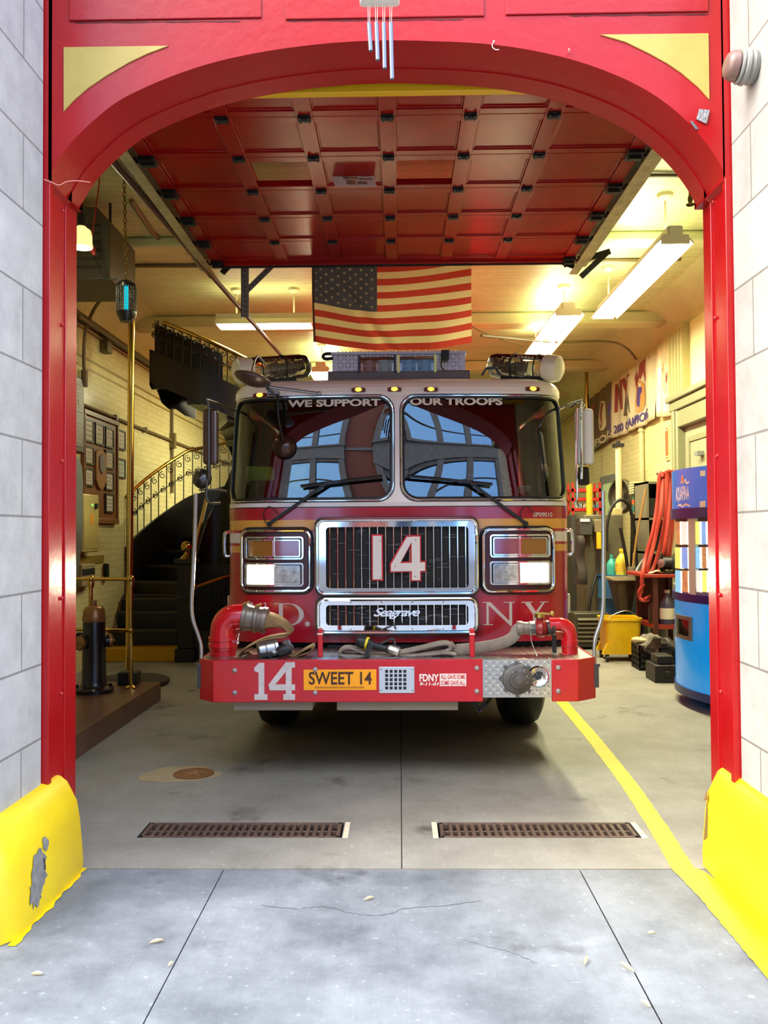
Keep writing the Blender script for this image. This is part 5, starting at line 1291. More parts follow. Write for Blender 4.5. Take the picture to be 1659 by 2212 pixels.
m = MB(); m.box(WL+.06, WL+.12, a, b, c, d); m.build('body', mat('cabinet_beige', (176,160,98), .35), ct, bevel=.012)
m = MB(); m.box(WL+.12, WL+.126, a+.03, b-.03, c+.04, d-.04); dd = m.build('door', mat('cabinet_beige', 0), ct, bevel=.004)
m = MB(); yl = a+(b-a)*.55; m.cyl((WL+.124, yl, d-.12), (WL+.134, yl, d-.12), .014); m.build('green_lamp', emitmat('green_led', (.2, .9, .1), 2.0), dd)
m = MB(); m.box(WL+.124, WL+.128, yl-.06, yl+.05, d-.34, d-.22); m.build('orange_sticker', mat('sticker_orange', (206,140,30), .5), dd)
m = MB(); m.box(WL+.124, WL+.15, yl+.08, yl+.13, d-.16, d-.1); m.build('lock', BLACK, dd)
a, b, c, d = on_left(k2(100), k2(183), l2(660), l2(1870), .05, .13)
m = MB(); m.prism([(a-.3,c),(b-.15,c),(b-.05,c+.3),(b,c+.5),(b,d-.25),(b-.03,d-.12),(b-.12,d-.02),(a-.3,d)], lambda u, v, t: (WL+.004+.176*t, u, v)); tag(m.build('slate_board', mat('slate_grey', (92,96,92), .5, c2=(78,82,80), ns=6), bevel=.008), 'tall slate grey board with a rounded corner beside the left jamb', 'board')
a, b, c, d = on_left(k2(60), k2(194), l2(-120), l2(625), .05)
pq = thing('bronze_plaque', 'dark lettered plaque in a brown frame high beside the left jamb', 'plaque', (WL, (a+b)/2, c))
m = MB(); m.box(WL+.005, WL+.05, a-.2, b, c, d); m.build('frame', mat('plaque_brown', (52,36,26), .4), pq, bevel=.01)
m = MB(); m.box(WL+.05, WL+.056, a-.18, b-.05, c+.06, (c+d)/2-.03); m.box(WL+.05, WL+.056, a-.18, b-.05, (c+d)/2+.03, d-.05); p2_ = m.build('panel', mat('plaque_grey', (84,76,66), .45), pq)
m = MB(); rn = random.Random(9)
for i in range(16):
    z = c+.12+(d-c-.2)*i/15
    if abs(z-(c+d)/2) < .07: continue
    m.box(WL+.056, WL+.058, b-.15-rn.uniform(.2,.36), b-.1, z-.008, z+.008)
m.build('raised_lines', mat('plaque_line', (124,112,92), .5), p2_)
a, b, c, d = on_left(k2(172), k2(305), l2(1745), l2(1960), .1)
m = MB(); m.box(WL+.004, WL+.1, a, b, c, d); o = m.build('wall_box', mat('box_putty', (150,136,98), .5), bevel=.008); tag(o, 'small putty coloured box low on the tiles, above the brass rail', 'box')
m = MB(); m.box(WL+.098, WL+.104, a+.01, b-.03, d-.12, d-.05); m.build('dark_slot', BLACK, o)
m = MB(); m.box(WL+.004, WL+.05, b+.55, b+.63, c+.02, d-.02); tag(m.build('switch_box', BLACK, bevel=.004), 'little black switch box on the tiles behind the brass pole', 'switch')
# pipes along the wall
m = MB(); zz_ = PX(300, 925, WL).z; m.tube([(WL+.03, 9.2, zz_), (WL+.03, 20.9, zz_)], .022, 8)
for y in (9.6, 10.9, 12.2, 13.64, 15.0): m.box(WL, WL+.06, y-.03, y+.03, zz_-.035, zz_+.035)
struct(m.build('trim_13', mat('conduit_brown', (104,88,54), .45)), 'conduit along the tiles')
yv = PX(368, 900, WL).y
m = MB(); m.tube([(WL+.03, yv, 2.2), (WL+.03, yv, 3.9)], .025, 8); m.box(WL, WL+.08, yv-.06, yv+.06, zz_-.12, zz_+.12); struct(m.build('trim_14', mat('conduit_brown', 0)))
m = MB(); m.tube([(WL+.06, 9.3, 4.0), (WL+.06, 13, 3.98), (WL+.06, 20, 4.0)], .045, 8, 3); m.tube([(WL+.16, 9.3, 3.92), (WL+.1, 20, 3.93)], .02, 8); struct(m.build('trim_15', mat('duct_dark', (96,82,52), .5)))
m = MB(); m.box(WL, WL+.1, PX(215,735,WL).y, PX(226,735,WL).y, PX(220,762,WL).z, PX(220,725,WL).z); tag(m.build('junction_box', mat('duct_dark', 0), bevel=.006), 'small brown junction box high on the left tiles, under the pipes', 'box')
m = MB(); m.tube([PX(182,820,WL+.05), PX(181,760,WL+.06), PX(186,710,WL+.1), P(205,665,9.6), P(228,640,9.3), P(252,636,9.0)], .02, 8, 5); m.tube([PX(182,800,WL+.05), PX(182,835,WL+.05)], .04, 8); tag(m.build('curved_conduit', mat('conduit_brown', 0)), 'brown conduit curving from the left wall up towards the insect lamp', 'conduit')
# ceiling conduits and braces
m = MB(); m.tube([(-3.2, 9.2, ZC-.02), (-1.0, 9.25, ZC-.02), (3.0, 9.2, ZC-.02)], .02, 6); m.tube([(-3.2, 6.6, ZC-.03), (-1.9, 6.6, ZC-.03)], .025, 6); m.tube([(-2.3, 7.4, ZC-.02), (-2.3, 8.6, ZC-.02), (-1.7, 9.0, ZC-.02), (-1.2, 9.0, ZC-.02)], .022, 6, 3); m.tube([(1.9, 7.0, ZC-.02), (3.2, 7.05, ZC-.02)], .016, 6)
struct(m.build('ceiling_trim', mat('conduit_brown', 0)))

# ------------------------------------------------------------------ winding iron stair
CX, CY, RO, RI = -2.39, 11.2, 1.20, .30
ST = thing('iron_staircase', 'black iron winding staircase with brass handrails, rising behind the left of the engine', 'staircase', (-3.1, 10.7, 0))
def zst(th): return .17+.2*((.6+min(th, 1.05))/.255)+max(0, th-1.05)*.52
def off3(th):
    q = min(max((th-1.05)/(4.2-1.05), 0), 1); return (-.22-.05*q, .62-.5*q, 1.27-.77*q)
def pol(th, r): return V(CX-r*math.cos(th), CY+r*math.sin(th), 0)
NOSE = mat('tread_nosing', (74,68,56), .4)
z = .17; k = 0
def step_mesh(poly, z0, z1, nose):
    m = MB(); m.prism(poly, lambda u, v, t: (u, v, z0+(z1-z0)*t)); m.mi = 1
    (x0, y0), (x1, y1) = nose; d = V(x1-x0, y1-y0, 0).normalized(); nn = V(d.y, -d.x, 0)
    m.bar(V(x0, y0, z1-.012)+nn*.008, V(x1, y1, z1-.012)+nn*.008, .035, .03); return m.build('step', [IRON, NOSE], ST)
m = MB(); m.box(-3.6, -2.66, 10.55, 10.86, 0, .17); m.build('kerb_step', mat('kerb_yellow', (206,160,20), .45), ST, bevel=.01)
for i in range(3):
    y = 10.78+.26*i; zt_ = .17+.2*(i+1); step_mesh([(-3.6,y),(-2.65,y),(-2.65,y+.3),(-3.6,y+.3)], zt_-.2 if i else .0, zt_, ((-3.6,y),(-2.65,y)))
th = .0; zz0 = .77
while th < 5.1:
    dth = .255 if th < 1.05 else .2/.52
    zt_ = zst(th)+.09; a = pol(th, RO); b = pol(th, RI); c = pol(th+dth+.03, RI); d = pol(th+dth+.03, RO); e = pol(th+dth/2, RO)
    step_mesh([(a.x,a.y),(b.x,b.y),(c.x,c.y),(d.x,d.y),(e.x,e.y)], zt_-.22, zt_, ((a.x,a.y),(b.x,b.y)))
    th += dth
def helix(r0, r1, f0, f1, t0, t1, n=60):
    m = MB(); vs = []; fs = []
    for i in range(n+1):
        t = t0+(t1-t0)*i/n
        for r, f in ((r0,f0),(r1,f0),(r1,f1),(r0,f1)): p = pol(t, r); vs.append((p.x, p.y, f(t)))
    for i in range(n):
        for j in range(4): fs.append((4*i+j, 4*i+(j+1) % 4, 4*i+4+(j+1) % 4, 4*i+4+j))
    fs += [(0,1,2,3), (4*n+3,4*n+2,4*n+1,4*n)]; return m.add(vs, fs)
helix(RO, RO+.04, lambda t: zst(t)+off3(t)[0], lambda t: zst(t)+off3(t)[1], .16, 5.15).build('outer_stringer', IRON, ST)
helix(RI-.03, RI, lambda t: zst(t)-.2, lambda t: zst(t)+.3, .1, 5.1).build('inner_stringer', IRON, ST)
helix(RI-.02, RO+.02, lambda t: zst(t)-.26, lambda t: zst(t)-.2, 2.6, 5.12).build('soffit', mat('soffit_iron', (30,25,20), .4, c2=(44,38,30), ns=8), ST)
helix(RO-.07, RO-.05, lambda t: zst(t)+off3(t)[1]-.05, lambda t: zst(t)+off3(t)[2]-.06, 4.42, 5.15).build('stairwell_dark_sheet', IRON, ST)  # dark sheet added for the darkness of the stairwell behind the railing
helix(RI-.05, RI-.03, lambda t: 0, lambda t: zst(t)-.1, -.3, 2.3).build('stair_dark_panel', IRON, ST)  # added dark skirt, closes the view under the first winding steps
m = MB(); m.box(-2.62, -1.75, 10.98, 11.0, 0, 1.16); m.build('stair_dark_panel', IRON, ST)  # added dark panel so the gaps behind the rail read dark
# scalloped end bracket
m = MB(); e0 = pol(5.15, RI); e1 = pol(5.15, RO+.04); zb0 = zst(5.15)-.3
m.prism([(0,.25),(0,0),(.05,-.05),(.1,-.02),(.16,-.05),(.25,-.18),(.4,-.24),(.55,-.22),(.75,-.28),(1,-.3),(1,.25)], lambda u, v, t: tuple(e1.lerp(e0, u*.9)+V(0, .03*t, zb0+v))); m.build('scalloped_bracket', IRON, ST)
m = MB(); m.tube([pol(t, RO+.02)+V(0,0,zst(t)+off3(t)[2]) for t in [.16+i*(5.0-.16)/70 for i in range(71)]], .024, 10); m.build('handrail', BRASS, ST)
def spiral(c, ex, ey, r, turns, s=1, a0=0):
    return [c+ex*(s*r*(1-.8*q)*math.cos(a0+turns*2*math.pi*q))+ey*(r*(1-.8*q)*math.sin(a0+turns*2*math.pi*q)) for q in [i/12 for i in range(13)]]
def railing(t0, t1, st):
    m = MB(); t = t0
    while t < t1:
        p = pol(t, RO+.02); o0, o1, o2 = off3(t); zb = zst(t)+o1; zt = zst(t)+o2; H = zt-zb
        m.tube([p+V(0,0,zb-.05), p+V(0,0,zt)], .008, 5)
        q = pol(t+st/2, RO+.02); ex = (pol(t+st, RO+.02)-p).normalized(); ey = V(0,0,1); zc = zst(t+st/2)+o1; w = (pol(t+st, RO+.02)-p).length*.42
        nsc = 2
        for kk in range(nsc):
            z_ = zt-.12*H/.65-kk*.2*H/.65+ (zst(t+st/2)-zst(t))
            m.tube(spiral(V(q.x,q.y,z_), ex, ey, min(w, .11*H/.65), 1.3, 1 if kk % 2 == 0 else -1, math.pi*.5), .0065, 4)
        m.tube(spiral(V(q.x,q.y,zt-.5*H+(zst(t+st/2)-zst(t))), ex, ey, w*.55, 1.0), .005, 4)
        t += st
    for f in (.5,):
        m.tube([pol(tt, RO+.02)+V(0,0,zst(tt)+off3(tt)[1]+(off3(tt)[2]-off3(tt)[1])*f) for tt in [t0+(t1-t0)*i/30 for i in range(31)]], .006, 4)
    return m
railing(.16, 1.6, .105).build('iron_scrollwork', IRON, ST); railing(3.7, 5.1, .085).build('iron_scrollwork', IRON, ST)
# newel, its ball and the right-hand rail
nx, ny = P(401, 1420, 10.55).x, 10.6
m = MB(); zt = P(401, 1207, 10.6).z; m.box(nx-.12, nx+.12, ny-.12, ny+.12, 0, .16); m.box(nx-.095, nx+.095, ny-.095, ny+.095, .16, zt-.06); m.box(nx-.13, nx+.13, ny-.13, ny+.13, zt-.06, zt); m.box(nx-.11, nx+.11, ny-.11, ny+.11, .75, .80); nw = m.build('newel_post', IRON, ST, bevel=.012)
m = MB(); m.lathe([(.085,0),(.07,.02),(.035,.05),(.03,.08),(.045,.09)], (nx, ny, zt), n=20); m.sphere((nx, ny, zt+.145), .07, 20); m.build('brass_ball', BRASS, nw)
a = P(416, 1210, 10.65); b = P(446, 1078, 11.9); m = MB(); m.tube([a, a.lerp(b, .5), b], .028, 8); m.build('handrail', OLDBRASS, ST)
a = P(420, 1268, 10.62); b = P(500, 1243, 10.9); m = MB(); m.tube([a, b], .024, 10); m.sphere(a, .036, 10); m.build('handrail', BRASS, ST)
m = MB(); c = P(420, 1400, 10.62); d = P(500, 1400, 10.9); n_ = 16
for i in range(n_+1):
    p = a.lerp(b, i/n_); m.tube([V(p.x,p.y,.05), V(p.x,p.y,p.z)], .007, 4)
    for z_ in (p.z-.06, p.z-.14, p.z-.22, p.z-.3):
        if i < n_: q = a.lerp(b, (i+.5)/n_); m.tube([V(q.x+.018*math.cos(t), q.y, z_+.03*math.sin(t)) for t in [k*math.pi/4 for k in range(8)]], .005, 4, closed=True)
for z_ in (.35, .62, 1.0): m.bar(V(a.x,a.y,z_), V(b.x,b.y,z_), .012, .02)
m.bar(V(a.x,a.y,.2), V(b.x,b.y,.2), .02, .3)
m.build('iron_scrollwork', IRON, ST)
# ------------------------------------------------------------------ right side of the hall
# drinks machine with a bowed front facing the engine
YV0, YV1, XV, BOW = 8.36, 7.30, 2.63, .12
vm = thing('drinks_machine', 'blue bowed-front drinks machine with lit selection buttons beside the right jamb', 'vending machine', (3.05, 7.83, 0))
def vf(t, z, o=0.0): return V(XV-BOW*(1-(2*t-1)**2)-o, YV0+(YV1-YV0)*t, z)
def tof(px):
    lo, hi = 0.0, 1.0
    for _ in range(40):
        mid = (lo+hi)/2; p = vf(mid, 1); x = 863+1877*p.x/p.y
        if x < px: lo = mid
        else: hi = mid
    return lo
def zv(py, t): p = vf(t, 1); return EYE-(py-1151)/F_PX*p.y
def slab(nm, z0, z1, mt, o0=0.0, par=None, bev=0, t0=0, t1=1, th=.05):
    m = MB(); n = 24; vs = []; fs = []
    for i in range(n+1):
        t = t0+(t1-t0)*i/n
        for z, o in ((z0,o0),(z1,o0),(z1,o0-th),(z0,o0-th)): vs.append(vf(t, z, o))
    for i in range(n):
        for j in range(4): fs.append((4*i+j, 4*i+(j+1) % 4, 4*i+4+(j+1) % 4, 4*i+4+j))
    fs += [(0,1,2,3), (4*n+3,4*n+2,4*n+1,4*n)]; m.add(vs, fs); return m.build(nm, mt, par or vm, ang=50)
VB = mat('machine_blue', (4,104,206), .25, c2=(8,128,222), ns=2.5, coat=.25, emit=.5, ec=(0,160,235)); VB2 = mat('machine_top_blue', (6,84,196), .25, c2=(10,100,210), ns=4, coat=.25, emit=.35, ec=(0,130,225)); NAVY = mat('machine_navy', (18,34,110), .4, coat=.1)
zA, zB_, zC_, zD_, zE, zF = .13, .93, 1.0, 1.66, 1.75, 2.10
m = MB(); m.prism([(XV+.02,YV0),(XV+.02,YV1),(3.5,YV1),(3.5,YV0)], lambda u, v, t: (u, v, zA+(zF-zA)*t)); m.build('cabinet', mat('machine_body', (26,66,140), .4), vm, bevel=.02)
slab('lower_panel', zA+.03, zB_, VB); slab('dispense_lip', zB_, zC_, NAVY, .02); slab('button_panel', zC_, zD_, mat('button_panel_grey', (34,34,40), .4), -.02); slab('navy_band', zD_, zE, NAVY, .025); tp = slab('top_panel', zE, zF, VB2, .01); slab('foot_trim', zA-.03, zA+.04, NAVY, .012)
slab('grey_shelf', zC_-.005, zC_+.06, mat('shelf_grey', (120,128,160), .3), .008, t0=.0, t1=tof(1526))
m = MB(); m.box(XV+.1, 3.45, YV1+.05, YV0-.05, 0, .11); m.build('plinth', mat('machine_plinth', (40,36,34), .6), vm)
slab('coin_column', zC_, zD_+.02, mat('coin_grey', (196,198,194), .7), .012, t0=tof(1484), t1=tof(1499))
rn = random.Random(21)
COLS = [(120,70,40),(196,190,180),(206,180,60),(70,150,60),(90,170,210),(196,60,40),(240,190,60),(235,205,80),(60,110,180),(205,120,50)]
i = 0
for (x0, x1) in ((1456,1469),(1471,1485),(1501,1512),(1514,1526)):
    for (ya, yb) in ((1131,1180),(1186,1231),(1236,1282)):
        t0, t1 = tof(x0), tof(x1); za, zb = zv(yb, (t0+t1)/2), zv(ya, (t0+t1)/2); c = COLS[(i*7) % 10]
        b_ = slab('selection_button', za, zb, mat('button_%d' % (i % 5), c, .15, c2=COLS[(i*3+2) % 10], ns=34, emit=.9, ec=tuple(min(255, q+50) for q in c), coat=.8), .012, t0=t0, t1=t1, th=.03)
        slab('button_rim', za, zb, mat('button_lit_edge', (250,244,226), .3, emit=1.4, ec=(255,246,220)), .014, b_, t0=t1-.012, t1=t1+.004, th=.02)
        i += 1
# name and mountain mark
t0, t1 = tof(1460), tof(1489)
text('name_lettering', 'AQUAFINA', WHITE, tp, lambda u, v, t=0: vf(t0+(t1-t0)*u, zv(1092,t0)+(zv(1057,t0)-zv(1092,t0))*v+.0, .013), bold=.02)
def vpoly(nm, pts, mt, o=.0125):
    m = MB(); vs = [vf(tof(x), zv(y, tof(x)), o) for x, y in pts]; m.add(vs, [tuple(range(len(vs)))]); return m.build(nm, mt, tp, flat=True, normals=False)
vpoly('mountain_mark', [(1469,1050),(1474,1040),(1477,1046),(1480,1036),(1484,1046),(1489,1044),(1489,1048),(1483,1051),(1480,1043),(1477,1051),(1474,1046)], WHITE)
vpoly('mountain_mark', [(1461,1098),(1469,1092),(1473,1096),(1482,1091),(1491,1096),(1491,1099),(1482,1096),(1473,1100),(1469,1097)], WHITE)
m = MB(); c = vf(tof(1475), zv(1039, tof(1475)), .013); m.lathe([(0,0),(.03,0),(.03,.1),(0,.1)], c, (-.02,0,0), 14); m.build('sun_mark', mat('mark_orange', (226,110,40), .5), tp)
vpoly('price_sticker', [(1513,1022),(1524,1021),(1524,1033),(1513,1034)], PAPER); vpoly('price_sticker', [(1511,1088),(1523,1086),(1523,1101),(1511,1102)], PAPER)
t0, t1 = tof(1456), tof(1489)
dl = slab('delivery_frame', zv(1387,t1), zv(1336,t1), mat('delivery_grey', (126,128,122), .35, .4), .016, t0=t0, t1=t1, th=.03)
slab('delivery_flap', zv(1378,t1), zv(1344,t1), mat('flap_black', (20,20,20), .1, coat=1), .02, dl, t0=t0+.04, t1=t1-.04, th=.02)
# helper: boxes at right given by pixels
def rbox(mb, x0, x1, y0, y1, d, dp): a = P(x0, y1, d); b = P(x1, y0, d); mb.box(a.x, b.x, d, d+dp, a.z, b.z); return mb
# mop bucket
MY = mat('bucket_yellow', (222,186,18), .35, c2=(206,168,20), ns=7)
a = P(1308, 1398, 10.4); b = P(1388, 1338, 10.4); cx = (a.x+b.x)/2; hw = (b.x-a.x)/2; zt = b.z
mbk = thing('mop_bucket', 'yellow wheeled mop bucket on the floor left of the drinks machine', 'bucket', (cx, 10.62, 0))
m = MB(); lo1 = rr(-hw*.86, hw*.86, -.19, .19, .05, 3); lo2 = rr(-hw, hw, -.23, .23, .06, 3); lo3 = rr(-hw*.94, hw*.94, -.21, .21, .06, 3); lo4 = rr(-hw*.8, hw*.8, -.17, .17, .05, 3); n = len(lo1)
vs = [(cx+x, 10.62+y, .085) for x, y in lo1]+[(cx+x, 10.62+y, zt) for x, y in lo2]+[(cx+x, 10.62+y, zt) for x, y in lo3]+[(cx+x, 10.62+y, .12) for x, y in lo4]
fs = [(r*n+i, r*n+(i+1) % n, (r+1)*n+(i+1) % n, (r+1)*n+i) for r in range(3) for i in range(n)]+[tuple(range(n)), tuple(3*n+i for i in range(n))]
m.add(vs, fs); m.build('tub', MY, mbk)
m = MB(); m.prism(rr(cx-hw*1.04, cx+hw*1.04, 10.62-.245, 10.62+.245, .07, 3), lambda u, v, t: (u, v, zt-.025+.02*t)) if False else m.ring([(cx+x*1.04, 10.62+y*1.04) for x, y in lo2], [(cx+x*.97, 10.62+y*.97) for x, y in lo3], lambda u, v, t: (u, v, zt+.012-.03*t)); m.build('rim', MY, mbk)
for sx, sy in ((-.9,-.2),(.55,-.22),(-.8,.2),(.8,.2)):
    m = MB(); m.prism([(-.06,.09),(.06,.09),(.04,.2),(.0,.22)], lambda u, v, t: (cx+sx*hw+u, 10.62+sy-.03+.06*t, v)); f = m.build('caster_bracket', MY, mbk)
    m = MB(); m.cyl((cx+sx*hw-.015, 10.62+sy, .04), (cx+sx*hw+.015, 10.62+sy, .04), .04); m.box(cx+sx*hw-.02, cx+sx*hw+.02, 10.62+sy-.02, 10.62+sy+.02, .06, .1); m.build('caster', BLACK, f)
m = MB(); m.tube([(cx-hw*.9, 10.42, zt+.0), (cx-hw*.4, 10.42, zt+.07), (cx+hw*.3, 10.42, zt+.1), (cx+hw*.95, 10.42, zt+.0)], .005, 6, 4); m.build('wire_handle', STEEL, mbk)
# blue drum with jugs on it
a = P(1305, 1352, 11.9); b = P(1346, 1240, 11.9); x = P(1335, 1300, 11.95).x
m = MB(); zt = b.z; m.lathe([(0,0),(.27,0),(.285,.02),(.285,zt*.33),(.295,zt*.35),(.285,zt*.37),(.285,zt*.66),(.295,zt*.68),(.285,zt*.7),(.285,zt-.03),(.295,zt-.02),(.295,zt),(.27,zt),(.27,zt-.02),(0,zt-.02)], (x, 11.87, 0), n=32); tag(m.build('blue_drum', mat('drum_blue', (30,92,136), .4, c2=(26,80,122), ns=5)), 'blue plastic drum with bottles on its top, behind the mop bucket', 'drum')
ztop = zt
def bottle(name, lab, cat, px, w, h, mt, capm, d=11.95, z=None, sq=True, labm=None):
    x = P(px, 1230, d).x; z = ztop-.018 if z is None else z
    o = thing(name, lab, cat, (x, d, z)); m = MB()
    prof = [(0,0),(w*.95,0),(w,.03),(w,h*.55),(w*.9,h*.68),(w*.5,h*.84),(w*.32,h*.9),(w*.32,h),(0,h)]
    m.lathe(prof, (x, d, z), n=16); m.build('bottle_body', mt, o)
    m = MB(); m.lathe([(0,h),(w*.38,h),(w*.38,h+.035),(0,h+.035)], (x, d, z), n=14); m.build('cap', capm, o)
    m = MB(); m.tube([V(x+w*.2,d-w*.2,z+h*.88), V(x+w*.75,d-w*.3,z+h*.84), V(x+w*.85,d-w*.3,z+h*.6)], w*.1, 6, 3); m.build('handle', mt, o)
    if labm:
        m = MB(); m.lathe([(w*1.01,.06),(w*1.015,.07),(w*1.015,h*.5),(w*1.01,h*.52)], (x, d, z), n=20); m.build('paper_label', labm, o)
    return o
bottle('oil_bottle', 'clear yellow oil bottle with a yellow label on the blue drum', 'bottle', 1343, .085, .33, mat('bottle_yellow', (206,196,70), .15, coat=.6), mat('cap_yellow', (230,206,60), .4), 11.78, labm=mat('label_yellow', (226,188,30), .5, c2=(170,140,60), ns=18))
bottle('detergent_jug', 'teal detergent jug on the blue drum, left of the yellow bottle', 'jug', 1321, .068, .25, mat('jug_teal', (66,168,160), .35), mat('cap_teal', (60,150,146), .4), 11.9)
# slop sink
a = P(1328, 1322, 11.0); b = P(1387, 1249, 11.0)
sk = thing('utility_sink', 'grimy dark utility sink between the blue drum and the red table', 'sink', ((a.x+b.x)/2, 11.27, 0))
SKM = mat('sink_grime', (66,58,44), .4, c2=(44,38,30), ns=8)
m = MB(); m.ring(rr(a.x-.01,b.x+.01,11.0,11.55,.04,3), rr(a.x+.04,b.x-.04,11.05,11.5,.04,3), lambda u, v, t: (u, v, b.z-.03*t)); m.build('rim', mat('sink_rim', (150,140,112), .3), sk)
m = MB(); l1 = rr(a.x+.02,b.x-.02,11.03,11.53,.05,3); l2_ = rr(a.x+.1,b.x-.08,11.1,11.45,.08,3); n = len(l1); m.add([(x,y,b.z-.01) for x,y in l1]+[(x,y,a.z) for x,y in l2_]+[(x*.98+.02,y,a.z+.05) for x,y in l2_], [(i,(i+1)%n,n+(i+1)%n,n+i) for i in range(n)]+[tuple(n+i for i in range(n))]); m.build('basin', SKM, sk)
m = MB(); m.cyl(((a.x+b.x)/2, 11.27, 0), ((a.x+b.x)/2, 11.27, a.z), .05); m.build('waste_pipe', SKM, sk)
m = MB(); m.tube([P(1371,1262,11.1), P(1372,1240,11.1), P(1385,1215,11.2), P(1400,1200,11.3)], .016, 8, 3); m.build('spout', ALU, sk)
m = MB(); p = P(1364, 1240, 11.1); m.cyl(p+V(0,0,-.06), p+V(0,0,.09), .05); tag(m.build('rinse_cup', mat('cup_grey', (116,108,92), .4)), 'small grey cup on the rim of the utility sink', 'cup')
# grey machine with the yellow grip, dark louvred box, coats
gm = thing('grey_workshop_machine', 'tall grey workshop machine with a yellow grip, half hidden by the engine', 'machine', (P(1290,1400,11.8).x, 12.0, 0))
GM = mat('machine_grey_olive', (96,90,70), .45, c2=(82,76,58), ns=5)
m = MB(); p = P(1262, 1112, 12.2); q = P(1346, 1116, 12.2); m.box(p.x, q.x, 12.2, 12.8, 0, p.z); m.build('body', GM, gm, bevel=.015)
m = MB(); rbox(m, 1252, 1280, 1118, 1156, 11.95, .3); m.build('display_head', DGREY, gm, bevel=.01)
m = MB(); rbox(m, 1254, 1274, 1121, 1127, 11.93, .03); m.build('pale_strip', WHITE, gm)
m = MB(); rbox(m, 1285, 1307, 1122, 1150, 11.95, .25); m.build('holder', mat('holder_olive', (118,108,84), .45), gm, bevel=.01)
m = MB(); rbox(m, 1290, 1299, 1150, 1186, 11.9, .06); m.build('yellow_grip', mat('grip_yellow', (224,176,30), .4), gm, bevel=.008)
m = MB(); m.tube([P(1295,1186,11.9), P(1292,1230,11.9), P(1280,1270,11.85), P(1272,1320,11.8), P(1276,1350,11.8)], .02, 8, 5); m.build('black_hose', BLACK, gm)
lb = thing('louvred_box', 'dark louvred metal box on the floor behind the right end of the bumper', 'box', (P(1285,1390,11.5).x, 11.7, 0))
a = P(1240, 1390, 11.5); b = P(1316, 1324, 11.5); m = MB(); m.box(a.x, b.x, 11.5, 11.85, .03, b.z); m.build('casing', mat('louvre_olive', (58,54,40), .5), lb, bevel=.015)
m = MB()
for i in range(6): z = .12+(b.z-.2)*i/5; m.obox(((a.x+b.x)/2, 11.49, z), b.x-a.x-.1, .05, .012, (1,0,0), (0,.8,.6))
m.build('slats', mat('slat_olive', (84,78,58), .45), lb)
m = MB()
for x in (a.x+.05, b.x-.05): m.box(x-.03, x+.03, 11.52, 11.83, 0, .04)
m.build('feet', BLACK, lb)
m = MB(); m.sweep([P(1252,1160,11.93), P(1254,1175,11.9), P(1252,1205,11.9), P(1256,1230,11.9), P(1255,1262,11.9)], lambda q: .1+.05*q, lambda q: .1+.06*math.sin(9*q), (1,.1,0), 4, 14); tag(m.build('dark_coat', mat('coat_dark', (40,36,36), .8, c2=(58,48,42), ns=12, bump=.4, bs=30)), 'dark work coat hanging right behind the engine cab', 'coat')
# hose loop and stand
m = MB(); m.tube([P(1310,1190,11.7), P(1312,1130,11.7), P(1324,1092,11.7), P(1342,1080,11.7), P(1358,1092,11.75), P(1368,1130,11.8), P(1373,1180,11.85), P(1376,1225,11.85)], .022, 10, 6); tag(m.build('hose_loop', BLACK), 'black hose arching over the blue drum', 'hose')
m = MB(); x = P(1336,1000,12.6).x; zt = P(1336,966,12.6).z; m.cyl((x,12.6,0),(x,12.6,zt), .045); o = m.build('white_post', mat('post_cream', (196,186,150), .4)); tag(o, 'pale pipe post with a black cap standing by the right wall', 'post')
m = MB(); m.box(x-.07, x+.07, 12.53, 12.67, zt, zt+.05); m.cyl((x,12.6,zt+.05),(x,12.6,zt+.09), .03); m.build('black_cap', BLACK, o)
# wall fan
fc = P(1346, 1072, 12.9)
fn = thing('round_fan', 'dark round fan head beside the pale pipe post', 'fan', fc)
m = MB(); ax = V(-.92,-.38,0).normalized(); m.lathe([(0,-.05),(.12,-.05),(.22,-.03),(.26,0),(.26,.06),(.24,.08)], fc, ax, 28); m.build('cowl', mat('fan_cowl', (96,86,66), .4), fn)
m = MB()
for r in (.06,.1,.14,.18,.22,.25): m.tube([fc+ax*(.08)+ax.orthogonal().normalized()*(r*math.cos(t))+ax.cross(ax.orthogonal().normalized())*(r*math.sin(t)) for t in [k*math.pi/12 for k in range(24)]], .004, 4, closed=True)
m.build('wire_guard', BLACK, fn)
m = MB(); m.cyl(fc-ax*.05, fc-ax*.2, .06); m.tube([fc-ax*.15, fc-ax*.15+V(0,0,-.5), V(fc.x+.1, fc.y+.1, 0.02)], .02, 8); m.lathe([(0,0),(.2,0),(.2,.02),(.05,.05),(0,.05)], (fc.x+.1, fc.y+.1, 0), n=20); m.build('stand', BLACK, fn)
# beige box under the fan, ladder rack, locker, hanging red hoses
m = MB(); rbox(m, 1326, 1345, 1097, 1115.6, 12.35, .3); tag(m.build('beige_case', mat('case_beige', (176,160,112), .45), bevel=.012), 'beige case on the grey machine, below the round fan', 'case')
lk = thing('grey_locker', 'grey open locker at the right wall behind the hanging red hoses', 'locker', (P(1412,1100,11.6).x, 11.9, 0))
a = P(1396, 1040, 11.6); b = P(1436, 1032, 11.6)
m = MB(); m.box(a.x, a.x+.03, 11.6, 12.2, 0, a.z); m.box(b.x, b.x+.03, 11.6, 12.2, 0, a.z); m.box(a.x, b.x+.03, 12.17, 12.2, 0, a.z)
for z in (.1, .7, 1.25, 1.7, a.z-.03): m.box(a.x, b.x, 11.6, 12.2, z, z+.03)
m.build('carcass', mat('locker_grey', (110,104,86), .45), lk)
m = MB(); m.box(a.x+.05, b.x-.02, 11.75, 12.1, 1.73, 2.0); m.build('dark_contents', DARK, lk, bevel=.02)
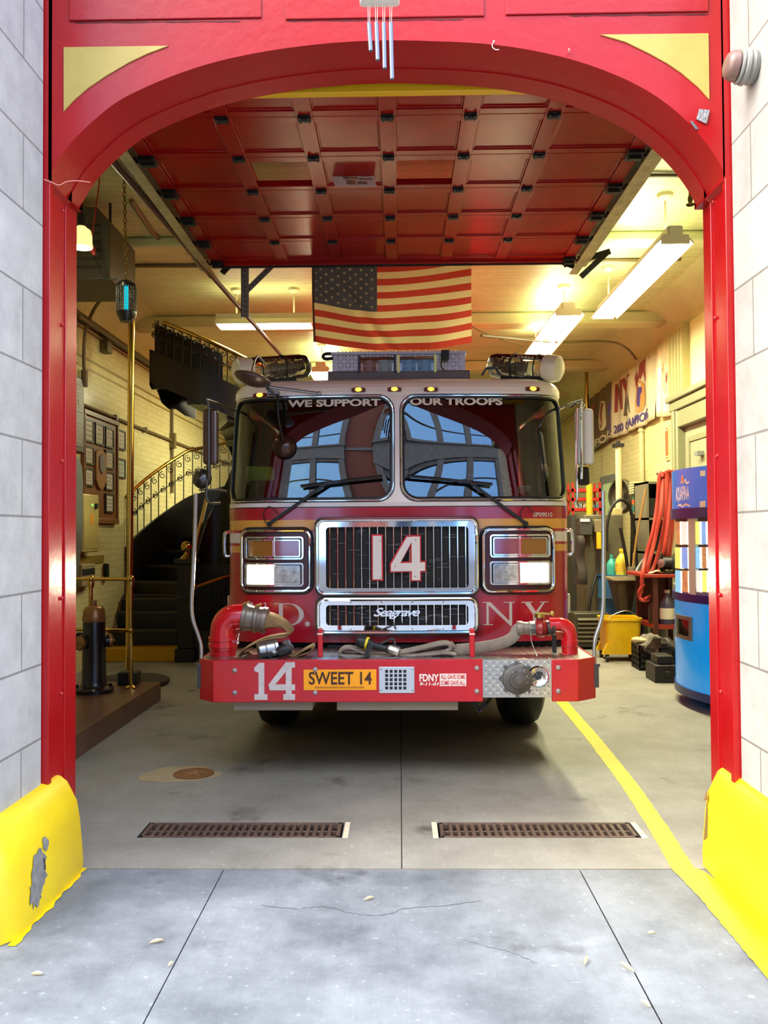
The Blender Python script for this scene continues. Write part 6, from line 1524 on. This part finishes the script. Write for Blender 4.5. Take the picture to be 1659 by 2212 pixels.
rk = thing('slat_rack', 'cream slatted wall rack with green and orange boards left of the grey locker', 'rack', (P(1382,1100,12.2).x, 12.3, 1.4))
m = MB()
for i in range(5): rbox(m, 1369, 1398, 1040+i*5.5, 1043.5+i*5.5, 12.2, .25)
m.build('slats', mat('slat_cream', (206,196,150), .45), rk)
for j, (y0, y1, c) in enumerate(((1068,1078,(30,96,70)),(1078,1090,(216,84,40)),(1090,1106,(36,92,86)))):
    m = MB(); rbox(m, 1373, 1394, y0, y1-1, 12.22, .2); m.build('coloured_board', mat('board_%d' % j, c, .5), rk)
m = MB(); rbox(m, 1374, 1393, 1110, 1160, 12.22, .3); rbox(m, 1376, 1396, 1162, 1195, 12.2, .3); m.build('dark_bin', DARK, rk, bevel=.01)
m = MB(); m.tube([P(1395,1055,11.5), P(1375,1160,11.6), P(1364,1250,11.6)], .014, 6); tag(m.build('wooden_mop', mat('mop_wood', (150,112,58), .5)), 'brown mop handle leaning between the slat rack and the sink', 'mop')
m = MB(); m.tube([P(1340,1140,11.4), P(1352,1200,11.45), P(1358,1245,11.5)], .022, 8); tag(m.build('black_pipe', BLACK), 'short black pipe leaning behind the yellow oil bottle', 'pipe')
RH = mat('hose_red', (176,58,44), .55, c2=(156,48,38), ns=14); 
hr = thing('red_hose_bundle', 'long red rubber hoses hung in loops over a hook behind the drinks machine', 'hose', P(1440, 1020, 10.4))
rn = random.Random(5)
for pts, r in ((((1432,1030),(1428,1022),(1424,1032),(1420,1090),(1410,1150),(1396,1200),(1388,1240),(1386,1280)), .024), (((1440,1026),(1436,1021),(1432,1034),(1428,1100),(1416,1160),(1404,1210),(1396,1238)), .024), (((1447,1022),(1444,1017),(1441,1030),(1438,1100),(1428,1170),(1412,1225),(1400,1240)), .022), (((1455,1024),(1451,1019),(1447,1040),(1444,1110),(1436,1180),(1424,1230)), .024), (((1462,1026),(1457,1020),(1452,1045),(1448,1130),(1442,1190),(1432,1232),(1420,1240),(1406,1236)), .022), (((1465,1030),(1462,1024),(1458,1050),(1452,1150),(1444,1210)), .022), (((1386,1276),(1383,1290),(1390,1298),(1402,1296)), .018), (((1392,1262),(1380,1278),(1384,1296),(1396,1292),(1404,1288)), .018)):
    m = MB(); m.tube([P(x, y, 10.2+rn.uniform(-.06,.06)) for x, y in pts], r, 8, 5); m.build('hose_length', RH, hr)
m = MB(); p = P(1446, 1022, 10.4); m.tube([p+V(-.15,0,-.01), p+V(.12,0,.0), V(WR-.02, 10.5, p.z+.05)], .016, 8); m.build('hook', DARK, hr)
m = MB(); m.sweep([P(1451,1050,10.35), P(1448,1090,10.35), P(1450,1130,10.35)], .05, .02, (1,0,0), 3); m.build('pale_strap', PAPER, hr)
# red table with clutter
tb = thing('red_table', 'red topped workbench behind the drinks machine, under the red hoses', 'table', (P(1425,1240,10.2).x, 10.5, 0))
a = P(1386, 1239, 10.2); b = P(1462, 1236, 10.2); TR = mat('table_red', (150,44,32), .45, c2=(132,38,28), ns=6)
m = MB(); m.box(a.x, 3.4, 10.0, 10.9, a.z-.04, a.z); m.build('table_top', TR, tb, bevel=.006)
m = MB(); m.box(a.x+.12, 3.4, 10.1, 10.85, .42, .47); m.build('low_shelf', TR, tb)
for x in (a.x+.12, 3.33):
    for y in (10.08, 10.8): m = MB(); m.box(x-.025, x+.025, y-.025, y+.025, 0, a.z-.04); m.build('leg', mat('table_leg', (70,26,22), .5), tb)
m = MB(); m.box(a.x+.14, 3.36, 10.82, 10.85, .47, a.z-.04); m.build('back_panel', mat('table_back', (64,20,16), .6), tb)
zt = a.z
m = MB(); p = P(1425, 1232, 10.15); m.grid(lambda u, v: V(p.x-.14+.28*u, 10.08+.2*v, zt+.012+.03*math.sin(5*u+2*v)**2*math.sin(math.pi*u)), 14, 8); o = m.build('cloth_rag', mat('rag_cream', (216,206,166), .8), normals=False); s_ = o.modifiers.new('thick', 'SOLIDIFY'); s_.thickness = .008; tag(o, 'cream rag lying on the red workbench', 'cloth')
rl = thing('hose_reel', 'small black and grey motor reel on the red workbench by the drinks machine', 'reel', (P(1447,1215,10.1).x, 10.12, zt))
x = P(1447,1215,10.1).x; m = MB(); m.lathe([(0,-.09),(.11,-.09),(.12,-.07),(.075,-.06),(.075,.06),(.12,.07),(.11,.09),(0,.09)], (x, 10.12, zt+.125), (.8,-.6,0), 24); m.build('drum', BLACK, rl)
m = MB(); m.lathe([(0,0),(.04,0),(.05,.04),(.02,.05),(0,.05)], V(x,10.12,zt+.125)+V(-.072,-.054,0)*1.0-V(.02,.015,0), V(-.8,-.6,0), 16); m.build('hub', ALU, rl); m = MB(); m.box(x-.08, x+.1, 10.05, 10.2, zt+.001, zt+.03); m.build('foot', DARK, rl)
bottle('cleaner_jug', 'white and navy cleaner jug on the low shelf under the red workbench', 'jug', 1440, .085, .36, mat('jug_navy', (60,58,84), .35), mat('cap_white', (200,200,196), .4), 10.2, z=.47, labm=mat('jug_label_white', (206,200,186), .5))
m = MB(); x = P(1416,1310,10.3).x; m.lathe([(0,0),(.08,0),(.085,.05),(.085,.2),(.06,.24),(.03,.25),(.03,.28),(0,.28)], (x, 10.3, .47), n=16); tag(m.build('grease_can', DARK), 'dark grease can on the low shelf left of the navy jug', 'can')
# crates and junk on the floor
CR = mat('crate_black', (26,24,22), .5)
def crate(lab, px0, px1, d, h, dp=.34, lbl='milk crate'):
    a = P(px0, 1400, d).x; b = P(px1, 1400, d).x; o = thing('milk_crate', lab, 'crate', ((a+b)/2, d+dp/2, 0), 'black milk crates'); m = MB()
    for i in range(5):
        z = .01+(h-.03)*i/4; m.box(a,b,d,d+.012,z,z+.022); m.box(a,b,d+dp-.012,d+dp,z,z+.022); m.box(a,a+.012,d,d+dp,z,z+.022); m.box(b-.012,b,d,d+dp,z,z+.022)
    n = 8
    for i in range(n+1):
        x = a+(b-a-.012)*i/n; m.box(x,x+.012,d,d+.01,0,h); m.box(x,x+.012,d+dp-.01,d+dp,0,h); y = d+(dp-.012)*i/n; m.box(a,a+.01,y,y+.012,0,h); m.box(b-.01,b,y,y+.012,0,h)
    m.box(a,b,d,d+dp,0,.012); m.build('crate_lattice', CR, o, flat=True); return (a+b)/2, d+dp/2, h, b-a
cx1, cy1, h1, w1 = crate('black lattice crate right of the mop bucket, filled with rags', 1381, 1422, 9.75, .28)
cx2, cy2, h2, w2 = crate('black lattice crate next to the drinks machine, with dark gear inside', 1425, 1464, 9.4, .30)
def lump(lab, name, cat, c, r, mt, seed, sc=(1,1,.8)):
    rn = random.Random(seed); m = MB(); m.sphere(c, r, 18, sc); 
    ph = [rn.uniform(0,6) for _ in range(6)]
    nv = []
    for x, y, z in m.v:
        d = V(x,y,z)-Vector(c); k = 1+.22*math.sin(d.x*38+ph[0])*math.sin(d.y*33+ph[1])+.16*math.sin(d.z*52+ph[2]+d.x*20); nv.append(tuple(Vector(c)+d*k))
    m.v = nv; return tag(m.build(name, mt, ang=70), lab, cat)
RAGG = mat('rag_grey', (128,124,112), .85, c2=(96,92,84), ns=12)
lump('grey rag heaped out of the left black crate', 'grey_rag', 'cloth', V(cx1+.03, cy1-.06, h1-.02), .15, RAGG, 3)
lump('pale glove lying on the rags in the left black crate', 'work_glove', 'glove', V(cx1-.1, cy1-.12, h1+.05), .06, mat('glove_cream', (196,184,140), .8), 8, (1.3,.8,.6))
lump('dark bundle of gear in the crate next to the drinks machine', 'gear_bundle', 'bundle', V(cx2, cy2-.02, h2-.03), .16, DARK, 5)
m = MB(); a = P(1415, 1452, 8.95); b = P(1462, 1405, 8.95); m.box(a.x, b.x, 8.95, 9.3, .0, .18); m.box(a.x+.04, b.x-.02, 9.0, 9.25, .18, .27); m.box(a.x+.1, a.x+.16, 8.94, 8.96, .06, .12); tag(m.build('tool_box', mat('tool_box_black', (30,27,24), .5), bevel=.012), 'flat black tool box on the floor in front of the crates', 'toolbox')
# red shelf unit far behind the mirror
rs = thing('red_shelf', 'red wire shelf with small goods far behind the right cab mirror', 'shelf', (P(1270,1100,14).x, 14.2, 0))
a = P(1236, 1108, 14); b = P(1298, 1055, 14); RS = mat('shelf_red', (190,36,30), .4)
m = MB()
for y in (1104, 1082, 1062): z = P(1270, y, 14).z; m = MB(); m.box(a.x, b.x, 14, 14.4, z, z+.05); m.build('shelf_board', RS, rs)
m = MB(); m.box(a.x-.02, b.x+.02, 13.98, 14.42, 0, P(1270, 1112, 14).z); m.build('base_cabinet', DGREY, rs)
for x in (a.x, b.x-.03):
    for y in (14, 14.37): m = MB(); m.box(x, x+.03, y, y+.03, P(1270, 1112, 14).z, b.z+.1); m.build('post', RS, rs)
m = MB(); rn = random.Random(12)
for i in range(6): x = a.x+.05+i*.068; z = P(1270, 1104, 14).z+.05; m.box(x, x+.05, 14.05, 14.2, z, z+rn.uniform(.05,.1))
m.build('small_goods', mat('goods_mixed', (196,184,150), .6, c2=(90,130,150), ns=30, lo=.48, hi=.52), rs)
m = MB(); x = P(1273, 1060, 13.6).x; m.cyl((x,13.6,0),(x,13.6,P(1273,1046,13.6).z), .05); tag(m.build('yellow_post', mat('post_yellow', (212,176,36), .45)), 'yellow post standing before the far red shelf', 'post')
m = MB(); x = P(1268, 900, 15.5).x; m.cyl((x,15.5,0),(x,15.5,ZC), .035); tag(m.build('far_sliding_pole', BRASS), 'far brass sliding pole seen above the right cab mirror', 'pole')
# doorway far along the right wall, its brightness put in as emission
ya, yb = PX(1304, 1080, WR).y, PX(1331, 1080, WR).y; zt = PX(1317, 1042, WR).z
m = MB(); m.box(WR-.01, WR+.02, yb, ya, 0, zt); struct(m.build('door_3', mat('door_green_glow', (176,196,136), .4, emit=.25, ec=(180,206,140))))
m = MB(); m.box(WR-.04, WR+.02, yb-.1, ya+.1, zt, zt+.12); m.box(WR-.04, WR+.02, ya, ya+.1, 0, zt); struct(m.build('trim_16', GREY))
# sage door with its casing, near the drinks machine
yd = PX(1468, 900, WR).y; zl = PX(1475, 865, WR).z
dd = MB(); dd.box(WR-.02, WR+.03, yd-1.5, yd-.25, 0, zl-.3); d2 = struct(dd.build('door_2', mat('door_sage', (150,150,124), .35)), 'sage green panelled door in the right wall')
m = MB(); m.box(WR-.12, WR+.02, yd-.26, yd-.02, 0, zl-.06); m.box(WR-.14, WR+.02, yd-1.75, yd, zl-.14, zl-.02); m.box(WR-.11, WR+.02, yd-1.7, yd-.03, zl-.36, zl-.14); m.box(WR-.18, WR+.02, yd-1.8, yd+.03, zl-.02, zl+.05); m.box(WR-.145, WR+.02, yd-.2, yd-.1, 0, zl-.14); m.build('door_casing', GREENPAINT, d2, bevel=.012)
m = MB()
for z0, z1 in ((.25,1.1),(1.25,zl-.5)): m.ring([(yd-1.35,z0),(yd-.4,z0),(yd-.4,z1),(yd-1.35,z1)], [(yd-1.29,z0+.06),(yd-.46,z0+.06),(yd-.46,z1-.06),(yd-1.29,z1-.06)], lambda u, v, t: (WR-.035+.03*t, u, v))
m.build('door_moulding', GREENPAINT, d2, flat=True)
m = MB(); p = PX(1510, 975, WR-.06); m.box(WR-.1, WR-.02, p.y-.06, p.y+.06, p.z-.05, p.z); m.build('latch', GREY, d2)
m = MB(); y0_ = yd-.05; m.box(WR-.16, WR+.01, y0_-.62, y0_, zl+.05, ZC-.36); 
for k in range(5): m.box(WR-.168, WR-.15, y0_-.6+k*.12, y0_-.595+k*.12, zl+.05, ZC-.4)
struct(m.build('wall_right_panelling', mat('panelling_sage', (176,166,116), .35)))
m = MB(); m.box(WR-.08, WR+.01, y0_-2.4, y0_-.62, zl+.05, ZC-.36); struct(m.build('wall_right_upper', mat('upper_cream', (232,222,170), .4)))
# banners
def banner(lab, x0, x1, yt0, yt1, yb0, yb1, base, decor, nm='wall_banner'):
    X = WR-.05
    A = PX(x0, yt0, X); Bq = PX(x1, yt1, X); C = PX(x1, yb1, X); D = PX(x0, yb0, X)
    q = quadmap(D, C, Bq, A)
    f = lambda u, v, o=0: q(u, v)+V(-(.03+.02*math.sin(u*14+v*3)*(.3+.7*(1-v))+.015*math.sin(u*31))-o, 0, -.02*math.sin(math.pi*u)*(1-v))
    m = MB(); m.grid(f, 44, 10); o = m.build(nm, base, normals=False); s_ = o.modifiers.new('thick', 'SOLIDIFY'); s_.thickness = .004
    tag(o, lab, 'banner', 'banners along the right wall')
    for kind, *a in decor:
        if kind == 'poly':
            pts, mt = a; m = MB()
            xs = [p[0] for p in pts]; ys = [p[1] for p in pts]; n = 6
            m.add([f(u, v, .008) for u, v in pts], [tuple(range(len(pts)))]); m.build('printed_mark', mt, o, flat=True, normals=False)
        else:
            s, u0, u1, v0, v1, mt, b = a; text('printed_lettering', s, mt, o, lambda u, v, t=0: f(u0+(u1-u0)*u, v0+(v1-v0)*v, .009), bold=b)
    return o
BW = mat('vinyl_white', (216,204,172), .3, coat=.4); BD = mat('vinyl_maroon', (92,70,62), .35, coat=.4); BR = mat('print_maroon', (140,56,52), .4); BP = mat('print_purple', (84,66,128), .4); BO = mat('print_tan', (196,140,84), .4); BK = mat('print_dark', (90,84,66), .5)
def ell(cu, cv, ru, rv, n=20): return [(cu+ru*math.cos(2*math.pi*i/n), cv+rv*math.sin(2*math.pi*i/n)) for i in range(n)]
banner('maroon banner farthest along the right wall, half behind the cab mirror', 1262, 1328, 875, 820, 985, 945, BD, [('poly', ell(.68,.52,.13,.26), BW), ('poly', ell(.68,.52,.1,.2), BR), ('poly', [(.1,.35),(.45,.3),(.48,.85),(.2,.85)], BR), ('poly', [(.86,.1),(1,.1),(1,.75),(.9,.6)], BP), ('text', 'CHAMPIONS', -.0, .98, .03, .17, BW, .03)])
banner('white banner with maroon letters in the middle of the right wall', 1325, 1421, 824, 752, 948, 903, BW, [('text', 'NY', .1, .48, .42, .9, BR, .04), ('poly', ell(.68,.45,.1,.24), BO), ('poly', ell(.68,.45,.06,.15), BP), ('poly', [(.55,.8),(.62,.55),(.75,.8),(.82,.6),(.9,.95),(.7,.95)], BR), ('poly', [(.3,.3),(.36,.62),(.42,.4),(.46,.6),(.5,.28)], BK), ('text', '2000 CHAMPIONS', .1, .88, .06, .2, BP, .03)])
banner('cream banner with a crowned emblem nearest the sage door', 1424, 1482, 748, 700, 900, 890, mat('vinyl_cream', (224,214,172), .3, coat=.4), [('poly', ell(.42,.5,.2,.36), BW), ('poly', [(.28,.5),(.26,.72),(.34,.64),(.42,.78),(.5,.64),(.58,.72),(.56,.5)], BO), ('text', 'NY', .33, .52, .42, .56, BR, .04), ('poly', [(.42,.3),(.66,.3),(.66,.4),(.42,.4)], BK), ('poly', ell(.42,.18,.03,.03), BK), ('poly', ell(.2,.5,.025,.03), BK), ('poly', ell(.22,.38,.02,.03), BK), ('poly', ell(.25,.62,.02,.03), BK)])
a = PX(1440, 920, WR-.02); b = PX(1440, 995, WR-.02)
m = MB(); m.box(WR-.02, WR-.003, a.y-.07, a.y+.07, b.z, a.z); o = m.build('red_sign_strip', mat('sign_pale', (226,206,140), .5)); tag(o, 'narrow upright red lettered sign on the right tiles left of the sage door', 'sign')
m = MB()
h_ = a.z-b.z
m.prism([(a.y-.05,b.z+h_*.9),(a.y+.05,b.z+h_*.9),(a.y,b.z+h_*.97)], lambda u, v, t: (WR-.021-.002*t, u, v)); m.prism([(a.y-.05,b.z+h_*.1),(a.y+.05,b.z+h_*.1),(a.y,b.z+h_*.03)], lambda u, v, t: (WR-.021-.002*t, u, v)); m.box(WR-.023, WR-.02, a.y-.06, a.y+.06, b.z+h_*.14, b.z+h_*.86); m.build('red_field', mat('sign_red', (206,92,60), .5), o, flat=True)
for xx, y0, y1 in ((1386,918,1030),): 
    m = MB(); p = PX(xx, 960, WR-.04); m.tube([(WR-.04, p.y, 1.4), (WR-.04, p.y, PX(xx, 918, WR).z)], .035, 8); m.tube([(WR-.04, p.y, PX(xx,935,WR).z), (WR-.04, p.y, PX(xx,930,WR).z)], .05, 8); struct(m.build('trim_17', CREAM_D))
# ceiling cable curves and small ceiling fittings at right
m = MB(); m.tube([P(1040,725,10.62), P(1200,738,11.5), P(1310,738,11.8), P(1350,750,12.2), P(1374,775,12.6)], .02, 6, 6); m.tube([P(1020,706,10.6), P(1060,725,11.0), P(1130,748,11.6)], .008, 5, 4); struct(m.build('ceiling_trim', mat('conduit_brown', 0)))
x = P(1392, 425, 6.6)
m = MB(); m.lathe([(.07,0),(.075,.01),(.06,.02),(0,.022)], (x.x, 6.7, ZC), (0,0,-1), 20); tag(m.build('ceiling_rose', mat('rose_grey', (120,110,80), .5)), 'small round plate on the ceiling at the upper right', 'ceiling plate')
m = MB(); p = P(1491, 430, 6.8); m.tube([V(p.x, p.y, ZC), V(p.x, p.y, p.z+.03)], .012, 6); m.sphere(p, .03, 10, (.7,.7,1.3)); m.lathe([(.03,0),(.034,.01),(0,.012)], p+V(0,0,-.05), n=12); tag(m.build('sprinkler_head', OLDBRASS), 'brass sprinkler head under the ceiling above the long strip light', 'sprinkler')
# hanging chain by the right track
m = MB(); p0 = P(1385, 385, 6.6); p1 = P(1352, 445, 6.9)
for i in range(14):
    q = p0.lerp(p1, i/13); ex = V(1,0,0) if i % 2 else V(0,1,0)
    m.tube([q+ex*(.010*math.cos(t))+V(0,0,.016*math.sin(t)) for t in [2*math.pi*k/8 for k in range(8)]], .004, 4, closed=True)
tag(m.build('door_chain', DARK), 'dark chain hanging by the right door track', 'chain')
# ------------------------------------------------------------------ things on the ground
def grate(lab, x0, x1):
    o = thing('drain_grate', lab, 'drain grate', ((x0+x1)/2, (yF0+yF1)/2, 0), 'floor drain grates')
    m = MB(); y0, y1 = yF0+.003, yF1-.003; x0 += .012; x1 -= .012
    m.box(x0,x1,y0,y0+.022,-.03,.003); m.box(x0,x1,y1-.022,y1,-.03,.003); m.box(x0,x0+.02,y0,y1,-.03,.003); m.box(x1-.02,x1,y0,y1,-.03,.003); m.build('frame', RUST, o, bevel=.003)
    m = MB(); n = int((x1-x0-.04)/.0375)
    for i in range(1, n): x = x0+.02+(x1-x0-.04)*i/n; m.box(x-.0095,x+.0095,y0+.02,y1-.02,-.03,.001)
    m.box(x0,x1,(y0+y1)/2-.008,(y0+y1)/2+.008,-.03,-.004); m.build('bars', RUST, o, bevel=.002)
    m = MB()
    return o
grate('long rusty drain grate in the floor on the left, nearer the round cover', -1.355, -.305); grate('long rusty drain grate in the floor on the right, ending at the yellow stripe', .188, 1.215)
m = MB()
for x, w in ((-.30,.026),(.16,.028),(1.215,.03)): m.box(x, x+w, yF0-.005, yF1+.005, 0, .0015)
struct(m.build('floor_trim', mat('mortar_pale', (196,176,140), .8, c2=(206,200,186), ns=30)))
c = P(419, 1668, 5.63); c.z = 0
m = MB(); pts = []
rn = random.Random(2)
for i in range(26): t = 2*math.pi*i/26; k = rn.uniform(.9,1.15); pts.append((c.x-.09+.24*k*math.cos(t), 5.62+.19*k*math.sin(t), .0012))
m.add(pts, [tuple(range(26))]); struct(m.build('floor_mark', mat('cover_mortar', (164,144,108), .8, c2=(150,134,104), ns=12), normals=False))
dc = thing('drain_cover', 'small round rusty drain cover set in the floor at left', 'drain cover', c)
m = MB(); m.lathe([(.13,0),(.13,.006),(.115,.006),(.112,.003),(0,.003)], c, n=36); m.build('plate', mat('cover_rust', (132,84,48), .5, .4, c2=(104,66,40), ns=14), dc)
m = MB()
for k in range(5):
    t = math.pi/2+k*2*math.pi/5; a = c+V(.09*math.cos(t), .09*math.sin(t), .005); b1 = c+V(.03*math.cos(t+.5), .03*math.sin(t+.5), .005); b2 = c+V(.03*math.cos(t-.5), .03*math.sin(t-.5), .005); m.add([a, b2, c+V(0,0,.005), b1], [(0,1,2,3)])
m.build('raised_star', mat('cover_rust_light', (160,110,70), .45, .4), dc, flat=True)
LEAF = mat('dry_leaf', (214,196,150), .7, c2=(196,170,120), ns=20)
def leaf(lab, px, py, L_, ang):
    p = P(px, py, 4); v = CAM_R @ Vector(((px-829.5)/F_PX, -(py-1106.0)/F_PX, -1.0)); k = (0-EYE)/v.z; p = V(v.x*k, v.y*k, .003)
    m = MB(); n = 10; vs = []; ca, sa = math.cos(ang), math.sin(ang)
    for i in range(n+1):
        t = i/n; w = L_*.11*math.sin(math.pi*t)**.7
        for s in (-1, 0, 1): x = (t-.5)*L_; y = s*w; vs.append((p.x+x*ca-y*sa, p.y+x*sa+y*ca, .004+.012*(1-abs(s))*math.sin(math.pi*t)*-.3+.008*abs(s)*math.sin(math.pi*t)+.004*t))
    m.add(vs, [(3*i+j, 3*i+j+1, 3*i+j+4, 3*i+j+3) for i in range(n) for j in range(2)])
    o = m.build('fallen_leaf', LEAF, normals=False); tag(o, lab, 'leaf', 'dry leaves on the pavement'); s_ = o.modifiers.new('thick', 'SOLIDIFY'); s_.thickness = .0015
for lab, x, y, L_, a in (('dry leaf on the pavement left of the left joint', 338, 2037, .055, .35), ('dry leaf on the pavement nearest the left plinth', 80, 2107, .045, -.1), ('dry leaf lying just below the garage threshold at mid pavement', 797, 1944, .05, .5), ('dry leaf on the pavement between the mid pavement and the right joint', 1266, 2079, .06, 1.2), ('dry leaf caught in the right pavement joint', 1355, 2093, .075, 2.05), ('dry leaf in the left pavement joint', 369, 2086, .03, 1.0), ('dry leaf on the pavement right of the right joint', 1407, 2018, .03, 0), ('dry leaf at the lower right by the edge of the right joint', 1395, 2172, .045, 2.1), ('white scrap of leaf on the garage floor left of the bumper', 415, 1492, .08, .3)):
    leaf(lab, x, y, L_, a)
